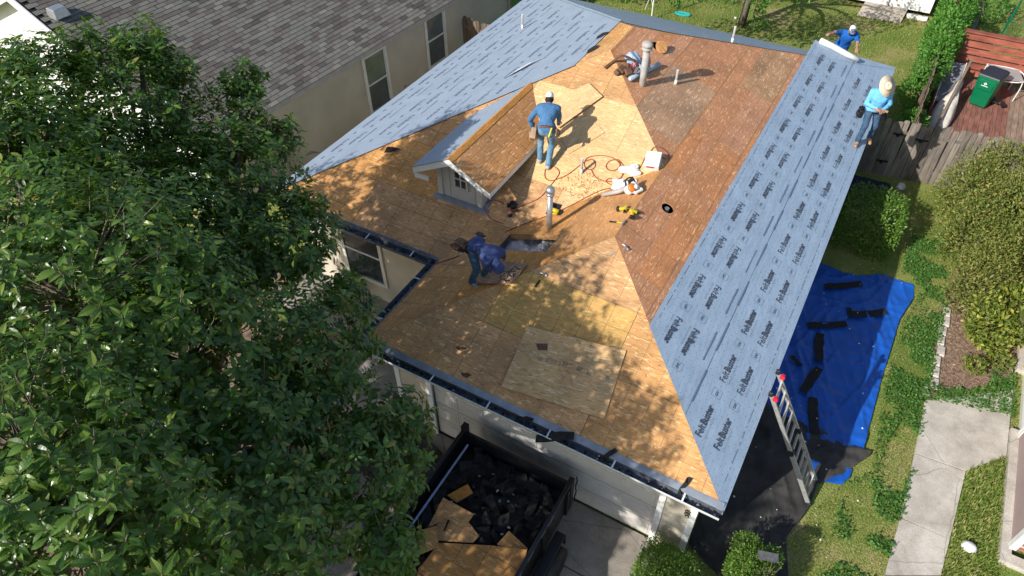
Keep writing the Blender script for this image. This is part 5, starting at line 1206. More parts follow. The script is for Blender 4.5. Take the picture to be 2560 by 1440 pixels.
for k in range(4): q.box((2.45+rng.normal(0, .12), 22.6+.75*k, .08), (.22, .3, .16), Euler((0, 0, rng.random()*2)).to_matrix(), 0, .8)
o = q.out('rubble', M['concrete'], None, kind='stuff')

# ================================================================ NEIGHBOUR ON THE RIGHT
nr_ = thing('neighbour_house', 'mauve sided house with white corner boards at the right edge', 'house', (6, 6, 0))
M['mauve'] = plain('mauve_siding', (.36, .27, .255), .8, .05, 2); M['brick'] = plain('red_brick', (.30, .12, .085), .9, .3, 9, .4, 60, rnd=.25); M['mortar'] = plain('mortar', (.45, .41, .37), .95, .15, 20)
q = B(); q.span((4.72, 3.45, .12), (4.9, 6.05, 2.6)); q.span((4.9, 5.95, .12), (9, 6.05, 2.6)); q.span((4.74, 8.0, .12), (4.92, 20, 2.6)); q.span((5.9, 6.05, .12), (6.0, 8.0, 2.6)); q.span((4.92, 7.95, .12), (6.0, 8.06, 2.6)); pieces_out(q, 'wall', M['mauve'], nr_)
q = B(); q.span((4.57, 3.2, -.1), (4.74, 6.15, .13)); q.span((4.57, 3.0, -.1), (9, 3.2, .13)); q.span((4.58, 7.9, -.1), (4.76, 20, .13)); pieces_out(q, 'foundation', M['concrete_pale'], nr_)
q = B(); q.span((4.745, 6.152, -.1), (5.9, 7.95, .12)); q.out('porch_slab', plain('light_concrete', (.62, .62, .56), .8, .05, 3), nr_)
q = B(); q.span((4.69, 3.3, .13), (4.80, 3.44, 2.6)); q.span((4.70, 6.055, .13), (4.82, 6.12, 2.6)); q.span((4.71, 7.9, .13), (4.83, 7.99, 2.6)); q.span((4.705, 5.96, .13), (4.718, 6.05, 2.6)); pieces_out(q, 'corner_board', M['white'], nr_)
q = B(); q.span((4.81, 3.36, .13), (9, 3.45, 1.3)); q.out('brick_backing', M['mortar'], nr_)
bm_, _ = B().box((0, 0, 0), (.2, .03, .062)).mesh('brick', M['brick'], c=(0, 0, 0))
for r in range(18):
    for k in range(7): place('brick', bm_, Matrix.Translation((4.915+.213*k+(.106 if r % 2 else 0)+rng.normal(0, .003), 3.349+rng.normal(0, .003), .175+.075*r)), nr_)
q = B(); q.slab([(4.55, 2.9, 2.6), (10, 2.9, 2.6), (10, 20, 2.6), (4.55, 20, 2.6)], .12); q.slab([(5.2, 4, 2.95), (10, 4, 2.95), (10, 20, 2.95), (5.2, 20, 2.95)], .3); pieces_out(q, 'roof', M['tab'], nr_)

# ================================================================ TARPS, SCRAPS, LADDER
def sheet(name, left, right, y0, y1, mat, nx=60, ny=110, amp=.02, z0=.012, seed=1, curl=0.0):
    r = np.random.default_rng(seed); ph = r.uniform(0, 6, 14); kx = r.uniform(-9, 9, 14); ky = r.uniform(-9, 9, 14)
    s, t_ = np.meshgrid(np.linspace(0, 1, nx), np.linspace(0, 1, ny)); 
    Y = y0(s)+(y1(s)-y0(s))*t_; X = np.interp(Y, [p[0] for p in left], [p[1] for p in left])*(1-s)+np.interp(Y, [p[0] for p in right], [p[1] for p in right])*s
    Z = np.zeros_like(X)
    for k in range(14): Z += (1-np.abs(np.sin(.5*kx[k]*X+.5*ky[k]*Y*.6+ph[k]+.9*np.sin(2.1*X+1.7*Y+ph[k]))))**5*1.3/(1+.1*k)
    Z = amp*Z/2.2+z0+curl*np.clip(s-.88, 0, 1)**1.5*8*np.abs(np.sin(Y*2.3))
    V = np.stack([X, Y, Z], -1).reshape(-1, 3); i = np.arange(nx*ny).reshape(ny, nx)
    F = np.stack([i[:-1, :-1], i[:-1, 1:], i[1:, 1:], i[1:, :-1]], -1).reshape(-1, 4); c = V.mean(0)
    return place(name, rawmesh(name, V-c, F, mat, None, None, True), Matrix.Translation(c))
M['tarp_blue'] = plain('blue_tarp', (.009, .09, .43), .36, .15, 2.5, .25, 30, spec=.5); M['tarp_black'] = plain('black_tarp', (.028, .028, .03), .75, .4, 1.6, .5, 120, col2=(.07, .067, .06)); M['tarp_navy'] = plain('shaded_navy_tarp', (.02, .026, .06), .5, .3, 2)  # navy tarp: eave shade is put into its dark colour
tb = sheet('tarp', [(0, -.3), (20, -.3)], [(3.0, .9), (3.4, 1.1), (3.97, 2.0), (4.1, 2.06), (6.24, 2.07), (8.3, 2.13), (9.2, 2.31), (9.6, 2.27), (9.85, 2.12)], lambda s: 3.75+.25*s+.12*np.sin(s*9), lambda s: 9.25+.55*s**1.5+.1*np.sin(s*11), M['tarp_blue'], amp=.05, seed=3, curl=.05, nx=80, ny=150)
tag(tb, 'crumpled blue tarp spread beside the house below the ladder', 'tarp')
tb = sheet('tarp', [(0, 1.15), (4, 1.15)], [(2.7, 1.6), (3.0, 1.75), (3.4, 1.95), (4, 2.0)], lambda s: 2.95+.25*s, lambda s: 3.45+.2*s, M['tarp_blue'], 24, 16, .05, .02, 9); tag(tb, 'small blue tarp corner poking out under the black sheet', 'tarp')
tb = sheet('tarp', [(-3, .55), (.3, .35), (.6, -.3), (9, -.3)], [(-3, 1.35), (-1, 1.45), (.2, 1.62), (.9, 1.42), (1.6, 1.2), (2.4, 1.42), (3.0, 1.45), (3.4, 1.8), (4.1, 2.2), (4.4, 2.2)], lambda s: -2.6+0*s, lambda s: 4.35-.2*s+.06*np.sin(s*14), M['tarp_black'], amp=.06, seed=5, z0=.03, nx=60, ny=150); tag(tb, 'dusty black ground sheet below the front right roof corner', 'tarp')
tb = sheet('tarp', [(11, -.3), (16, -.3)], [(11, .6), (12.6, 1.22), (13.5, 1.1), (14, 1.0)], lambda s: 11.8+.9*s, lambda s: 13.7+.05*s, M['tarp_navy'], amp=.03, seed=7); tag(tb, 'navy sheet on the ground by the grey fence, darkened for eave shade', 'tarp')
tb = sheet('tarp', [(-5, -6.75), (1, -6.7)], [(-5, -4.72), (-.8, -4.75), (.2, -5.0)], lambda s: -1.2+.3*s, lambda s: .1+.15*np.sin(5*s), M['tarp_black'], 30, 30, .05, .06, 8); tag(tb, 'black sheet on the driveway left of the trailer', 'tarp')
strips = [((.36, 8.5), (1.12, 9.03)), ((1.05, 7.8), (1.80, 8.33)), ((.3, 7.0), (1.07, 7.48)), ((.6, 6.9), (.76, 6.05)), ((.82, 5.86), (.66, 5.02)), ((.88, 4.98), (1.12, 4.1)), ((.2, 5.9), (.45, 5.72)), ((1.0, 8.05), (1.12, 7.86))]
slab_ = ['black shingle strip on blue tarp nearest the box hedge', 'black shingle strip whose end reaches the sunlit edge of blue tarp', 'black shingle strip in the middle of the blue tarp lying crosswise', 'black shingle strip in line with the ladder, third from the black sheet', 'black shingle strip on blue tarp beside the ladder top', 'black shingle strip on blue tarp closest to the black sheet', 'short black shingle scrap at the roof side of blue tarp', 'small black shingle scrap touching the strip at the sunlit edge']
for (a, c), lb in zip(strips, slab_):
    q = B(); a, c = Vector((*a, .085)), Vector((*c, .085)); wd = .19 if (c-a).length > .5 else .1
    d = (c-a); n = 6; V = []
    for i in range(n+1):
        p = a+d*(i/n)+Vector((0, 0, .012*math.sin(i*1.3))); s_ = Vector((-d.y, d.x, 0)).normalized()*wd/2; V += [p-s_*(1+.12*math.sin(i*5.1+wd*90)), p+s_*(1+.15*math.sin(i*3.7+c.x*9))+d*(.02*math.sin(i*2.3))]
    q.add(V, [[2*i, 2*i+2, 2*i+3, 2*i+1] for i in range(n)]); o = q.out('shingle_strip', M['shingle_scrap']); o.modifiers.new('t', 'SOLIDIFY').thickness = .007; tag(o, lb, 'shingle strip', 'shingle strips on the blue tarp')
# small white scraps strewn over tarps and lawn
q = B(); r2 = np.random.default_rng(21)
for k in range(60):
    x, y = r2.uniform(.1, 2.2), r2.uniform(-.5, 12); s_ = r2.uniform(.008, .022)
    q.lathe([(s_, 0), (s_, .006), (s_*.3, .012)], (x, y, .085 if x < 2 else .03), Euler((r2.normal(0, .4), r2.normal(0, .4), 0)).to_matrix(), 7)
q.out('cap_nail_litter', plain('pale_plastic_cap', (.6, .6, .58), .5), None, kind='stuff')
q = B(); q.lathe([(.0, 0), (.09, 0), (.11, .16), (.105, .16), (.085, .02)], (1.296, 13.671, 0.02), Euler((.5, .3, 0)).to_matrix(), 10); o = q.out('plastic_cup', M['white']); tag(o, 'torn white plastic cup on grass before the grey fence', 'cup')
q = B(); q.lathe([(0, 0), (.1, .02), (.13, .08), (.08, .15), (0, .16)], (4.098, 3.024, -0.01), None, 9, sx=1.1, sy=.9); o = q.out('white_rock', M['white'], None, True); tag(o, 'white rock in the grass beside the right hand walk', 'rock')
# stone edging of the bed
se = thing('stone_edging', 'row of flat pale stones edging the mulch bed', 'edging', (3.05, 7.6, 0))
for k in range(9):
    t_ = k/8; x = 3.07+.03*math.sin(k*2)-(.09 if k == 8 else 0); y = 9.1-2.75*t_; q = B(); w_ = .07+.03*rng.random(); q.prism([(x-w_, y-.15), (x+w_, y-.14-.02*rng.random()), (x+w_*.9, y+.14), (x-w_*1.0, y+.15)], -.03, .045+.02*rng.random()); q.out('stone', M['concrete_pale'], se, bevel=.01)
# ladder
lt_ = thing('ladder', 'aluminium multi position ladder with red tipped rails against the eave', 'ladder', (1.4, 2.7, 0))
A0, A1, B0, B1 = Vector((1.42, 3.02, .02)), Vector((.0, 2.71, 2.98)), Vector((1.41, 2.47, .02)), Vector((.02, 2.20, 2.98))
M['alu'] = plain('aluminium', (.50, .50, .48), .4, .15, 12, metal=.5); M['red_tip'] = plain('red_plastic', (.6, .02, .04), .4)
for a, c in ((A0, A1), (B0, B1)):
    m_ = a.lerp(c, .5); q = B(); q.beam(a.lerp(c, .03), m_, .035, .085, (1, 0, 0)); q.out('lower_rail', M['alu'], lt_); q = B(); q.beam(m_, a.lerp(c, .965), .03, .07, (1, 0, 0)); q.out('upper_rail', M['alu'], lt_)
    q = B(); q.lathe([(.06, -.05), (.06, .05)], m_, Matrix.Rotation(PI/2, 3, 'X'), 12); q.out('hinge', M['black'], lt_)
    q = B(); q.box(a.lerp(c, .985), (.07, .06, .1)); q.out('end_cap', M['black'], lt_, bevel=.012); q = B(); q.lathe([(.045, -.03), (.045, .03)], a.lerp(c, .945)+Vector((.04, 0, .03)), Matrix.Rotation(PI/2, 3, 'X'), 12); q.out('lock_knob', M['red_tip'], lt_)
    q = B(); q.box(a.lerp(c, .012), (.1, .055, .07)); q.out('foot', M['black'], lt_, bevel=.01)
for k in range(11):
    t_ = .07+.083*k; p0, p1 = A0.lerp(A1, t_), B0.lerp(B1, t_); q = B(); q.beam(p0, p1, .05, .03, (1, 0, .45)); q.out('rung', M['alu'], lt_)
# a second ladder at the back corner carries the bearded man
l2 = thing('ladder', 'ladder behind the far roof corner under the bearded person', 'ladder', (-1.5, 15.9, 0))
for x in (-1.75, -1.35):
    q = B(); q.beam((x, 16.2, 0), (x, 15.33, 2.72), .035, .08); q.out('rail', M['alu'], l2)
for k in range(8): t_ = .1+.112*k; q = B(); q.beam((-1.74, 16.2-.87*t_, 2.72*t_), (-1.36, 16.2-.87*t_, 2.72*t_), .06, .03); q.out('rung', M['alu'], l2)

# ================================================================ DUMP TRAILER
tr = thing('dump_trailer', 'black open dump trailer on the driveway full of roofing waste', 'trailer', (-3.5, -2, 0)); X0, X1, Y0, Y1, ZT = -4.62, -2.42, -4.9, -.03, 1.4
for nm, a, c in (('side_wall', (X0, Y0, .6), (X0+.05, Y1, ZT)), ('side_wall', (X1-.05, Y0, .6), (X1, Y1, ZT)), ('tailgate', (X0+.052, Y1-.05, .6), (X1-.052, Y1, ZT-.02)), ('front_wall', (X0+.052, Y0, .6), (X1-.052, Y0+.05, ZT))):
    q = B(); q.span(a, c); q.out(nm, M['blackmetal'], tr)
q = B(); q.span((X0+.05, Y0+.05, .6), (X1-.05, Y1-.05, .66)); q.out('bed', M['blackmetal'], tr)
for x in (X0-.02, X1-.05): q = B(); q.span((x, Y0, ZT), (x+.07, Y1+.02, ZT+.06)); rl = q.out('top_rail', M['blackmetal'], tr, bevel=.008)
for yy, l_ in ((-.75, .22), (-1.05, .16), (-1.45, .2), (-1.85, .12), (-2.15, .2)): q = B(); q.span((X1+.021, yy-l_, ZT+.02), (X1+.026, yy, ZT+.034)); q.out('rail_dash', M['galv'], rl)  # short pale grey dashes along the outer top rail
for k in range(6): y = Y1-.2-.9*k; q = B(); q.span((X1, y-.04, .62), (X1+.05, y+.04, ZT)); q.out('stake', M['blackmetal'], tr); q = B(); q.span((X0-.05, y-.04, .62), (X0, y+.04, ZT)); q.out('stake', M['blackmetal'], tr)
q = B(); q.span((X1-.06, Y1-.07, .55), (X1+.03, Y1+.05, ZT+.07)); q.span((X0-.04, Y1-.07, .55), (X0+.06, Y1+.06, ZT+.14)); pieces_out(q, 'corner_post', M['blackmetal'], tr)
q = B()
for k in range(14): p = Vector((X1+.06+.01*math.sin(k), Y1+.06, ZT+.12-.06*k)); q.tube([p, p+Vector((.012*(k % 2), .0, -.05))], .012, 5)
q.out('chain', M['blackmetal'], tr, kind='stuff')
for yy in (-1.12, -2.05):
    q = B(); q.lathe([(.2, -.1), (.35, -.1), (.38, -.07), (.38, .07), (.35, .1), (.2, .1)], (X1+.24, yy, .39), Matrix.Rotation(PI/2, 3, 'Y'), 24); w_ = q.out('tyre', M['black'], tr, True)
    q = B(); q.lathe([(.0, .06), (.1, .07), (.17, .05), (.2, .1), (.205, .1), (.205, -.1), (0, -.1)], (X1+.24, yy, .39), Matrix.Rotation(PI/2, 3, 'Y'), 20); q.out('rim', M['galv'], w_)
q = B(); q.span((X1+.06, -2.75, .80), (X1+.25, -.68, .83)); q.span((X1+.06, -.70, .5), (X1+.25, -.68, .8)); q.out('mudguard', M['blackmetal'], tr, bevel=.02)
V = []; nx, ny = 40, 70
for i in range(nx):
    for j in range(ny):
        x = X0+.06+(X1-X0-.12)*i/(nx-1); y = Y0+.06+(Y1-Y0-.12)*j/(ny-1); V.append((x, y, .93+.1*math.sin(x*4+y*2.2)*math.sin(y*3.1-x)+.05*math.sin(x*13)*math.sin(y*11+x*3)+rng.normal(0, .018)))
q = B(); q.add(V, [[i*ny+j, (i+1)*ny+j, (i+1)*ny+j+1, i*ny+j+1] for i in range(nx-1) for j in range(ny-1)]); o = q.out('shingle_waste', M['shingle_scrap'], None, False, 'stuff')
q = B()
for k in range(420):
    p = Vector((rng.uniform(X0+.2, X1-.2), rng.uniform(-3.4, Y1-.15), rng.uniform(.98, 1.13))); R = Euler((rng.normal(0, .16), rng.normal(0, .16), rng.uniform(0, 6))).to_matrix(); l_, w_ = rng.uniform(.12, .5), rng.uniform(.08, .22); cu_ = rng.normal(0, .06); V = []
    for i in range(5):
        x = (i/4-.5)*2; V += [p+R @ Vector((x*l_*.5, -w_*.5*(1+.15*math.sin(7*i+k)), cu_*x*x)), p+R @ Vector((x*l_*.5+.02*math.sin(k+i), w_*.5*(1+.15*math.cos(5*i+k)), cu_*x*x+.01*math.sin(i+k)))]
    q.add(V, [[2*i, 2*i+2, 2*i+3, 2*i+1] for i in range(4)])
o = q.out('shingle_waste', M['shingle_scrap'], None, False, 'stuff')
q = B()
for k in range(16): p = Vector((rng.uniform(-4.2, -3.0), rng.uniform(-1.6, -.4), 1.17)); q.box(p, (.05, .035, .008), Euler((rng.normal(0, .5), rng.normal(0, .5), rng.uniform(0, 6))).to_matrix())  # small flat grey pieces on top of the waste
q.out('grey_litter', M['flash'], None, kind='stuff')
def offcut(px, z, tilt, lb, mt='osb_front', name='osb_offcut', th=.011):
    c = np.mean(np.array(px), 0); top = [(p[0], p[1], z+(p[0]-c[0])*tilt[0]+(p[1]-c[1])*tilt[1]) for p in px]
    if area([(p[0], p[1]) for p in px]) < 0: top = top[::-1]
    q = B(); q.slab(top, th, uv=[(p[0]-c[0], p[1]-c[1]) for p in top]); n = len(top); V = np.array(q.v); cc = V.mean(0)
    o = place(name, rawmesh(name, V-cc, q.f, [M[mt], M['osb_edge']], [0, 0]+[1]*n, q.uv), Matrix.Translation(cc)); return tag(o, lb, 'osb offcut', 'broken osb pieces in the trailer')
offcut([p[:2] for p in [(-4.273, -1.293, 1.22), (-3.637, -1.301, 1.22), (-3.637, -1.467, 1.22), (-3.35, -1.596, 1.22), (-3.384, -1.742, 1.22), (-3.923, -1.984, 1.22), (-4.201, -1.884, 1.22)]], 1.22, (.05, .03), 'jagged osb piece with dark stain in the trailer, nearest the garage', 'osb_front')
offcut([p[:2] for p in [(-4.492, -2.237, 1.27), (-4.082, -1.812, 1.27), (-3.814, -2.09, 1.27), (-4.082, -2.457, 1.27), (-4.36, -2.383, 1.27)]], 1.27, (.1, -.05), 'small osb piece resting on the trailer left rail', 'osb_front')
offcut([p[:2] for p in [(-3.866, -2.015, 1.25), (-3.108, -1.649, 1.25), (-2.536, -1.419, 1.25), (-2.422, -1.836, 1.25), (-2.127, -2.51, 1.25), (-3.611, -3.351, 1.25), (-3.919, -2.536, 1.25)]], 1.25, (.02, .02), 'largest osb piece in the trailer, cut off by the photo bottom', 'osb_main')
offcut([p[:2] for p in [(-3.017, -1.571, 1.2), (-2.968, -1.273, 1.2), (-2.545, -1.375, 1.2), (-2.565, -1.502, 1.2)]], 1.235, (-.06, .0), 'small pointed osb piece by the trailer right rail', 'osb_front')
offcut([p[:2] for p in [(-4.251, -1.211, 1.15), (-4.041, -0.862, 1.15), (-3.87, -0.961, 1.15), (-4.03, -1.243, 1.15)]], 1.19, (0, .1), 'orange osb scrap with burnt hole, farthest up in the trailer', 'osb_wing')
q = B(); q.tube([(-4.42, -.25, 1.33), (-4.46, -2.4, 1.2)], .022, 8); o = q.out('pale_pole', plain('pale_blue_plastic', (.25, .32, .5), .35), None); tag(o, 'pale blue pole lying along the inside of trailer left wall', 'pole')
# garden chair and pot on the porch, half hidden by the tree
ch = thing('garden_chair', 'dark green slatted garden chair on the porch under the gutter', 'chair', (-8.85, 2.05, .09)); M['green_metal'] = plain('green_chair', (.01, .07, .05), .4)
q = B(); q.lathe([(.0, 0), (.24, 0), (.25, .02), (.0, .03)], (-8.85, 2.0, .5), None, 18); q.out('seat', M['green_metal'], ch)
for a in np.linspace(.5, 2.6, 7): q = B(); q.tube([(-8.85+.23*math.cos(a), 2.0+.23*math.sin(a), .52), (-8.85+.27*math.cos(a), 2.0+.3*math.sin(a), .93)], .012, 5); q.out('back_slat', M['green_metal'], ch)
q = B(); q.tube(smooth_path([(-8.85+.28*math.cos(a), 2.0+.31*math.sin(a), .93-.25*(abs(a-1.55)/1.05)**3) for a in np.linspace(.4, 2.7, 9)], 3), .016, 6); q.out('back_rail', M['green_metal'], ch)
for a in (.8, 2.3, 3.9, 5.5): q = B(); q.tube([(-8.85+.18*math.cos(a), 2.0+.18*math.sin(a), .5), (-8.85+.25*math.cos(a), 2.0+.25*math.sin(a), .09)], .014, 5); q.out('leg', M['green_metal'], ch)
fp = thing('folding_stand', 'grey folding stand on the porch below the garage gutter', 'stand', (-7.75, 1.1, .05))
for a, c in (((-7.95, 1.3, .05), (-7.55, .9, .5)), ((-7.55, 1.3, .05), (-7.95, .9, .5)), ((-7.95, .8, .05), (-7.5, 1.2, .5))): q = B(); q.beam(a, c, .03, .03); q.out('leg', M['alu'], fp)
pt = thing('potted_plant', 'potted plant on the porch by the tan wall', 'plant', (-9.6, 2.55, .09))
q = B(); q.lathe([(.1, 0), (.15, .25), (.16, .25), (.13, .22), (0, .2)], (-9.6, 2.55, .09), None, 14); q.out('pot', plain('terracotta', (.3, .12, .07), .8), pt)
P, Nn = shell_points((-9.6, 2.55, .55), (.3, .25, .25), 150, rng); link_leaves('foliage', leaf_array(P, Nn+np.array([0, 0, .4]), Nn+rng.normal(0, .3, P.shape), .16*np.ones(150), SMALLLEAF), M['leaf_vine'], pt, 'stuff')

# ================================================================ THINGS ON THE ROOF
def onroof(p, zf, h=0.0): return Vector((p[0], p[1], zf(p[0], p[1])+h))
def frame_on(nrm, heading):
    n = Vector(nrm).normalized(); x = Vector((math.cos(heading), math.sin(heading), 0)); x = (x-n*x.dot(n)).normalized(); return Matrix((x, n.cross(x), n)).transposed()
NF, NWg, NR_, NM_, NL_ = (0, -PT, 1), (-PT, 0, 1), (PT, 0, 1), (0, -PT, 1), (-PT, 0, 1)
# loose sheets
def loose(pts, zf, h, mat, label, th=.012):
    if area([(p[0], p[1]) for p in pts]) < 0: pts = pts[::-1]
    c = (sum(p[0] for p in pts)/len(pts), sum(p[1] for p in pts)/len(pts)); d = Vector((pts[1][0]-pts[0][0], pts[1][1]-pts[0][1])).normalized()
    top = [(p[0], p[1], zf(p[0], p[1])+h+th) for p in pts]; q = B(); q.slab(top, th, uv=[((p[0]-c[0])*d.x+(p[1]-c[1])*d.y, -(p[0]-c[0])*d.y+(p[1]-c[1])*d.x) for p in pts]); n = len(top)
    V = np.array(q.v); cc = V.mean(0); o = place('loose_osb_sheet', rawmesh('loose_osb_sheet', V-cc, q.f, [mat, M['osb_edge']], [0, 0]+[1]*n, q.uv), Matrix.Translation(cc)); return tag(o, label, 'osb sheet')
s1 = loose([(-4.066, 1.336), (-2.308, 1.58), (-2.16, 0.461), (-3.97, 0.253)], ZF, .022, M['osb_loose'], 'pale printed osb sheet lying loose across the garage roof slope')
s2 = loose([(-6.397, 6.458), (-5.745, 7.174), (-5.306, 6.951), (-5.852, 5.952)], ZM, .05, M['osb_bright'], 'bright new osb sheet the man in the white cap is bending to')
s3 = loose([(-5.858, 5.909), (-5.505, 6.51), (-4.879, 6.2), (-5.349, 5.503)], ZM, .004, M['osb_bright'], 'cut osb sheet lying below the bright sheet in the man\'s shadow')
s4 = loose([(-5.485, 1.773), (-4.646, 1.85), (-4.668, 2.424), (-5.346, 2.495)], ZW, .03, M['osb_grey'], 'weathered osb offcut with black sprayed marks under the hooded man')
# black sprayed strokes on the offcut: 4, 2 over 5 in a slanting hand, and the mill print on the loose sheet
def strokes(parent, lines, zf, h, wd, mat='black'):
    for ln in lines:
        P = [Vector((x, y, zf(x, y)+h)) for x, y in ln]; q = B(); V = []
        nrm = Vector((-PT, 0, 1)) if zf is ZW else Vector((0, -PT, 1)); nrm.normalize()
        for i, p in enumerate(P):
            t_ = (P[min(i+1, len(P)-1)]-P[max(i-1, 0)]).normalized(); s_ = nrm.cross(t_)*wd/2; V += [p-s_, p+s_]
        q.add(V, [[2*i, 2*i+2, 2*i+3, 2*i+1] for i in range(len(P)-1)]); q.out('painted_mark', M[mat], parent)
wl = [[(-4.884, 2.335), (-4.732, 2.246)], [(-4.884, 2.335), (-4.892, 2.174)], [(-5.009, 2.169), (-4.77, 2.183)], [(-4.792, 2.128), (-4.734, 2.028), (-4.77, 2.018), (-4.894, 2.12)], [(-4.88, 2.152), (-4.955, 2.116), (-5.001, 2.029), (-4.992, 1.977), (-4.926, 1.937), (-4.865, 1.943), (-4.843, 1.997), (-4.879, 2.076)], [(-4.921, 1.93), (-4.967, 1.844)], [(-4.885, 1.941), (-4.803, 1.874)], [(-4.838, 1.915), (-4.738, 1.917)], [(-4.738, 1.917), (-4.755, 1.864)], [(-4.808, 1.918), (-4.79, 1.86)]]
strokes(s4, wl, ZW, .0435, .022)
def printing(parent, s, size, o, ux, uy, zf, h, mat):
    V, F = print_on(text_mesh(s, size, .001, 1), lambda x, y: np.vectorize(zf)(x, y)+h, o, ux, uy); c0 = V.mean(0); place('printed_lettering', rawmesh('printed_lettering', V-c0, F, M[mat]), Matrix.Translation(c0), parent)
uo = Vector((.985, .13)); uv_ = (-.13*cs, .985*cs)
for k, (s_, sz) in enumerate((('||| ||||| || ||||', .1),)):
    p = (-3.491, 0.919); printing(s1, s_, sz, p, (uo.x*.9, uo.y*.9), uv_, ZF, .0352, 'print')
for p, a in (((-3.605, 0.887), .05), ((-2.935, 0.988), .07), ((-2.742, 0.975), .06), ((-2.428, 1.034), .05)):
    printing(s1, 'IIII', a*1.4, p, uo[:], uv_, ZF, .0352, 'print')
for cxy in ([(-3.773, 1.122), (-3.58, 1.199), (-3.534, 1.085), (-3.687, 1.038)],):
    q = B(); q.add([(x, y, ZF(x, y)+.035) for x, y in cxy], [[0, 3, 2, 1]]); q.out('printed_mark', M['leather'], s1)
# wood splits and stains
for px, zf, nm in (((-4.97, 0.565, 2.878), ZF, 'dark torn knot hole in the garage roof sheets near the front gutter'), ((-4.65, 0.203, 2.732), ZF, 'reddish torn patch on the garage roof close to the gutter')):
    q = B(); c = onroof(px, zf, .003); R = frame_on(NF, .3); V = [c+R @ Vector((.09*math.cos(a)*(1+.3*math.sin(3*a)), .045*math.sin(a)*(1+.25*math.cos(5*a)), 0)) for a in np.linspace(0, 2*PI, 14)[:-1]]
    q.add(V, [list(range(len(V)))]); o = q.out('torn_patch', M['leather']); tag(o, nm, 'torn patch')
q = B(); rs = np.random.default_rng(77); cst = (-4.816, 4.936, 3.65)
for k in range(150):
    a_, d_ = rs.uniform(0, 6.28), rs.random()**.7*.42; x, y = cst[0]+d_*math.cos(a_)*1.2, cst[1]+d_*math.sin(a_)*.75; th = rs.uniform(0, 6.28); l_, w_ = rs.uniform(.01, .05), rs.uniform(.004, .013)
    q.add([(x+math.cos(th)*l_, y+math.sin(th)*l_, 0), (x-math.sin(th)*w_, y+math.cos(th)*w_, 0), (x-math.cos(th)*l_, y-math.sin(th)*l_, 0), (x+math.sin(th)*w_, y-math.cos(th)*w_, 0)], [[0, 1, 2, 3]])
q.v = [(x, y, ZM(x, y)+.003) for x, y, z in q.v]; q.out('rust_stain', plain('rust_stain', (.40, .15, .07), .9, .3), None, kind='stuff')
# vent pipes
def flue(base, h, r, label, capm, mat):
    t = thing('vent_flue', label, 'vent pipe', tuple(base)); b_ = Vector(base)
    q = B(); q.tube([b_-Vector((0, 0, .3)), b_+Vector((0, 0, h-.12))], r, 18); q.out('pipe', mat, t, True)
    q = B(); z = b_+Vector((0, 0, h-.14)); q.lathe([(r*1.05, 0), (r*1.5, .015), (r*1.55, .05), (r*1.25, .06), (r*1.25, .085), (r*1.6, .095), (r*1.62, .135), (r*1.3, .175), (r*.6, .2), (0, .205)], z, None, 20); q.out('rain_cap', capm, t, True)
    return t
flue(onroof((-4.835, 3.62, 3.436), ZW), 0.9604, .055, 'shiny capped flue pipe beside the roof opening and yellow saw', M['galv'], M['galv'])
flue(onroof((-4.721, 7.764, 4.558), ZR), 0.9474, .075, 'tall dull capped flue pipe beside the tool belt near the ridge', M['pipe'], M['pipe'])
def stub(base, h, label, r=.028):
    t = thing('vent_stub', label, 'vent pipe', tuple(base)); b_ = Vector(base); q = B(); q.tube([b_-Vector((0, 0, .2)), b_+Vector((0, 0, h))], r, 12); q.out('pipe', M['pipe'], t, True)
    q = B(); q.tube([b_-Vector((0, 0, .02)), b_+Vector((0, 0, h*.3))], r*1.2, 12); q.out('collar', M['pvc'], t, True); q = B(); q.lathe([(r*1.0, 0), (r*1.0, .004), (r*.2, .002)], b_+Vector((0, 0, h)), None, 12); q.out('rim', M['pvc'], t)
stub(onroof((-4.199, 8.52, 4.348), ZR), .34, 'thin vent stub on the weathered sheet right of the tall flue')
stub(onroof((-4.915, 5.183, 3.75), ZM), .36, 'thin vent stub among the red hose loops below the worker')
stub(onroof((-9.661, 11.167, 3.358), ZL), .42, 'thin vent stub standing on the left felt slope')
bb = (-3.802, 11.572, 4.114)
stub(Vector(bb), .42, 'thin vent stub on the back slope against the lawn')
# cut flap leaning at the round duct hole and black slots under the felt edge
q = B(); c = onroof((-4.898, 9.293, 4.63), ZR, .1); R = frame_on((.6, -.35, .7), -.4); q.lathe([(.15, 0), (.155, .006), (.15, .012)], c, R, 18); o = q.out('cut_disc', M['osb_wing']); tag(o, 'cut osb disc leaning up beside the tall flue cap', 'osb disc')
for px, a, l_ in (((-5.86, 9.6), .9, .32), ((-6.0, 8.65), .85, .36)):
    pass
for c, a, nm in (((-6.365, 9.196, 4.691), .95, 'upper'), ((-6.215, 8.349, 4.752), 1.0, 'lower')):
    q = B(); R = frame_on(NL_, a); cc = onroof(c, ZL, .025); V = [cc+R @ Vector((x, y, z)) for x, y, z in ((-.2, -.03, 0), (-.1, .05, .03), (.08, .07, .04), (.22, .02, .01), (.1, -.04, .0), (-.08, -.06, .0))]
    q.add(V, [list(range(6))]); o = q.out('felt_flap', M['shingle_scrap']); tag(o, 'dark torn felt flap at the felt edge, %s of the two by the ridge' % nm, 'felt flap')
q = B(); c = onroof((-7.771, 7.872, 4.122), ZL, .03); R = frame_on(NL_, .95); q.add([c+R @ Vector(v) for v in ((-.55, -.05, 0), (-.3, -.09, .03), (.2, -.05, .05), (.6, .0, .01), (.2, .05, .03), (-.3, .05, .0))], [[0, 1, 2, 3, 4, 5]]); o = q.out('release_strip', M['white']); tag(o, 'white peeled strip lying on the left felt slope', 'plastic strip')
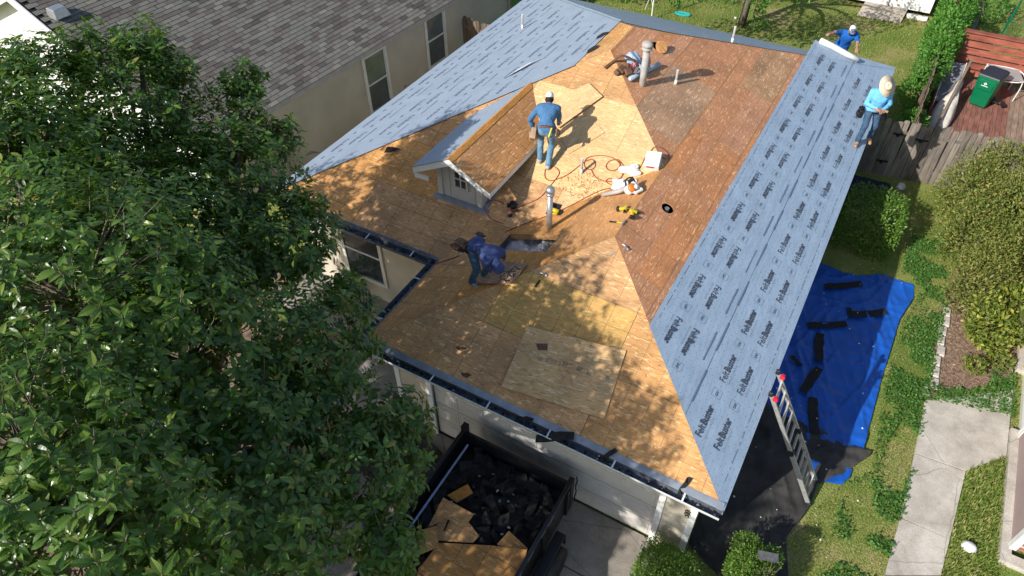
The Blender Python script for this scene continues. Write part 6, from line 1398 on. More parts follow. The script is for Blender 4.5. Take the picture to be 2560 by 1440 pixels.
for c, zf, R, s, nm in (((-9.202, 4.325, 3.403), ZM, frame_on(NM_, .4), .2, 'folded dark shingle scrap left of the dormer roof'), ((-11.68, 4.219, 2.543), ZL, frame_on(NL_, 0), .25, 'twiggy dark scrap at the lower left felt corner')):
    q = B(); cc = onroof(c, zf, .03); q.add([cc+R @ Vector(v)*s for v in ((-.9, -.3, 0), (.1, -.4, .3), (1, .1, .05), (.2, .35, .1), (-.5, .3, .25))], [[0, 1, 3, 4], [1, 2, 3]]); o = q.out('shingle_scrap', M['shingle_scrap']); o.modifiers.new('t', 'SOLIDIFY').thickness = .008; tag(o, nm, 'shingle scrap')
# hammers and a pry bar lying about
def hammer(p0, p1, zf, nrm, label, grip, shaft, head=True):
    a, c = onroof(p0, zf, .022), onroof(p1, zf, .022); t = thing('hammer', label, 'hammer', tuple(a)); d = (c-a); u = d.normalized(); s_ = Vector(nrm).normalized().cross(u)
    q = B(); q.tube([a, a+d*.5], [.017, .015], 8); q.out('grip', grip, t); q = B(); q.tube([a+d*.5, a+d*.93], .011, 8); q.out('shaft', shaft, t)
    q = B(); m_ = a+d*.95; q.tube([m_-s_*.03, m_-s_*.065], .02, 10); q.box(m_, (.03, .06, .03), Matrix((u, s_, Vector(nrm).normalized())).transposed()); q.tube([m_+s_*.03, m_+s_*.07-u*.01, m_+s_*.1-u*.035], [.016, .012, .005], 6); q.out('head', M['galv'], t)
M['yellow'] = plain('yellow_tool', (.62, .47, .02), .4, .1); M['orange'] = plain('orange_tool', (.62, .17, .02), .4, .1)
hammer((-4.282, 2.023, 3.468), (-4.245, 2.301, 3.58), ZF, NF, 'hammer with black grip on yellow sheet beside the painted offcut', M['black'], M['yellow'])
hammer((-3.312, 3.021, 4.052), (-3.107, 3.332, 3.906), lambda x, y: min(ZR(x, y), ZF(x, y)), NF, 'grey steel hammer lying across the front hip', M['pipe'], M['pipe'])
hammer((-3.683, 3.842, 3.902), (-3.38, 3.789, 4.024), ZW, NWg, 'hammer with yellow shaft by the ridge, below the drill', M['black'], M['yellow'])
# cordless drills by the ridge
def drill(p, zf, nrm, hd, label):
    R = frame_on(nrm, hd); c = onroof(p, zf, .05); t = thing('cordless_drill', label, 'drill', tuple(c))
    q = B(); q.tube([c+R @ Vector((-.09, 0, 0)), c+R @ Vector((.05, 0, 0))], .036, 12); q.box(c+R @ Vector((-.04, -.08, -.005)), (.045, .13, .05), R); q.out('body', M['yellow'], t, bevel=.005)
    q = B(); q.tube([c+R @ Vector((.05, 0, 0)), c+R @ Vector((.12, 0, 0))], [.03, .014], 10); q.out('chuck', M['black'], t); q = B(); q.box(c+R @ Vector((-.04, -.16, 0)), (.09, .05, .075), R); q.out('battery', M['black'], t, bevel=.005)
drill((-3.536, 4.22, 3.961), ZW, NWg, -1.4, 'yellow and black cordless drill lying on the ridge, left one'); drill((-3.346, 4.185, 4.002), ZR, NR_, .4, 'yellow cordless drill tipped over the ridge on the red brown side')
# circular saw behind the shiny flue
c = onroof((-5.042, 4.194, 3.35), ZM, .06); R = frame_on(NM_, .05); t = thing('circular_saw', 'yellow and black circular saw behind the shiny flue pipe', 'saw', tuple(c))
q = B(); q.tube([c+R @ Vector((-.03, -.02, .05)), c+R @ Vector((.14, -.02, .05))], .05, 12); q.tube(smooth_path([c+R @ Vector(v) for v in ((.1, -.06, .03), (.14, -.1, .1), (.04, -.13, .12), (-.05, -.08, .1))], 4), .02, 8); q.out('motor_housing', M['yellow'], t, True)
q = B(); q.lathe([(.095, -.02), (.1, 0), (.095, .02), (.03, .025)], c+R @ Vector((-.1, .0, .05)), R @ Matrix.Rotation(PI/2, 3, 'Y'), 20); q.out('blade_guard', M['pipe'], t); q = B(); q.box(c+R @ Vector((-.02, .05, -.045)), (.24, .3, .006), R); q.out('base_plate', M['black'], t); q = B(); q.box(c+R @ Vector((.17, -.04, .03)), (.09, .12, .07), R); q.out('battery', M['black'], t, bevel=.006)
# coil nailer in the loop of hose
c = onroof((-5.934, 3.928, 3.243), ZM, .06); R = frame_on(NM_, -.95); t = thing('coil_nailer', 'black and orange air nailer lying inside the hose loop by dormer', 'nail gun', tuple(c))
q = B(); q.tube([c+R @ Vector((.02, 0, .02)), c+R @ Vector((.17, 0, .02))], [.045, .05], 12); q.out('body', plain('salmon_tool', (.5, .2, .13), .45), t, True); q = B(); q.tube([c+R @ Vector((.17, 0, .02)), c+R @ Vector((.2, 0, .02))], [.055, .045], 12); q.tube([c+R @ Vector((.02, 0, .02)), c+R @ Vector((-.12, 0, .02))], [.025, .014], 8); q.out('nose', M['black'], t)
q = B(); q.lathe([(.075, -.05), (.085, -.04), (.085, .03), (.06, .05)], c+R @ Vector((-.06, .1, .01)), R @ Matrix.Rotation(.3, 3, 'X'), 14); q.out('magazine', M['black'], t); q = B(); q.beam(c+R @ Vector((.08, .03, .01)), c+R @ Vector((.1, .19, .0)), .04, .04); q.out('handle', M['leather'], t)
# leaf blower lying on the ridge
c = onroof((-3.675, 4.834, 3.905), ZW, .13); R = frame_on(NWg, .9); t = thing('leaf_blower', 'white and orange leaf blower with long dark nozzle on the ridge', 'leaf blower', tuple(c))
sdf_obj('housing', [('c', c+R @ Vector((-.05, 0, 0)), c+R @ Vector((.08, .02, -.02)), .1, .09, 0, .04), ('c', c+R @ Vector((.05, -.1, .05)), c+R @ Vector((.1, .1, .05)), .055, .055, 0, .04)], .014, [M['white']], t)
q = B(); q.lathe([(.03, 0), (.085, .005), (.09, .03), (.07, .06), (.02, .065)], c+R @ Vector((-.02, -.07, .05)), R @ Matrix.Rotation(1.0, 3, 'X'), 14); q.out('fan_cover', M['orange'], t, True)
tip = onroof((-4.217, 4.742, 3.686), ZW, .06); q = B(); q.tube([c+Vector((-.05, .02, .02)), c.lerp(tip, .45), tip], [.055, .05, .038], 12); q.out('nozzle', M['pipe'], t, True)
q = B(); q.tube(smooth_path([c+R @ Vector(v) for v in ((-.08, .05, .08), (-.02, .08, .19), (.1, .06, .18), (.12, .02, .07))], 4), .016, 8); q.box(c+R @ Vector((.06, .09, .1)), (.09, .07, .08), R); q.out('handle', M['black'], t)
q = B(); q.tube([c+R @ Vector((-.02, -.17, -.03)), c+R @ Vector((.15, -.14, -.05))], .028, 8); q.tube([c+R @ Vector((-.02, -.17, -.03)), c+R @ Vector((-.03, -.07, .0))], .026, 8); q.tube([c+R @ Vector((.15, -.14, -.05)), c+R @ Vector((.12, -.03, .0))], .026, 8); q.out('foot_frame', M['white'], t)
# white carton
c = onroof((-3.63, 5.815, 4.006), ZM, .09); R = frame_on(NM_, .22); t = thing('carton', 'white cardboard carton with red end label on the ridge', 'box', tuple(c))
q = B(); q.box(c, (.30, .36, .17), R); q.out('box_body', M['white'], t, bevel=.004); q = B(); q.box(c+R @ Vector((-.02, -.1815, .04)), (.16, .002, .045), R); q.out('box_label', plain('label_red', (.45, .05, .06), .5), t); q = B(); q.box(c+R @ Vector((0, 0, .0855)), (.004, .36, .002), R); q.out('lid_seam', M['trim'], t)
# plastic bags
for px, rad, nm, ns in (((-3.984, 5.505, 3.88), (.19, .13, .06), 'crumpled white plastic bag between the hose loops and carton', 9), ((-3.943, 5.196, 3.755), (.26, .11, .05), 'long crumpled white plastic bag behind the leaf blower', 11), ((-3.783, 5.525, 3.888), (.07, .05, .05), 'small clear plastic bottle beside the white bag', 3)):
    c = onroof(px, ZM, .05); R = frame_on(NM_, .6); r3 = np.random.default_rng(ns)
    pr = [('e', np.array(c+R @ Vector((r3.uniform(-.6, .6)*rad[0], r3.uniform(-.6, .6)*rad[1], 0))), np.array(R @ Euler(r3.uniform(-.6, .6, 3)).to_matrix()), (rad[0]*.62, rad[1]*.6, rad[2]*r3.uniform(.5, 1)), 0, .012) for _ in range(ns)]
    o = sdf_obj('plastic_bag', pr, .012, [M['white']]); tag(o, nm, 'plastic bag' if ns > 3 else 'bottle')
# tool belt heap, felt remnants by the tall flue
c = onroof((-5.154, 7.706, 4.733), lambda x, y: min(ZR(x, y), ZM(x, y)), .08); t = thing('tool_belt', 'brown tool belt with pouches heaped beside the tall flue', 'tool belt', tuple(c)); R = frame_on((0.1, -.3, 1), -.2)
q = B(); 
for k, (x, y, s_) in enumerate(((-.06, -.02, 1), (.1, .0, .95), (.02, .14, .8), (-.1, -.14, .75))): q.box(c+R @ Vector((x, y, .0)), (.15*s_, .16*s_, .15*s_), R @ Euler((.3*k, .4-.3*k, k)).to_matrix(), 0, 1.15)
q.out('pouch', M['leather'], t, bevel=.02)
q = B(); P_ = smooth_path([c+R @ Vector(v) for v in ((-.42, -.14, -.05), (-.36, .12, -.02), (-.24, .24, .1), (0, .22, .17), (.2, .2, .12), (.24, .05, .02))], 6); 
for a, b2 in zip(P_[:-1], P_[1:]): q.beam(a, b2, .07, .02)
q.out('strap', M['leather'], t)
q = B(); q.tube([c+R @ Vector((.15, .1, .1)), c+R @ Vector((.2, .12, .24))], .014, 6); q.tube([c+R @ Vector((.1, .1, .1)), c+R @ Vector((.13, .1, .22))], .014, 6); q.out('pliers', plain('red_handle', (.6, .03, .06), .45), t)
def felt_roll(a, b2, r, label, mat='felt_r', hollow=True):
    a, b2 = Vector(a), Vector(b2); t = thing('felt_roll', label, 'felt roll', tuple(a)); q = B(); q.tube([a, a.lerp(b2, .3)+Vector((0, 0, .01)), a.lerp(b2, .7)-Vector((0, 0, .005)), b2], [r, r*1.03, r*.97, r], 14); q.out('wrap', M[mat], t, True)
    q = B(); d = (b2-a).normalized(); q.tube([a-d*.004, a-d*.002], r*.45, 12); q.tube([b2+d*.002, b2+d*.004], r*.45, 12); q.out('core', M['pvc'], t); return t
felt_roll(onroof((-4.957, 7.578, 4.654), ZR, .07), onroof((-4.709, 8.687, 4.553), ZR, .07), .055, 'short thin felt roll lying behind the tall flue')
q = B(); V = []
p0, p1 = onroof((-5.255, 8.292, 4.774), ZR, .2), onroof((-4.866, 8.006, 4.617), ZR, .06); ax_ = (p1-p0).normalized(); s_ = Vector((.6, .5, 0)); s_ = (s_-ax_*s_.dot(ax_)).normalized(); u_ = s_.cross(ax_)
for i in range(8):
    for j in range(12): t_ = i/7; k = (j-5.5)/5.5; V.append(p0.lerp(p1, t_)-s_*k*.17+u_*(.1*k*k*(1-.6*t_)-.03*math.sin(j*1.1+i)))
q.add(V, [[i*12+j, i*12+j+1, (i+1)*12+j+1, (i+1)*12+j] for i in range(7) for j in range(11)]); o = q.out('felt_remnant', M['felt_r'], None, True); o.modifiers.new('t', 'SOLIDIFY').thickness = .004; tag(o, 'curled pale felt remnant propped between tool belt and flue', 'felt remnant')
# the roll in the bearded man's hands
ra, rb = Vector((-2.012, 14.03, 3.463))+Vector((0, 0, .08)), Vector((-0.941, 14.28, 3.03))+Vector((0, 0, .10))
ft = felt_roll(ra, rb, .075, 'white felt roll being unrolled by the bearded man', 'white')
# air hoses
M['hose'] = plain('red_air_hose', (.34, .075, .035), .5, .15, 10)
def hose(px, zf, label, r=.009, h=.012):
    P_ = [onroof(p, zf, h) for p in px]; q = B(); q.tube(smooth_path(P_, 5), r, 6); o = q.out('air_hose', M['hose'], None, True); return tag(o, label, 'air hose')
ZV = lambda x, y: max(ZM(x, y), ZW(x, y))
hose([(-5.92, 3.62), (-6.189, 3.638), (-6.425, 3.774), (-6.487, 3.878), (-6.376, 4.023), (-6.191, 4.039), (-6.114, 4.008)], ZV, 'dark red hose loop round the nailer by the dormer foot')
hose([(-5.813, 4.017), (-5.629, 4.196), (-5.458, 4.399), (-5.394, 4.662), (-5.345, 4.921), (-5.354, 5.045), (-5.471, 5.124), (-5.605, 5.109), (-5.658, 5.013), (-5.597, 4.865), (-5.473, 4.809), (-5.339, 4.874), (-5.158, 5.062), (-5.042, 5.287), (-4.963, 5.441), (-4.842, 5.531), (-4.737, 5.467), (-4.718, 5.356), (-4.815, 5.294), (-4.949, 5.377), (-4.943, 5.547), (-4.727, 5.667), (-4.471, 5.702), (-4.247, 5.61), (-4.11, 5.434), (-4.092, 5.249), (-4.139, 5.11), (-4.153, 5.01)], ZV, 'red air hose from the nailer, looping by the thin vent stub')
hose([(-4.334, 5.698), (-4.458, 5.638), (-4.51, 5.523), (-4.446, 5.428), (-4.321, 5.431), (-4.246, 5.514), (-4.255, 5.627), (-4.334, 5.698), (-4.138, 5.569), (-4.101, 5.341), (-4.305, 5.177), (-4.576, 5.181), (-4.753, 5.315)], ZV, 'small tight red hose coil left of the white bag')
hose([(-4.169, 5.08), (-4.366, 4.937), (-4.538, 4.746), (-4.703, 4.538), (-4.919, 4.256), (-5.165, 4.029), (-5.545, 3.708), (-5.763, 3.462)], ZV, 'straight red hose running from the blower to the roof opening')
hose([(-3.783, 6.055), (-3.769, 6.178), (-3.67, 6.269), (-3.533, 6.274), (-3.412, 6.196), (-3.419, 6.097), (-3.547, 6.036), (-3.646, 6.023)], lambda x, y: max(ZM(x, y), min(ZR(x, y), 9))if False else max(min(ZM(x, y), ZR(x, y)), 0), 'red hose loop crossing the hip above the carton')
hose([(-3.839, 5.91), (-3.834, 5.671), (-3.888, 5.413), (-3.973, 5.223), (-4.114, 5.241), (-4.299, 5.255), (-4.343, 5.164), (-4.189, 5.121)], ZV, 'red hose tail running under the carton to the bags')
hose([(-6.336, 2.639), (-6.477, 2.522), (-6.637, 2.418), (-6.738, 2.343)], ZV, 'red hose end trailing from the hooded man to the gutter corner')

# ================================================================ PLANTS
# the big tree in front, left
TREE = [((-4.771, -5.486, 6.439), 1.25), ((-4.424, -4.418, 5.015), 1.15), ((-4.166, -2.862, 4.501), .85), ((-4.219, -2.071, 4.506), .6), ((-7.184, -3.564, 6.686), 1.7), ((-10.345, -0.254, 6.714), 1.15), ((-10.615, -1.406, 7.096), 1.1), ((-9.279, 0.411, 6.081), .85),
        ((-8.523, -0.122, 5.721), 1.05), ((-6.954, -0.692, 5.549), .75), ((-5.556, -1.88, 5.188), .9), ((-6.355, -3.105, 5.684), 1.45), ((-5.807, -5.085, 6.869), 1.1), ((-9.651, -2.589, 6.913), 1.5), ((-8.203, -1.893, 5.788), 1.4), ((-10.562, 0.37, 7.328), .5), ((-10.157, 0.359, 7.024), .5), ((-10.869, -0.452, 7.546), .5), ((-7.26, -0.03, 5.574), .45), ((-5.146, -3.456, 5.118), 1.0), ((-3.316, -3.402, 4.166), .5), ((-11.206, -1.233, 7.497), .45), ((-9.372, 1.17, 6.63), .4), ((-8.597, 0.887, 6.022), .38), ((-5.486, -4.667, 6.089), .8), ((-6.162, -0.641, 4.878), .35), ((-5.184, -2.481, 4.889), .6), ((-9.634, -1.315, 6.317), 1.0), ((-10.254, -1.623, 6.923), .8), ((-9.548, -0.429, 6.101), .8),
        ((-5.9, -7.5, 4.9), 1.25), ((-7.8, -7.2, 5.2), 1.4), ((-9.6, -5.0, 5.4), 1.5), ((-4.9, -7.2, 4.2), .7), ((-6.6, -4.3, 3.4), 1.1), ((-8.6, -2.6, 4.0), 1.3), ((-10.6, -1.3, 4.2), 1.25), ((-11.6, -3.2, 5.0), 1.4), ((-9.7, -.2, 3.6), .9), ((-9.1, -.9, 3.8), .85), ((-6.3, -8.8, 8.0), 1.15), ((-8.1, -8.6, 7.9), 1.45), ((-9.8, -7.2, 7.5), 1.35), ((-4.9, -8.9, 7.3), .8), ((-11.2, -8.0, 5.5), 1.6), ((-9.4, -6.9, 4.5), 1.1), ((-12.6, -5.5, 5.2), 1.4), ((-8.8, -8.7, 4.2), 1.3), ((-10.3, -9.3, 4.6), 1.4), ((-10.5, -2.7, 6.5), 1.1), ((-9.8, -1.6, 6.2), .8), ((-11.5, -3.0, 7.5), 1.2), ((-12.3, -1.6, 6.0), 1.1)]  # this row
SPARSE = 4
tt = thing('broadleaf_tree', 'large glossy leaved tree in front of the house filling the left', 'tree', (-7.9, -3.9, 0)); tr_ = np.random.default_rng(11)
CS = []; AS = []
cen_all = np.array([t_[0] for t_ in TREE]); rad_all = np.array([t_[1] for t_ in TREE]); core = np.array([-7.4, -4.0, 4.0])
for (c, r), i in zip(TREE, range(len(TREE))):
    m = int((265 if c[2] < 7.2 and i < len(TREE)-SPARSE or i < 30 else 120)*r*r+18); d = unit(tr_.normal(size=(m, 3))); rad = r*(.45+.62*tr_.random(m)**.55); P = np.array(c)+d*rad[:, None]*np.array([1, 1, .92])
    P += tr_.normal(0, .06, P.shape)
    dist = np.linalg.norm((P[:, None]-cen_all[None])/rad_all[None, :, None], axis=2); dist[:, i] = 9; ok = (dist.min(1) > .55) & (P[:, 2] > 1.3)
    CS.append(P[ok]); AS.append(unit(d[ok]*.75+unit(P[ok]-core)*.35+np.array([0, 0, .55])+tr_.normal(0, .22, (ok.sum(), 3))))
CS = np.concatenate(CS); AS = np.concatenate(AS)
cw = np.array(camp); order = np.argsort(np.linalg.norm(CS-cw, axis=1)); L3 = Mc
loc = np.array(Mc) @ np.vstack([CS.T, np.ones(len(CS))]); pxx = 1280+fx*loc[0]/-loc[2]; pyy = 720-fx*loc[1]/-loc[2]; inframe = (pxx > -20) & (pxx < 1200) & (pyy > -20) & (pyy < 1460)
near = [i for i in order if inframe[i]][:300]; nearset = np.zeros(len(CS), bool); nearset[near] = True
proto = []
for k in range(7):
    r4 = np.random.default_rng(40+k); nl = 8+k % 3; P, Dd, U, Ln = rosettes(np.zeros((1, 3)), np.array([[0, 0, 1.]]), nl, .14, TOOTHED, r4, (48, 98)); V, F = leaf_array(P, Dd, U, Ln, TOOTHED)
    q = B(); q.tube([(0, 0, -.22), (0, 0, -.05), (0, 0, .03)], [.007, .006, .003], 5); o_ = len(V); V = np.vstack([V, np.array(q.v)]); Fl = [list(f) for f in F]+[[i+o_ for i in f] for f in q.f]
    proto.append(rawmesh('leaf_cluster', V, Fl, [M['leaf_oak'], M['twig']], [0]*len(F)+[1]*len(q.f)))
for n_, i in enumerate(near):
    z = Vector(AS[i]); x = z.orthogonal().normalized(); x = Matrix.Rotation(tr_.uniform(0, 6.28), 3, z) @ x; y = z.cross(x); s_ = tr_.uniform(.85, 1.25); R = Matrix((x*s_, y*s_, z*s_)).transposed().to_4x4()
    place('leaf_cluster', proto[n_ % 7], Matrix.Translation(CS[i]) @ R, tt)
rc, ra_ = CS[~nearset], AS[~nearset]
P, Dd, U, Ln = rosettes(rc, ra_, 9, .135, LEAF, tr_); link_leaves('foliage', leaf_array(P, Dd, U, Ln, LEAF), M['leaf_oak'], tt, 'stuff')
# a lower whorl on each shoot thickens the crown
sel = tr_.random(len(CS)) < .55; P, Dd, U, Ln = rosettes((CS-AS*.13+tr_.normal(0, .03, CS.shape))[sel], AS[sel], 6, .13, LEAF, tr_, (70, 120)); link_leaves('foliage', leaf_array(P, Dd, U, Ln, LEAF), M['leaf_oak'], tt, 'stuff')
q = B(); trunk = smooth_path([(-7.9, -3.9, -.05), (-7.85, -3.95, .9), (-7.7, -3.9, 2.0), (-7.6, -4.0, 3.0)], 5); q.tube(trunk, [.24-.09*i/len(trunk) for i in range(len(trunk))], 12); q.out('trunk', M['bark'], tt, True)
q = B(); tips = []
for c, r in TREE:
    s0 = Vector((-7.6+tr_.normal(0, .06), -4.0+tr_.normal(0, .06), tr_.uniform(2.2, 3.0))); c = Vector(c); mid = s0.lerp(c, .5)+Vector(tr_.normal(0, .25, 3))+Vector((0, 0, .15)); P_ = smooth_path([s0, mid, c], 5); n_ = len(P_); q.tube(P_, [.085*(1-i/n_)+.02 for i in range(n_)], 7)
    tips.append((c, r, mid))
q.out('limb', M['bark'], tt, True, 'stuff')
q = B()
for i in tr_.permutation(len(CS))[:1100]:
    d2 = np.linalg.norm(cen_all-CS[i], axis=1); c = Vector(cen_all[d2.argmin()]); p = Vector(CS[i]); m_ = c.lerp(p, .55)+Vector(tr_.normal(0, .07, 3)); q.tube([c.lerp(p, .15), m_, p-Vector(AS[i])*.02], [.009, .007, .003], 4, cap=False)
q.out('twig', M['twig'], tt, kind='stuff')
# fallen leaves on the soil
lf = np.random.default_rng(5); n_ = 1600; P = np.stack([lf.uniform(-15, -7, n_), lf.uniform(-9, 2.6, n_), np.full(n_, .012)], 1); th = lf.uniform(0, 6.28, n_); Dd = np.stack([np.cos(th), np.sin(th), lf.normal(0, .12, n_)], 1)
link_leaves('fallen_leaves', leaf_array(P, Dd, np.tile([0, 0, 1.], (n_, 1))+lf.normal(0, .2, (n_, 3)), lf.uniform(.06, .13, n_), LEAF), leafmat('dry_leaf', [(0, (.16, .09, .04)), (.5, (.3, .2, .1)), (1, (.42, .33, .2))], .7, .2, .1), None, 'stuff')
# back yard tree
def leafy_tree(label, base, h, blobs, n, ln, mat, r, trunk_r=.16):
    t = thing('broadleaf_tree', label, 'tree', base); VV = []; FF = []; o = 0; tot = sum(b_[1]**2 for b_ in blobs)
    for c, rd in blobs:
        m = int(n*rd*rd/tot); d = unit(r.normal(size=(m, 3))); P = np.array(c)+d*(rd*(.35+.7*r.random(m)**.6))[:, None]*np.array([1, 1, .75]); V, F = leaf_array(P, unit(d+r.normal(0, .6, d.shape)-np.array([0, 0, .3])), d+r.normal(0, .5, d.shape)+np.array([0, 0, .5]), ln*r.uniform(.6, 1.3, m), SMALLLEAF); VV.append(V); FF.append(F+o); o += len(V)
    link_leaves('crown', (np.vstack(VV), np.vstack(FF)), mat, t, 'stuff'); b_ = Vector(base); q = B(); top = b_+Vector((0, 0, h)); q.tube([b_, b_.lerp(top, .5)+Vector((.05, .03, 0)), top], [trunk_r, trunk_r*.8, trunk_r*.6], 10); q.out('trunk', M['bark'], t, True)
    for c, rd in blobs: q = B(); q.tube(smooth_path([top-Vector((0, 0, .2)), top.lerp(Vector(c), .5)+Vector((0, 0, .3)), c], 4), [.07, .065, .06, .055, .05, .04, .03, .025, .02], 6); q.out('limb', M['bark'], t, True)
    return t
r5 = np.random.default_rng(31)
leafy_tree('spreading tree with bare trunk on the back lawn, crown above the photo', (-5.75, 21.75, 0), 2.3, [((-6, 23, 4.3), 2.0), ((-8.2, 20.6, 4.6), 1.9), ((-9.8, 18.6, 5.2), 1.7), ((-5.0, 22.5, 3.5), 1.2), ((-3.5, 23.6, 4.1), 1.6), ((-7.4, 23.6, 3.3), 1.2), ((-2.3, 24.6, 4.3), 1.2), ((-11.5, 20, 5), 1.8), ((-6.3, 20.2, 4.9), 1.5), ((-7, 17.3, 2.9), .75), ((-6, 18.2, 2.85), .8), ((-4.8, 19.2, 2.8), .85), ((-3.6, 20, 2.75), .85), ((-8.2, 16.6, 3.2), .8), ((-5.4, 17.6, 3.7), 1.2), ((-2.6, 21.2, 3.0), .9)], 15000, .15, M['leaf_vine'], r5)
shrub('sapling', 'small leafy sapling beside the back yard tree trunk', 'sapling', [((-5.35, 21.85, 1.2), (.35, .35, .8)), ((-5.1, 21.5, .5), (.25, .25, .4))], 500, .13, M['leaf_vine'], 3)
shrub('shrub', 'broad leaved green shrub behind the far left roof corner', 'shrub', [((-10.9, 22.0, 1.0), (1.3, 1.0, 1.0)), ((-12.6, 21.5, 1.2), (1.2, 1.0, 1.2)), ((-9.8, 22.6, .7), (.8, .7, .6))], 2600, .16, M['leaf_vine'], 6)
shrub('climbing_vine', 'bright green vine smothering the dark side fence', 'vine', [((1.05, 19.2, 1.25), (.5, 1.1, .9)), ((1.1, 20.8, 1.45), (.62, 1.3, .8)), ((1.2, 22.6, 1.6), (.6, 1.3, .75)), ((.85, 18.0, .9), (.42, .7, .75))], 8500, .12, M['leaf_vine'], 8, dry=20)
shrub('shrub', 'small green shrub at the corner of the two fences', 'shrub', [((1.05, 15.6, .85), (.42, .5, .6)), ((1.2, 15.0, .6), (.35, .35, .45))], 1500, .11, M['leaf_vine'], 4, dry=10)
shrub('shrub', 'leafy bush at the top right corner beyond the red screen', 'shrub', [((2.4, 26.8, .6), (.7, .8, .6))], 900, .13, M['leaf_vine'], 4)
# clipped hedge by the house wall
shrub('box_hedge', 'clipped box hedge beside the house wall, half in sun', 'hedge', [((.82, 10.85, .62), (.72, .78, .68))], 9500, .075, M['leaf_box'], 8, True, inner=.82)
# large loose shrubs on the right
big = [((2.9, 12.9, .9), (.9, 1.0, .95)), ((3.6, 14.0, 1.0), (.9, .8, 1.0)), ((3.9, 12.3, 1.1), (.95, 1.1, 1.1)), ((3.1, 11.2, .85), (.8, .95, .9)), ((4.2, 10.6, 1.0), (.7, 1.1, 1.0)), ((3.4, 9.9, .75), (.6, .8, .75)), ((4.5, 13.8, 1.0), (.7, .8, 1.0)), ((3.3, 9.3, .7), (.55, .6, .65))]
for k in range(26):
    i = k % 7; c_, rd_ = big[i]; d_ = unit(r5.normal(size=3)); d_[2] = abs(d_[2])*.8+.1; big.append((tuple(np.array(c_)+d_*np.array(rd_)*r5.uniform(.75, 1.1)), tuple(r5.uniform(.16, .4, 3))))
shrub('flowering_shrub', 'large loose olive green shrub at right edge before the fence', 'shrub', big, 30000, .085, M['leaf_olive'], 26, inner=.5, wid=.8, dry=0)
shrub('rose_bush', 'yellow green rose bush at the mulch bed edge below the large shrub', 'shrub', [((3.8, 8.5, .5), (.45, .55, .42)), ((4.2, 9.2, .65), (.5, .6, .5)), ((3.65, 8.95, .7), (.3, .3, .3)), ((4.0, 8.2, .35), (.3, .25, .25)), ((4.4, 8.7, .5), (.3, .4, .35))], 3000, .11, M['leaf_lime'], 10, dry=12)
shrub('shrub', 'small lime yellow plant on mulch by the mauve house', 'plant', [((3.75, 7.5, .16), (.22, .2, .16))], 260, .09, M['leaf_lime'], 3)
shrub('shrub', 'low lime yellow seedling on mulch, nearest the rose bush', 'plant', [((4.25, 7.95, .15), (.25, .2, .15))], 260, .09, M['leaf_lime'], 3)
shrub('boxwood', 'round clipped boxwood in front of the garage corner', 'shrub', [((-.5, -.4, .5), (.46, .55, .47)), ((-.5, -.95, .5), (.46, .45, .45)), ((-.78, -.15, .72), (.18, .2, .22)), ((-.2, -.1, .68), (.18, .2, .22)), ((-.3, -.65, .86), (.22, .28, .18)), ((-.7, -.75, .8), (.2, .25, .2)), ((-.74, .06, .6), (.14, .14, .25))], 17000, .043, M['leaf_box'], 8, inner=.86)
b2_ = shrub('boxwood', 'boxwood with a black shingle scrap on top, right of the garage', 'shrub', [((.76, .42, .5), (.38, .46, .46)), ((.82, -.12, .48), (.36, .4, .45)), ((.6, .82, .5), (.24, .2, .34)), ((1.02, .72, .72), (.17, .18, .2)), ((.62, .3, .84), (.2, .22, .16)), ((.9, -.05, .85), (.22, .25, .16)), ((1.0, .25, .6), (.2, .25, .3))], 16000, .043, M['leaf_box'], 8, inner=.84, dry=40)
q = B(); R = Euler((.15, .1, .35)).to_matrix(); q.box(Vector((.93, .55, 1.0)), (.34, .15, .008), R); o = q.out('shingle_scrap', plain('grey_scrap', (.1, .1, .105), .9, .3, 20)); tag(o, 'grey shingle scrap lying on top of the right boxwood', 'shingle scrap')
# ---- grass and weeds
def inpoly(X, Y, poly):
    c = np.zeros(len(X), bool); n = len(poly); j = n-1
    for i in range(n):
        xi, yi = poly[i]; xj, yj = poly[j]; k = ((yi > Y) != (yj > Y)) & (X < (xj-xi)*(Y-yi)/(yj-yi+1e-12)+xi); c ^= k; j = i
    return c
def vnoise(X, Y, s, seed):
    r = np.random.default_rng(seed); T = r.random((64, 64)); x, y = X*s, Y*s; i, j = np.floor(x).astype(int), np.floor(y).astype(int); fx_, fy_ = x-i, y-j; fx_ = fx_*fx_*(3-2*fx_); fy_ = fy_*fy_*(3-2*fy_)
    g = lambda a, b_: T[a % 64, b_ % 64]
    return (g(i, j)*(1-fx_)+g(i+1, j)*fx_)*(1-fy_)+(g(i, j+1)*(1-fx_)+g(i+1, j+1)*fx_)*fy_
PATH = [(2.969, 6.078), (2.973, 4.63), (2.945, 3.038), (2.881, 1.764), (1.9, -2.3), (2.75, -1.8), (3.732, 2.246), (3.788, 3.033), (3.894, 4.686), (4.553, 5.446), (4.566, 7.299)]
MUL = [(2.909, 8.889), (3.021, 6.167), (3.745, 6.875), (4.543, 7.693), (4.948, 11.418), (3.131, 11.419)]
TARPR = lambda Y: np.where((Y > 3.7) & (Y < 9.95), np.interp(Y, [3.7, 4.1, 6.24, 8.3, 9.2, 9.6, 9.95], [2.3, 2.25, 2.12, 2.18, 2.36, 2.32, 2.2]), np.interp(Y, [-3, -1, .2, .9, 1.6, 2.4, 3.0, 3.4, 3.7], [1.4, 1.5, 1.66, 1.5, 1.3, 1.5, 1.75, 1.95, 2.2]))
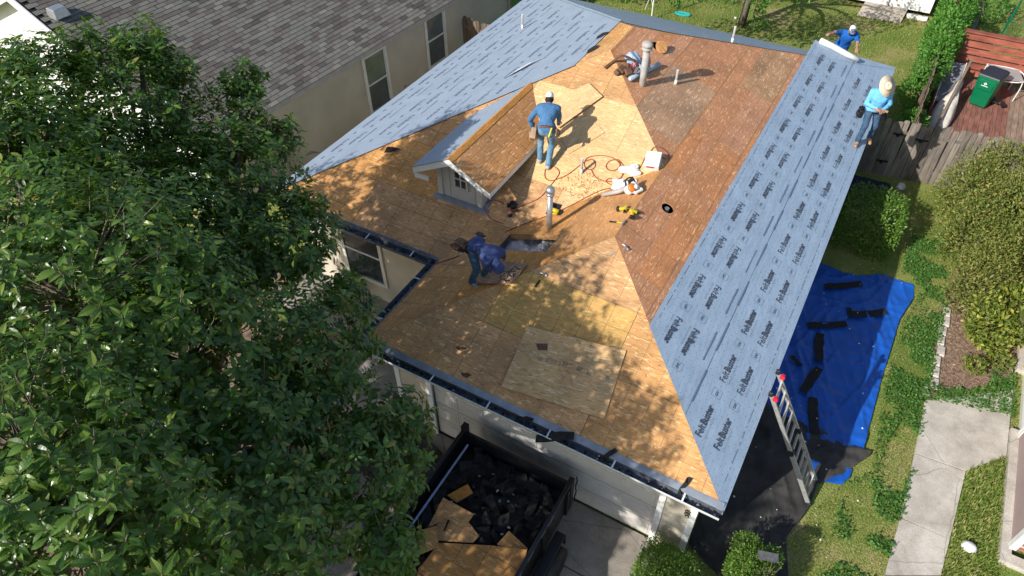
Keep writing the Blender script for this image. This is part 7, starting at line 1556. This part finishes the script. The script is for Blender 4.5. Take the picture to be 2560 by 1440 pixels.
def blades(name, n, box, ln, mat, seed, dens=None, lean=.6, w=.055):
    r = np.random.default_rng(seed); X, Y = r.uniform(box[0], box[1], n), r.uniform(box[2], box[3], n); ok = ~inpoly(X, Y, PATH) & ~inpoly(X, Y, MUL)
    if dens is not None: ok &= dens(X, Y, r)
    if box[2] < 13: ok &= X > np.where(Y < 10, TARPR(Y), 0)
    X, Y = X[ok], Y[ok]; m = len(X); th = r.uniform(0, 6.28, m); l_ = ln*r.uniform(.5, 1.3, m); dx, dy = np.cos(th), np.sin(th); k = lean*r.random(m)
    b0 = np.stack([X, Y, np.zeros(m)], 1); s_ = np.stack([-dy, dx, np.zeros(m)], 1)*(l_*w)[:, None]; mid = b0+np.stack([dx*k*.35, dy*k*.35, np.full(m, .62)], 1)*l_[:, None]; tip = b0+np.stack([dx*k, dy*k, np.full(m, .95)-k*.35], 1)*l_[:, None]
    V = np.stack([b0-s_, b0+s_, mid+s_*.8, mid-s_*.8, tip], 1).reshape(-1, 3); o_ = (np.arange(m)*5)[:, None]; F = np.vstack([np.concatenate([o_+0, o_+1, o_+2], 1), np.concatenate([o_, o_+2, o_+3], 1), np.concatenate([o_+3, o_+2, o_+4], 1)])
    return link_leaves(name, (V, F), mat, None, 'stuff')
M['grass'] = leafmat('grass_blade', [(0, (.11, .2, .03)), (.45, (.2, .29, .055)), (.75, (.34, .36, .1)), (1, (.55, .44, .22))], .55, .3, .3, (.25, .4, .05))
M['straw_grass'] = leafmat('dry_grass_blade', [(0, (.2, .2, .06)), (.5, (.34, .29, .12)), (1, (.5, .4, .22))], .7, .2, .2, (.4, .35, .12))
M['weed'] = leafmat('weed_leaf', [(0, (.045, .125, .025)), (.6, (.085, .2, .035)), (1, (.14, .28, .06))], .5, .3, .3, (.15, .4, .05))
d1 = lambda X, Y, r: (X > 1.15) & (r.random(len(X)) < .25+.75*(vnoise(X, Y, 1.7, 3) < .62))
blades('lawn_grass', 90000, (1.0, 4.7, -1.2, 13.9), .06, M['grass'], 1, d1)
blades('lawn_grass', 40000, (1.0, 4.7, -1.2, 13.9), .05, M['straw_grass'], 2, lambda X, Y, r: (X > 1.2) & (vnoise(X, Y, 1.7, 3) > .6))
blades('lawn_grass', 9000, [3, 4.6, 1.2, 5.4], .13, M['grass'], 4, lambda X, Y, r: X > 3.2)
blades('lawn_grass', 95000, (-14, 1.2, 15.3, 30), .075, M['grass'], 5, lambda X, Y, r: r.random(len(X)) < .2+.8*(vnoise(X, Y, .9, 8) < .6), w=.09)
blades('lawn_grass', 45000, (-14, 1.2, 15.3, 30), .06, M['straw_grass'], 6, lambda X, Y, r: vnoise(X, Y, .9, 8) > .47, w=.09)
blades('lawn_grass', 8000, (2.3, 6, 21, 30), .09, M['grass'], 9, w=.09)
# broad leaved weeds along the walk
r6 = np.random.default_rng(17); n_ = 34000; X, Y = r6.uniform(1.9, 3.3, n_), r6.uniform(-1.0, 12, n_)
edge = np.interp(Y, [-1, 1.76, 3.0, 4.6, 6.08, 7, 9.1, 12], [2.3, 2.86, 2.95, 2.98, 2.97, 3.0, 3.02, 2.75]); ok = (X > np.where(Y < 10, TARPR(Y)+.03, 0)) & (X < edge+.06*vnoise(X, Y, 8, 2)) & (r6.random(n_) < np.clip(1.35*vnoise(X, Y, 1.6, 5)+.55-(edge-X)*.85, 0, 1)*(vnoise(X, Y, 2.2, 12) > .41)); X, Y = X[ok], Y[ok]; m = len(X)
P = np.stack([X, Y, r6.uniform(.02, .1, m)], 1); link_leaves('weeds', leaf_array(P, r6.normal(0, 1, (m, 3))*np.array([1, 1, .5])+np.array([0, 0, .3]), r6.normal(0, .4, (m, 3))+np.array([0, 0, 1]), .055*r6.uniform(.6, 1.3, m), SMALLLEAF, 1.3), M['weed'], None, 'stuff')
n_ = 3200; X, Y = r6.uniform(3.0, 4.6, n_), r6.uniform(6.0, 7.7, n_); ok = (Y < 6.35+.3*(X-3)+.45*vnoise(X, Y, 3, 4)) & (Y > 6.1+.23*(X-3)+.05) | ((X > 4.1) & (Y > 6.6) & (Y < 7.7) & (vnoise(X, Y, 3, 9) > .5)); X, Y = X[ok], Y[ok]; m = len(X)
P = np.stack([X, Y, r6.uniform(.02, .12, m)], 1); link_leaves('weeds', leaf_array(P, r6.normal(0, 1, (m, 3))*np.array([1, 1, .5])+np.array([0, 0, .4]), r6.normal(0, .4, (m, 3))+np.array([0, 0, 1]), .08*r6.uniform(.6, 1.3, m), SMALLLEAF, .8), M['weed'], None, 'stuff')
# bark chips on the bed
n_ = 5000; X, Y = r6.uniform(2.9, 4.9, n_), r6.uniform(6.0, 10, n_); ok = inpoly(X, Y, MUL); X, Y = X[ok], Y[ok]; m = len(X); th = r6.uniform(0, 6.28, m)
link_leaves('bark_chips', leaf_array(np.stack([X, Y, r6.uniform(.008, .03, m)], 1), np.stack([np.cos(th), np.sin(th), r6.normal(0, .2, m)], 1), np.tile([0, 0, 1.], (m, 1))+r6.normal(0, .3, (m, 3)), r6.uniform(.03, .09, m), SMALLLEAF, .6), leafmat('bark_chip', [(0, (.12, .07, .05)), (.6, (.28, .18, .12)), (1, (.45, .33, .23))], .8, .2, .0), None, 'stuff')
# sawdust, nails and splinters on the roof deck
for zf, box, n_, nm in ((ZM, (-7, -3.8, 4.2, 7.6), 500, 1), (ZR, (-5.2, -2.2, 2.5, 12), 420, 2), (ZF, (-5.5, -.8, .1, 2.4), 160, 3)):
    X, Y = r6.uniform(box[0], box[1], n_), r6.uniform(box[2], box[3], n_); ok = (ZR(X, Y) > zf(X, Y)-1e-3) & (ZM(X, Y) > zf(X, Y)-2 if zf is not ZM else X > -99) & (zf(X, Y) >= np.minimum(zf(X, Y), 99)); X, Y = X[ok], Y[ok]; m = len(X); th = r6.uniform(0, 6.28, m)
    link_leaves('wood_splinters', leaf_array(np.stack([X, Y, zf(X, Y)+.004], 1), np.stack([np.cos(th), np.sin(th), 0*th], 1)+np.array({1: (0, 0, 0), 2: (0, 0, 0), 3: (0, 0, 0)}[nm]), np.tile([0, 0, 1.], (m, 1)), r6.uniform(.02, .07, m), SMALLLEAF, .3), M['osb_bright'] if nm != 3 else M['leather'], None, 'stuff')
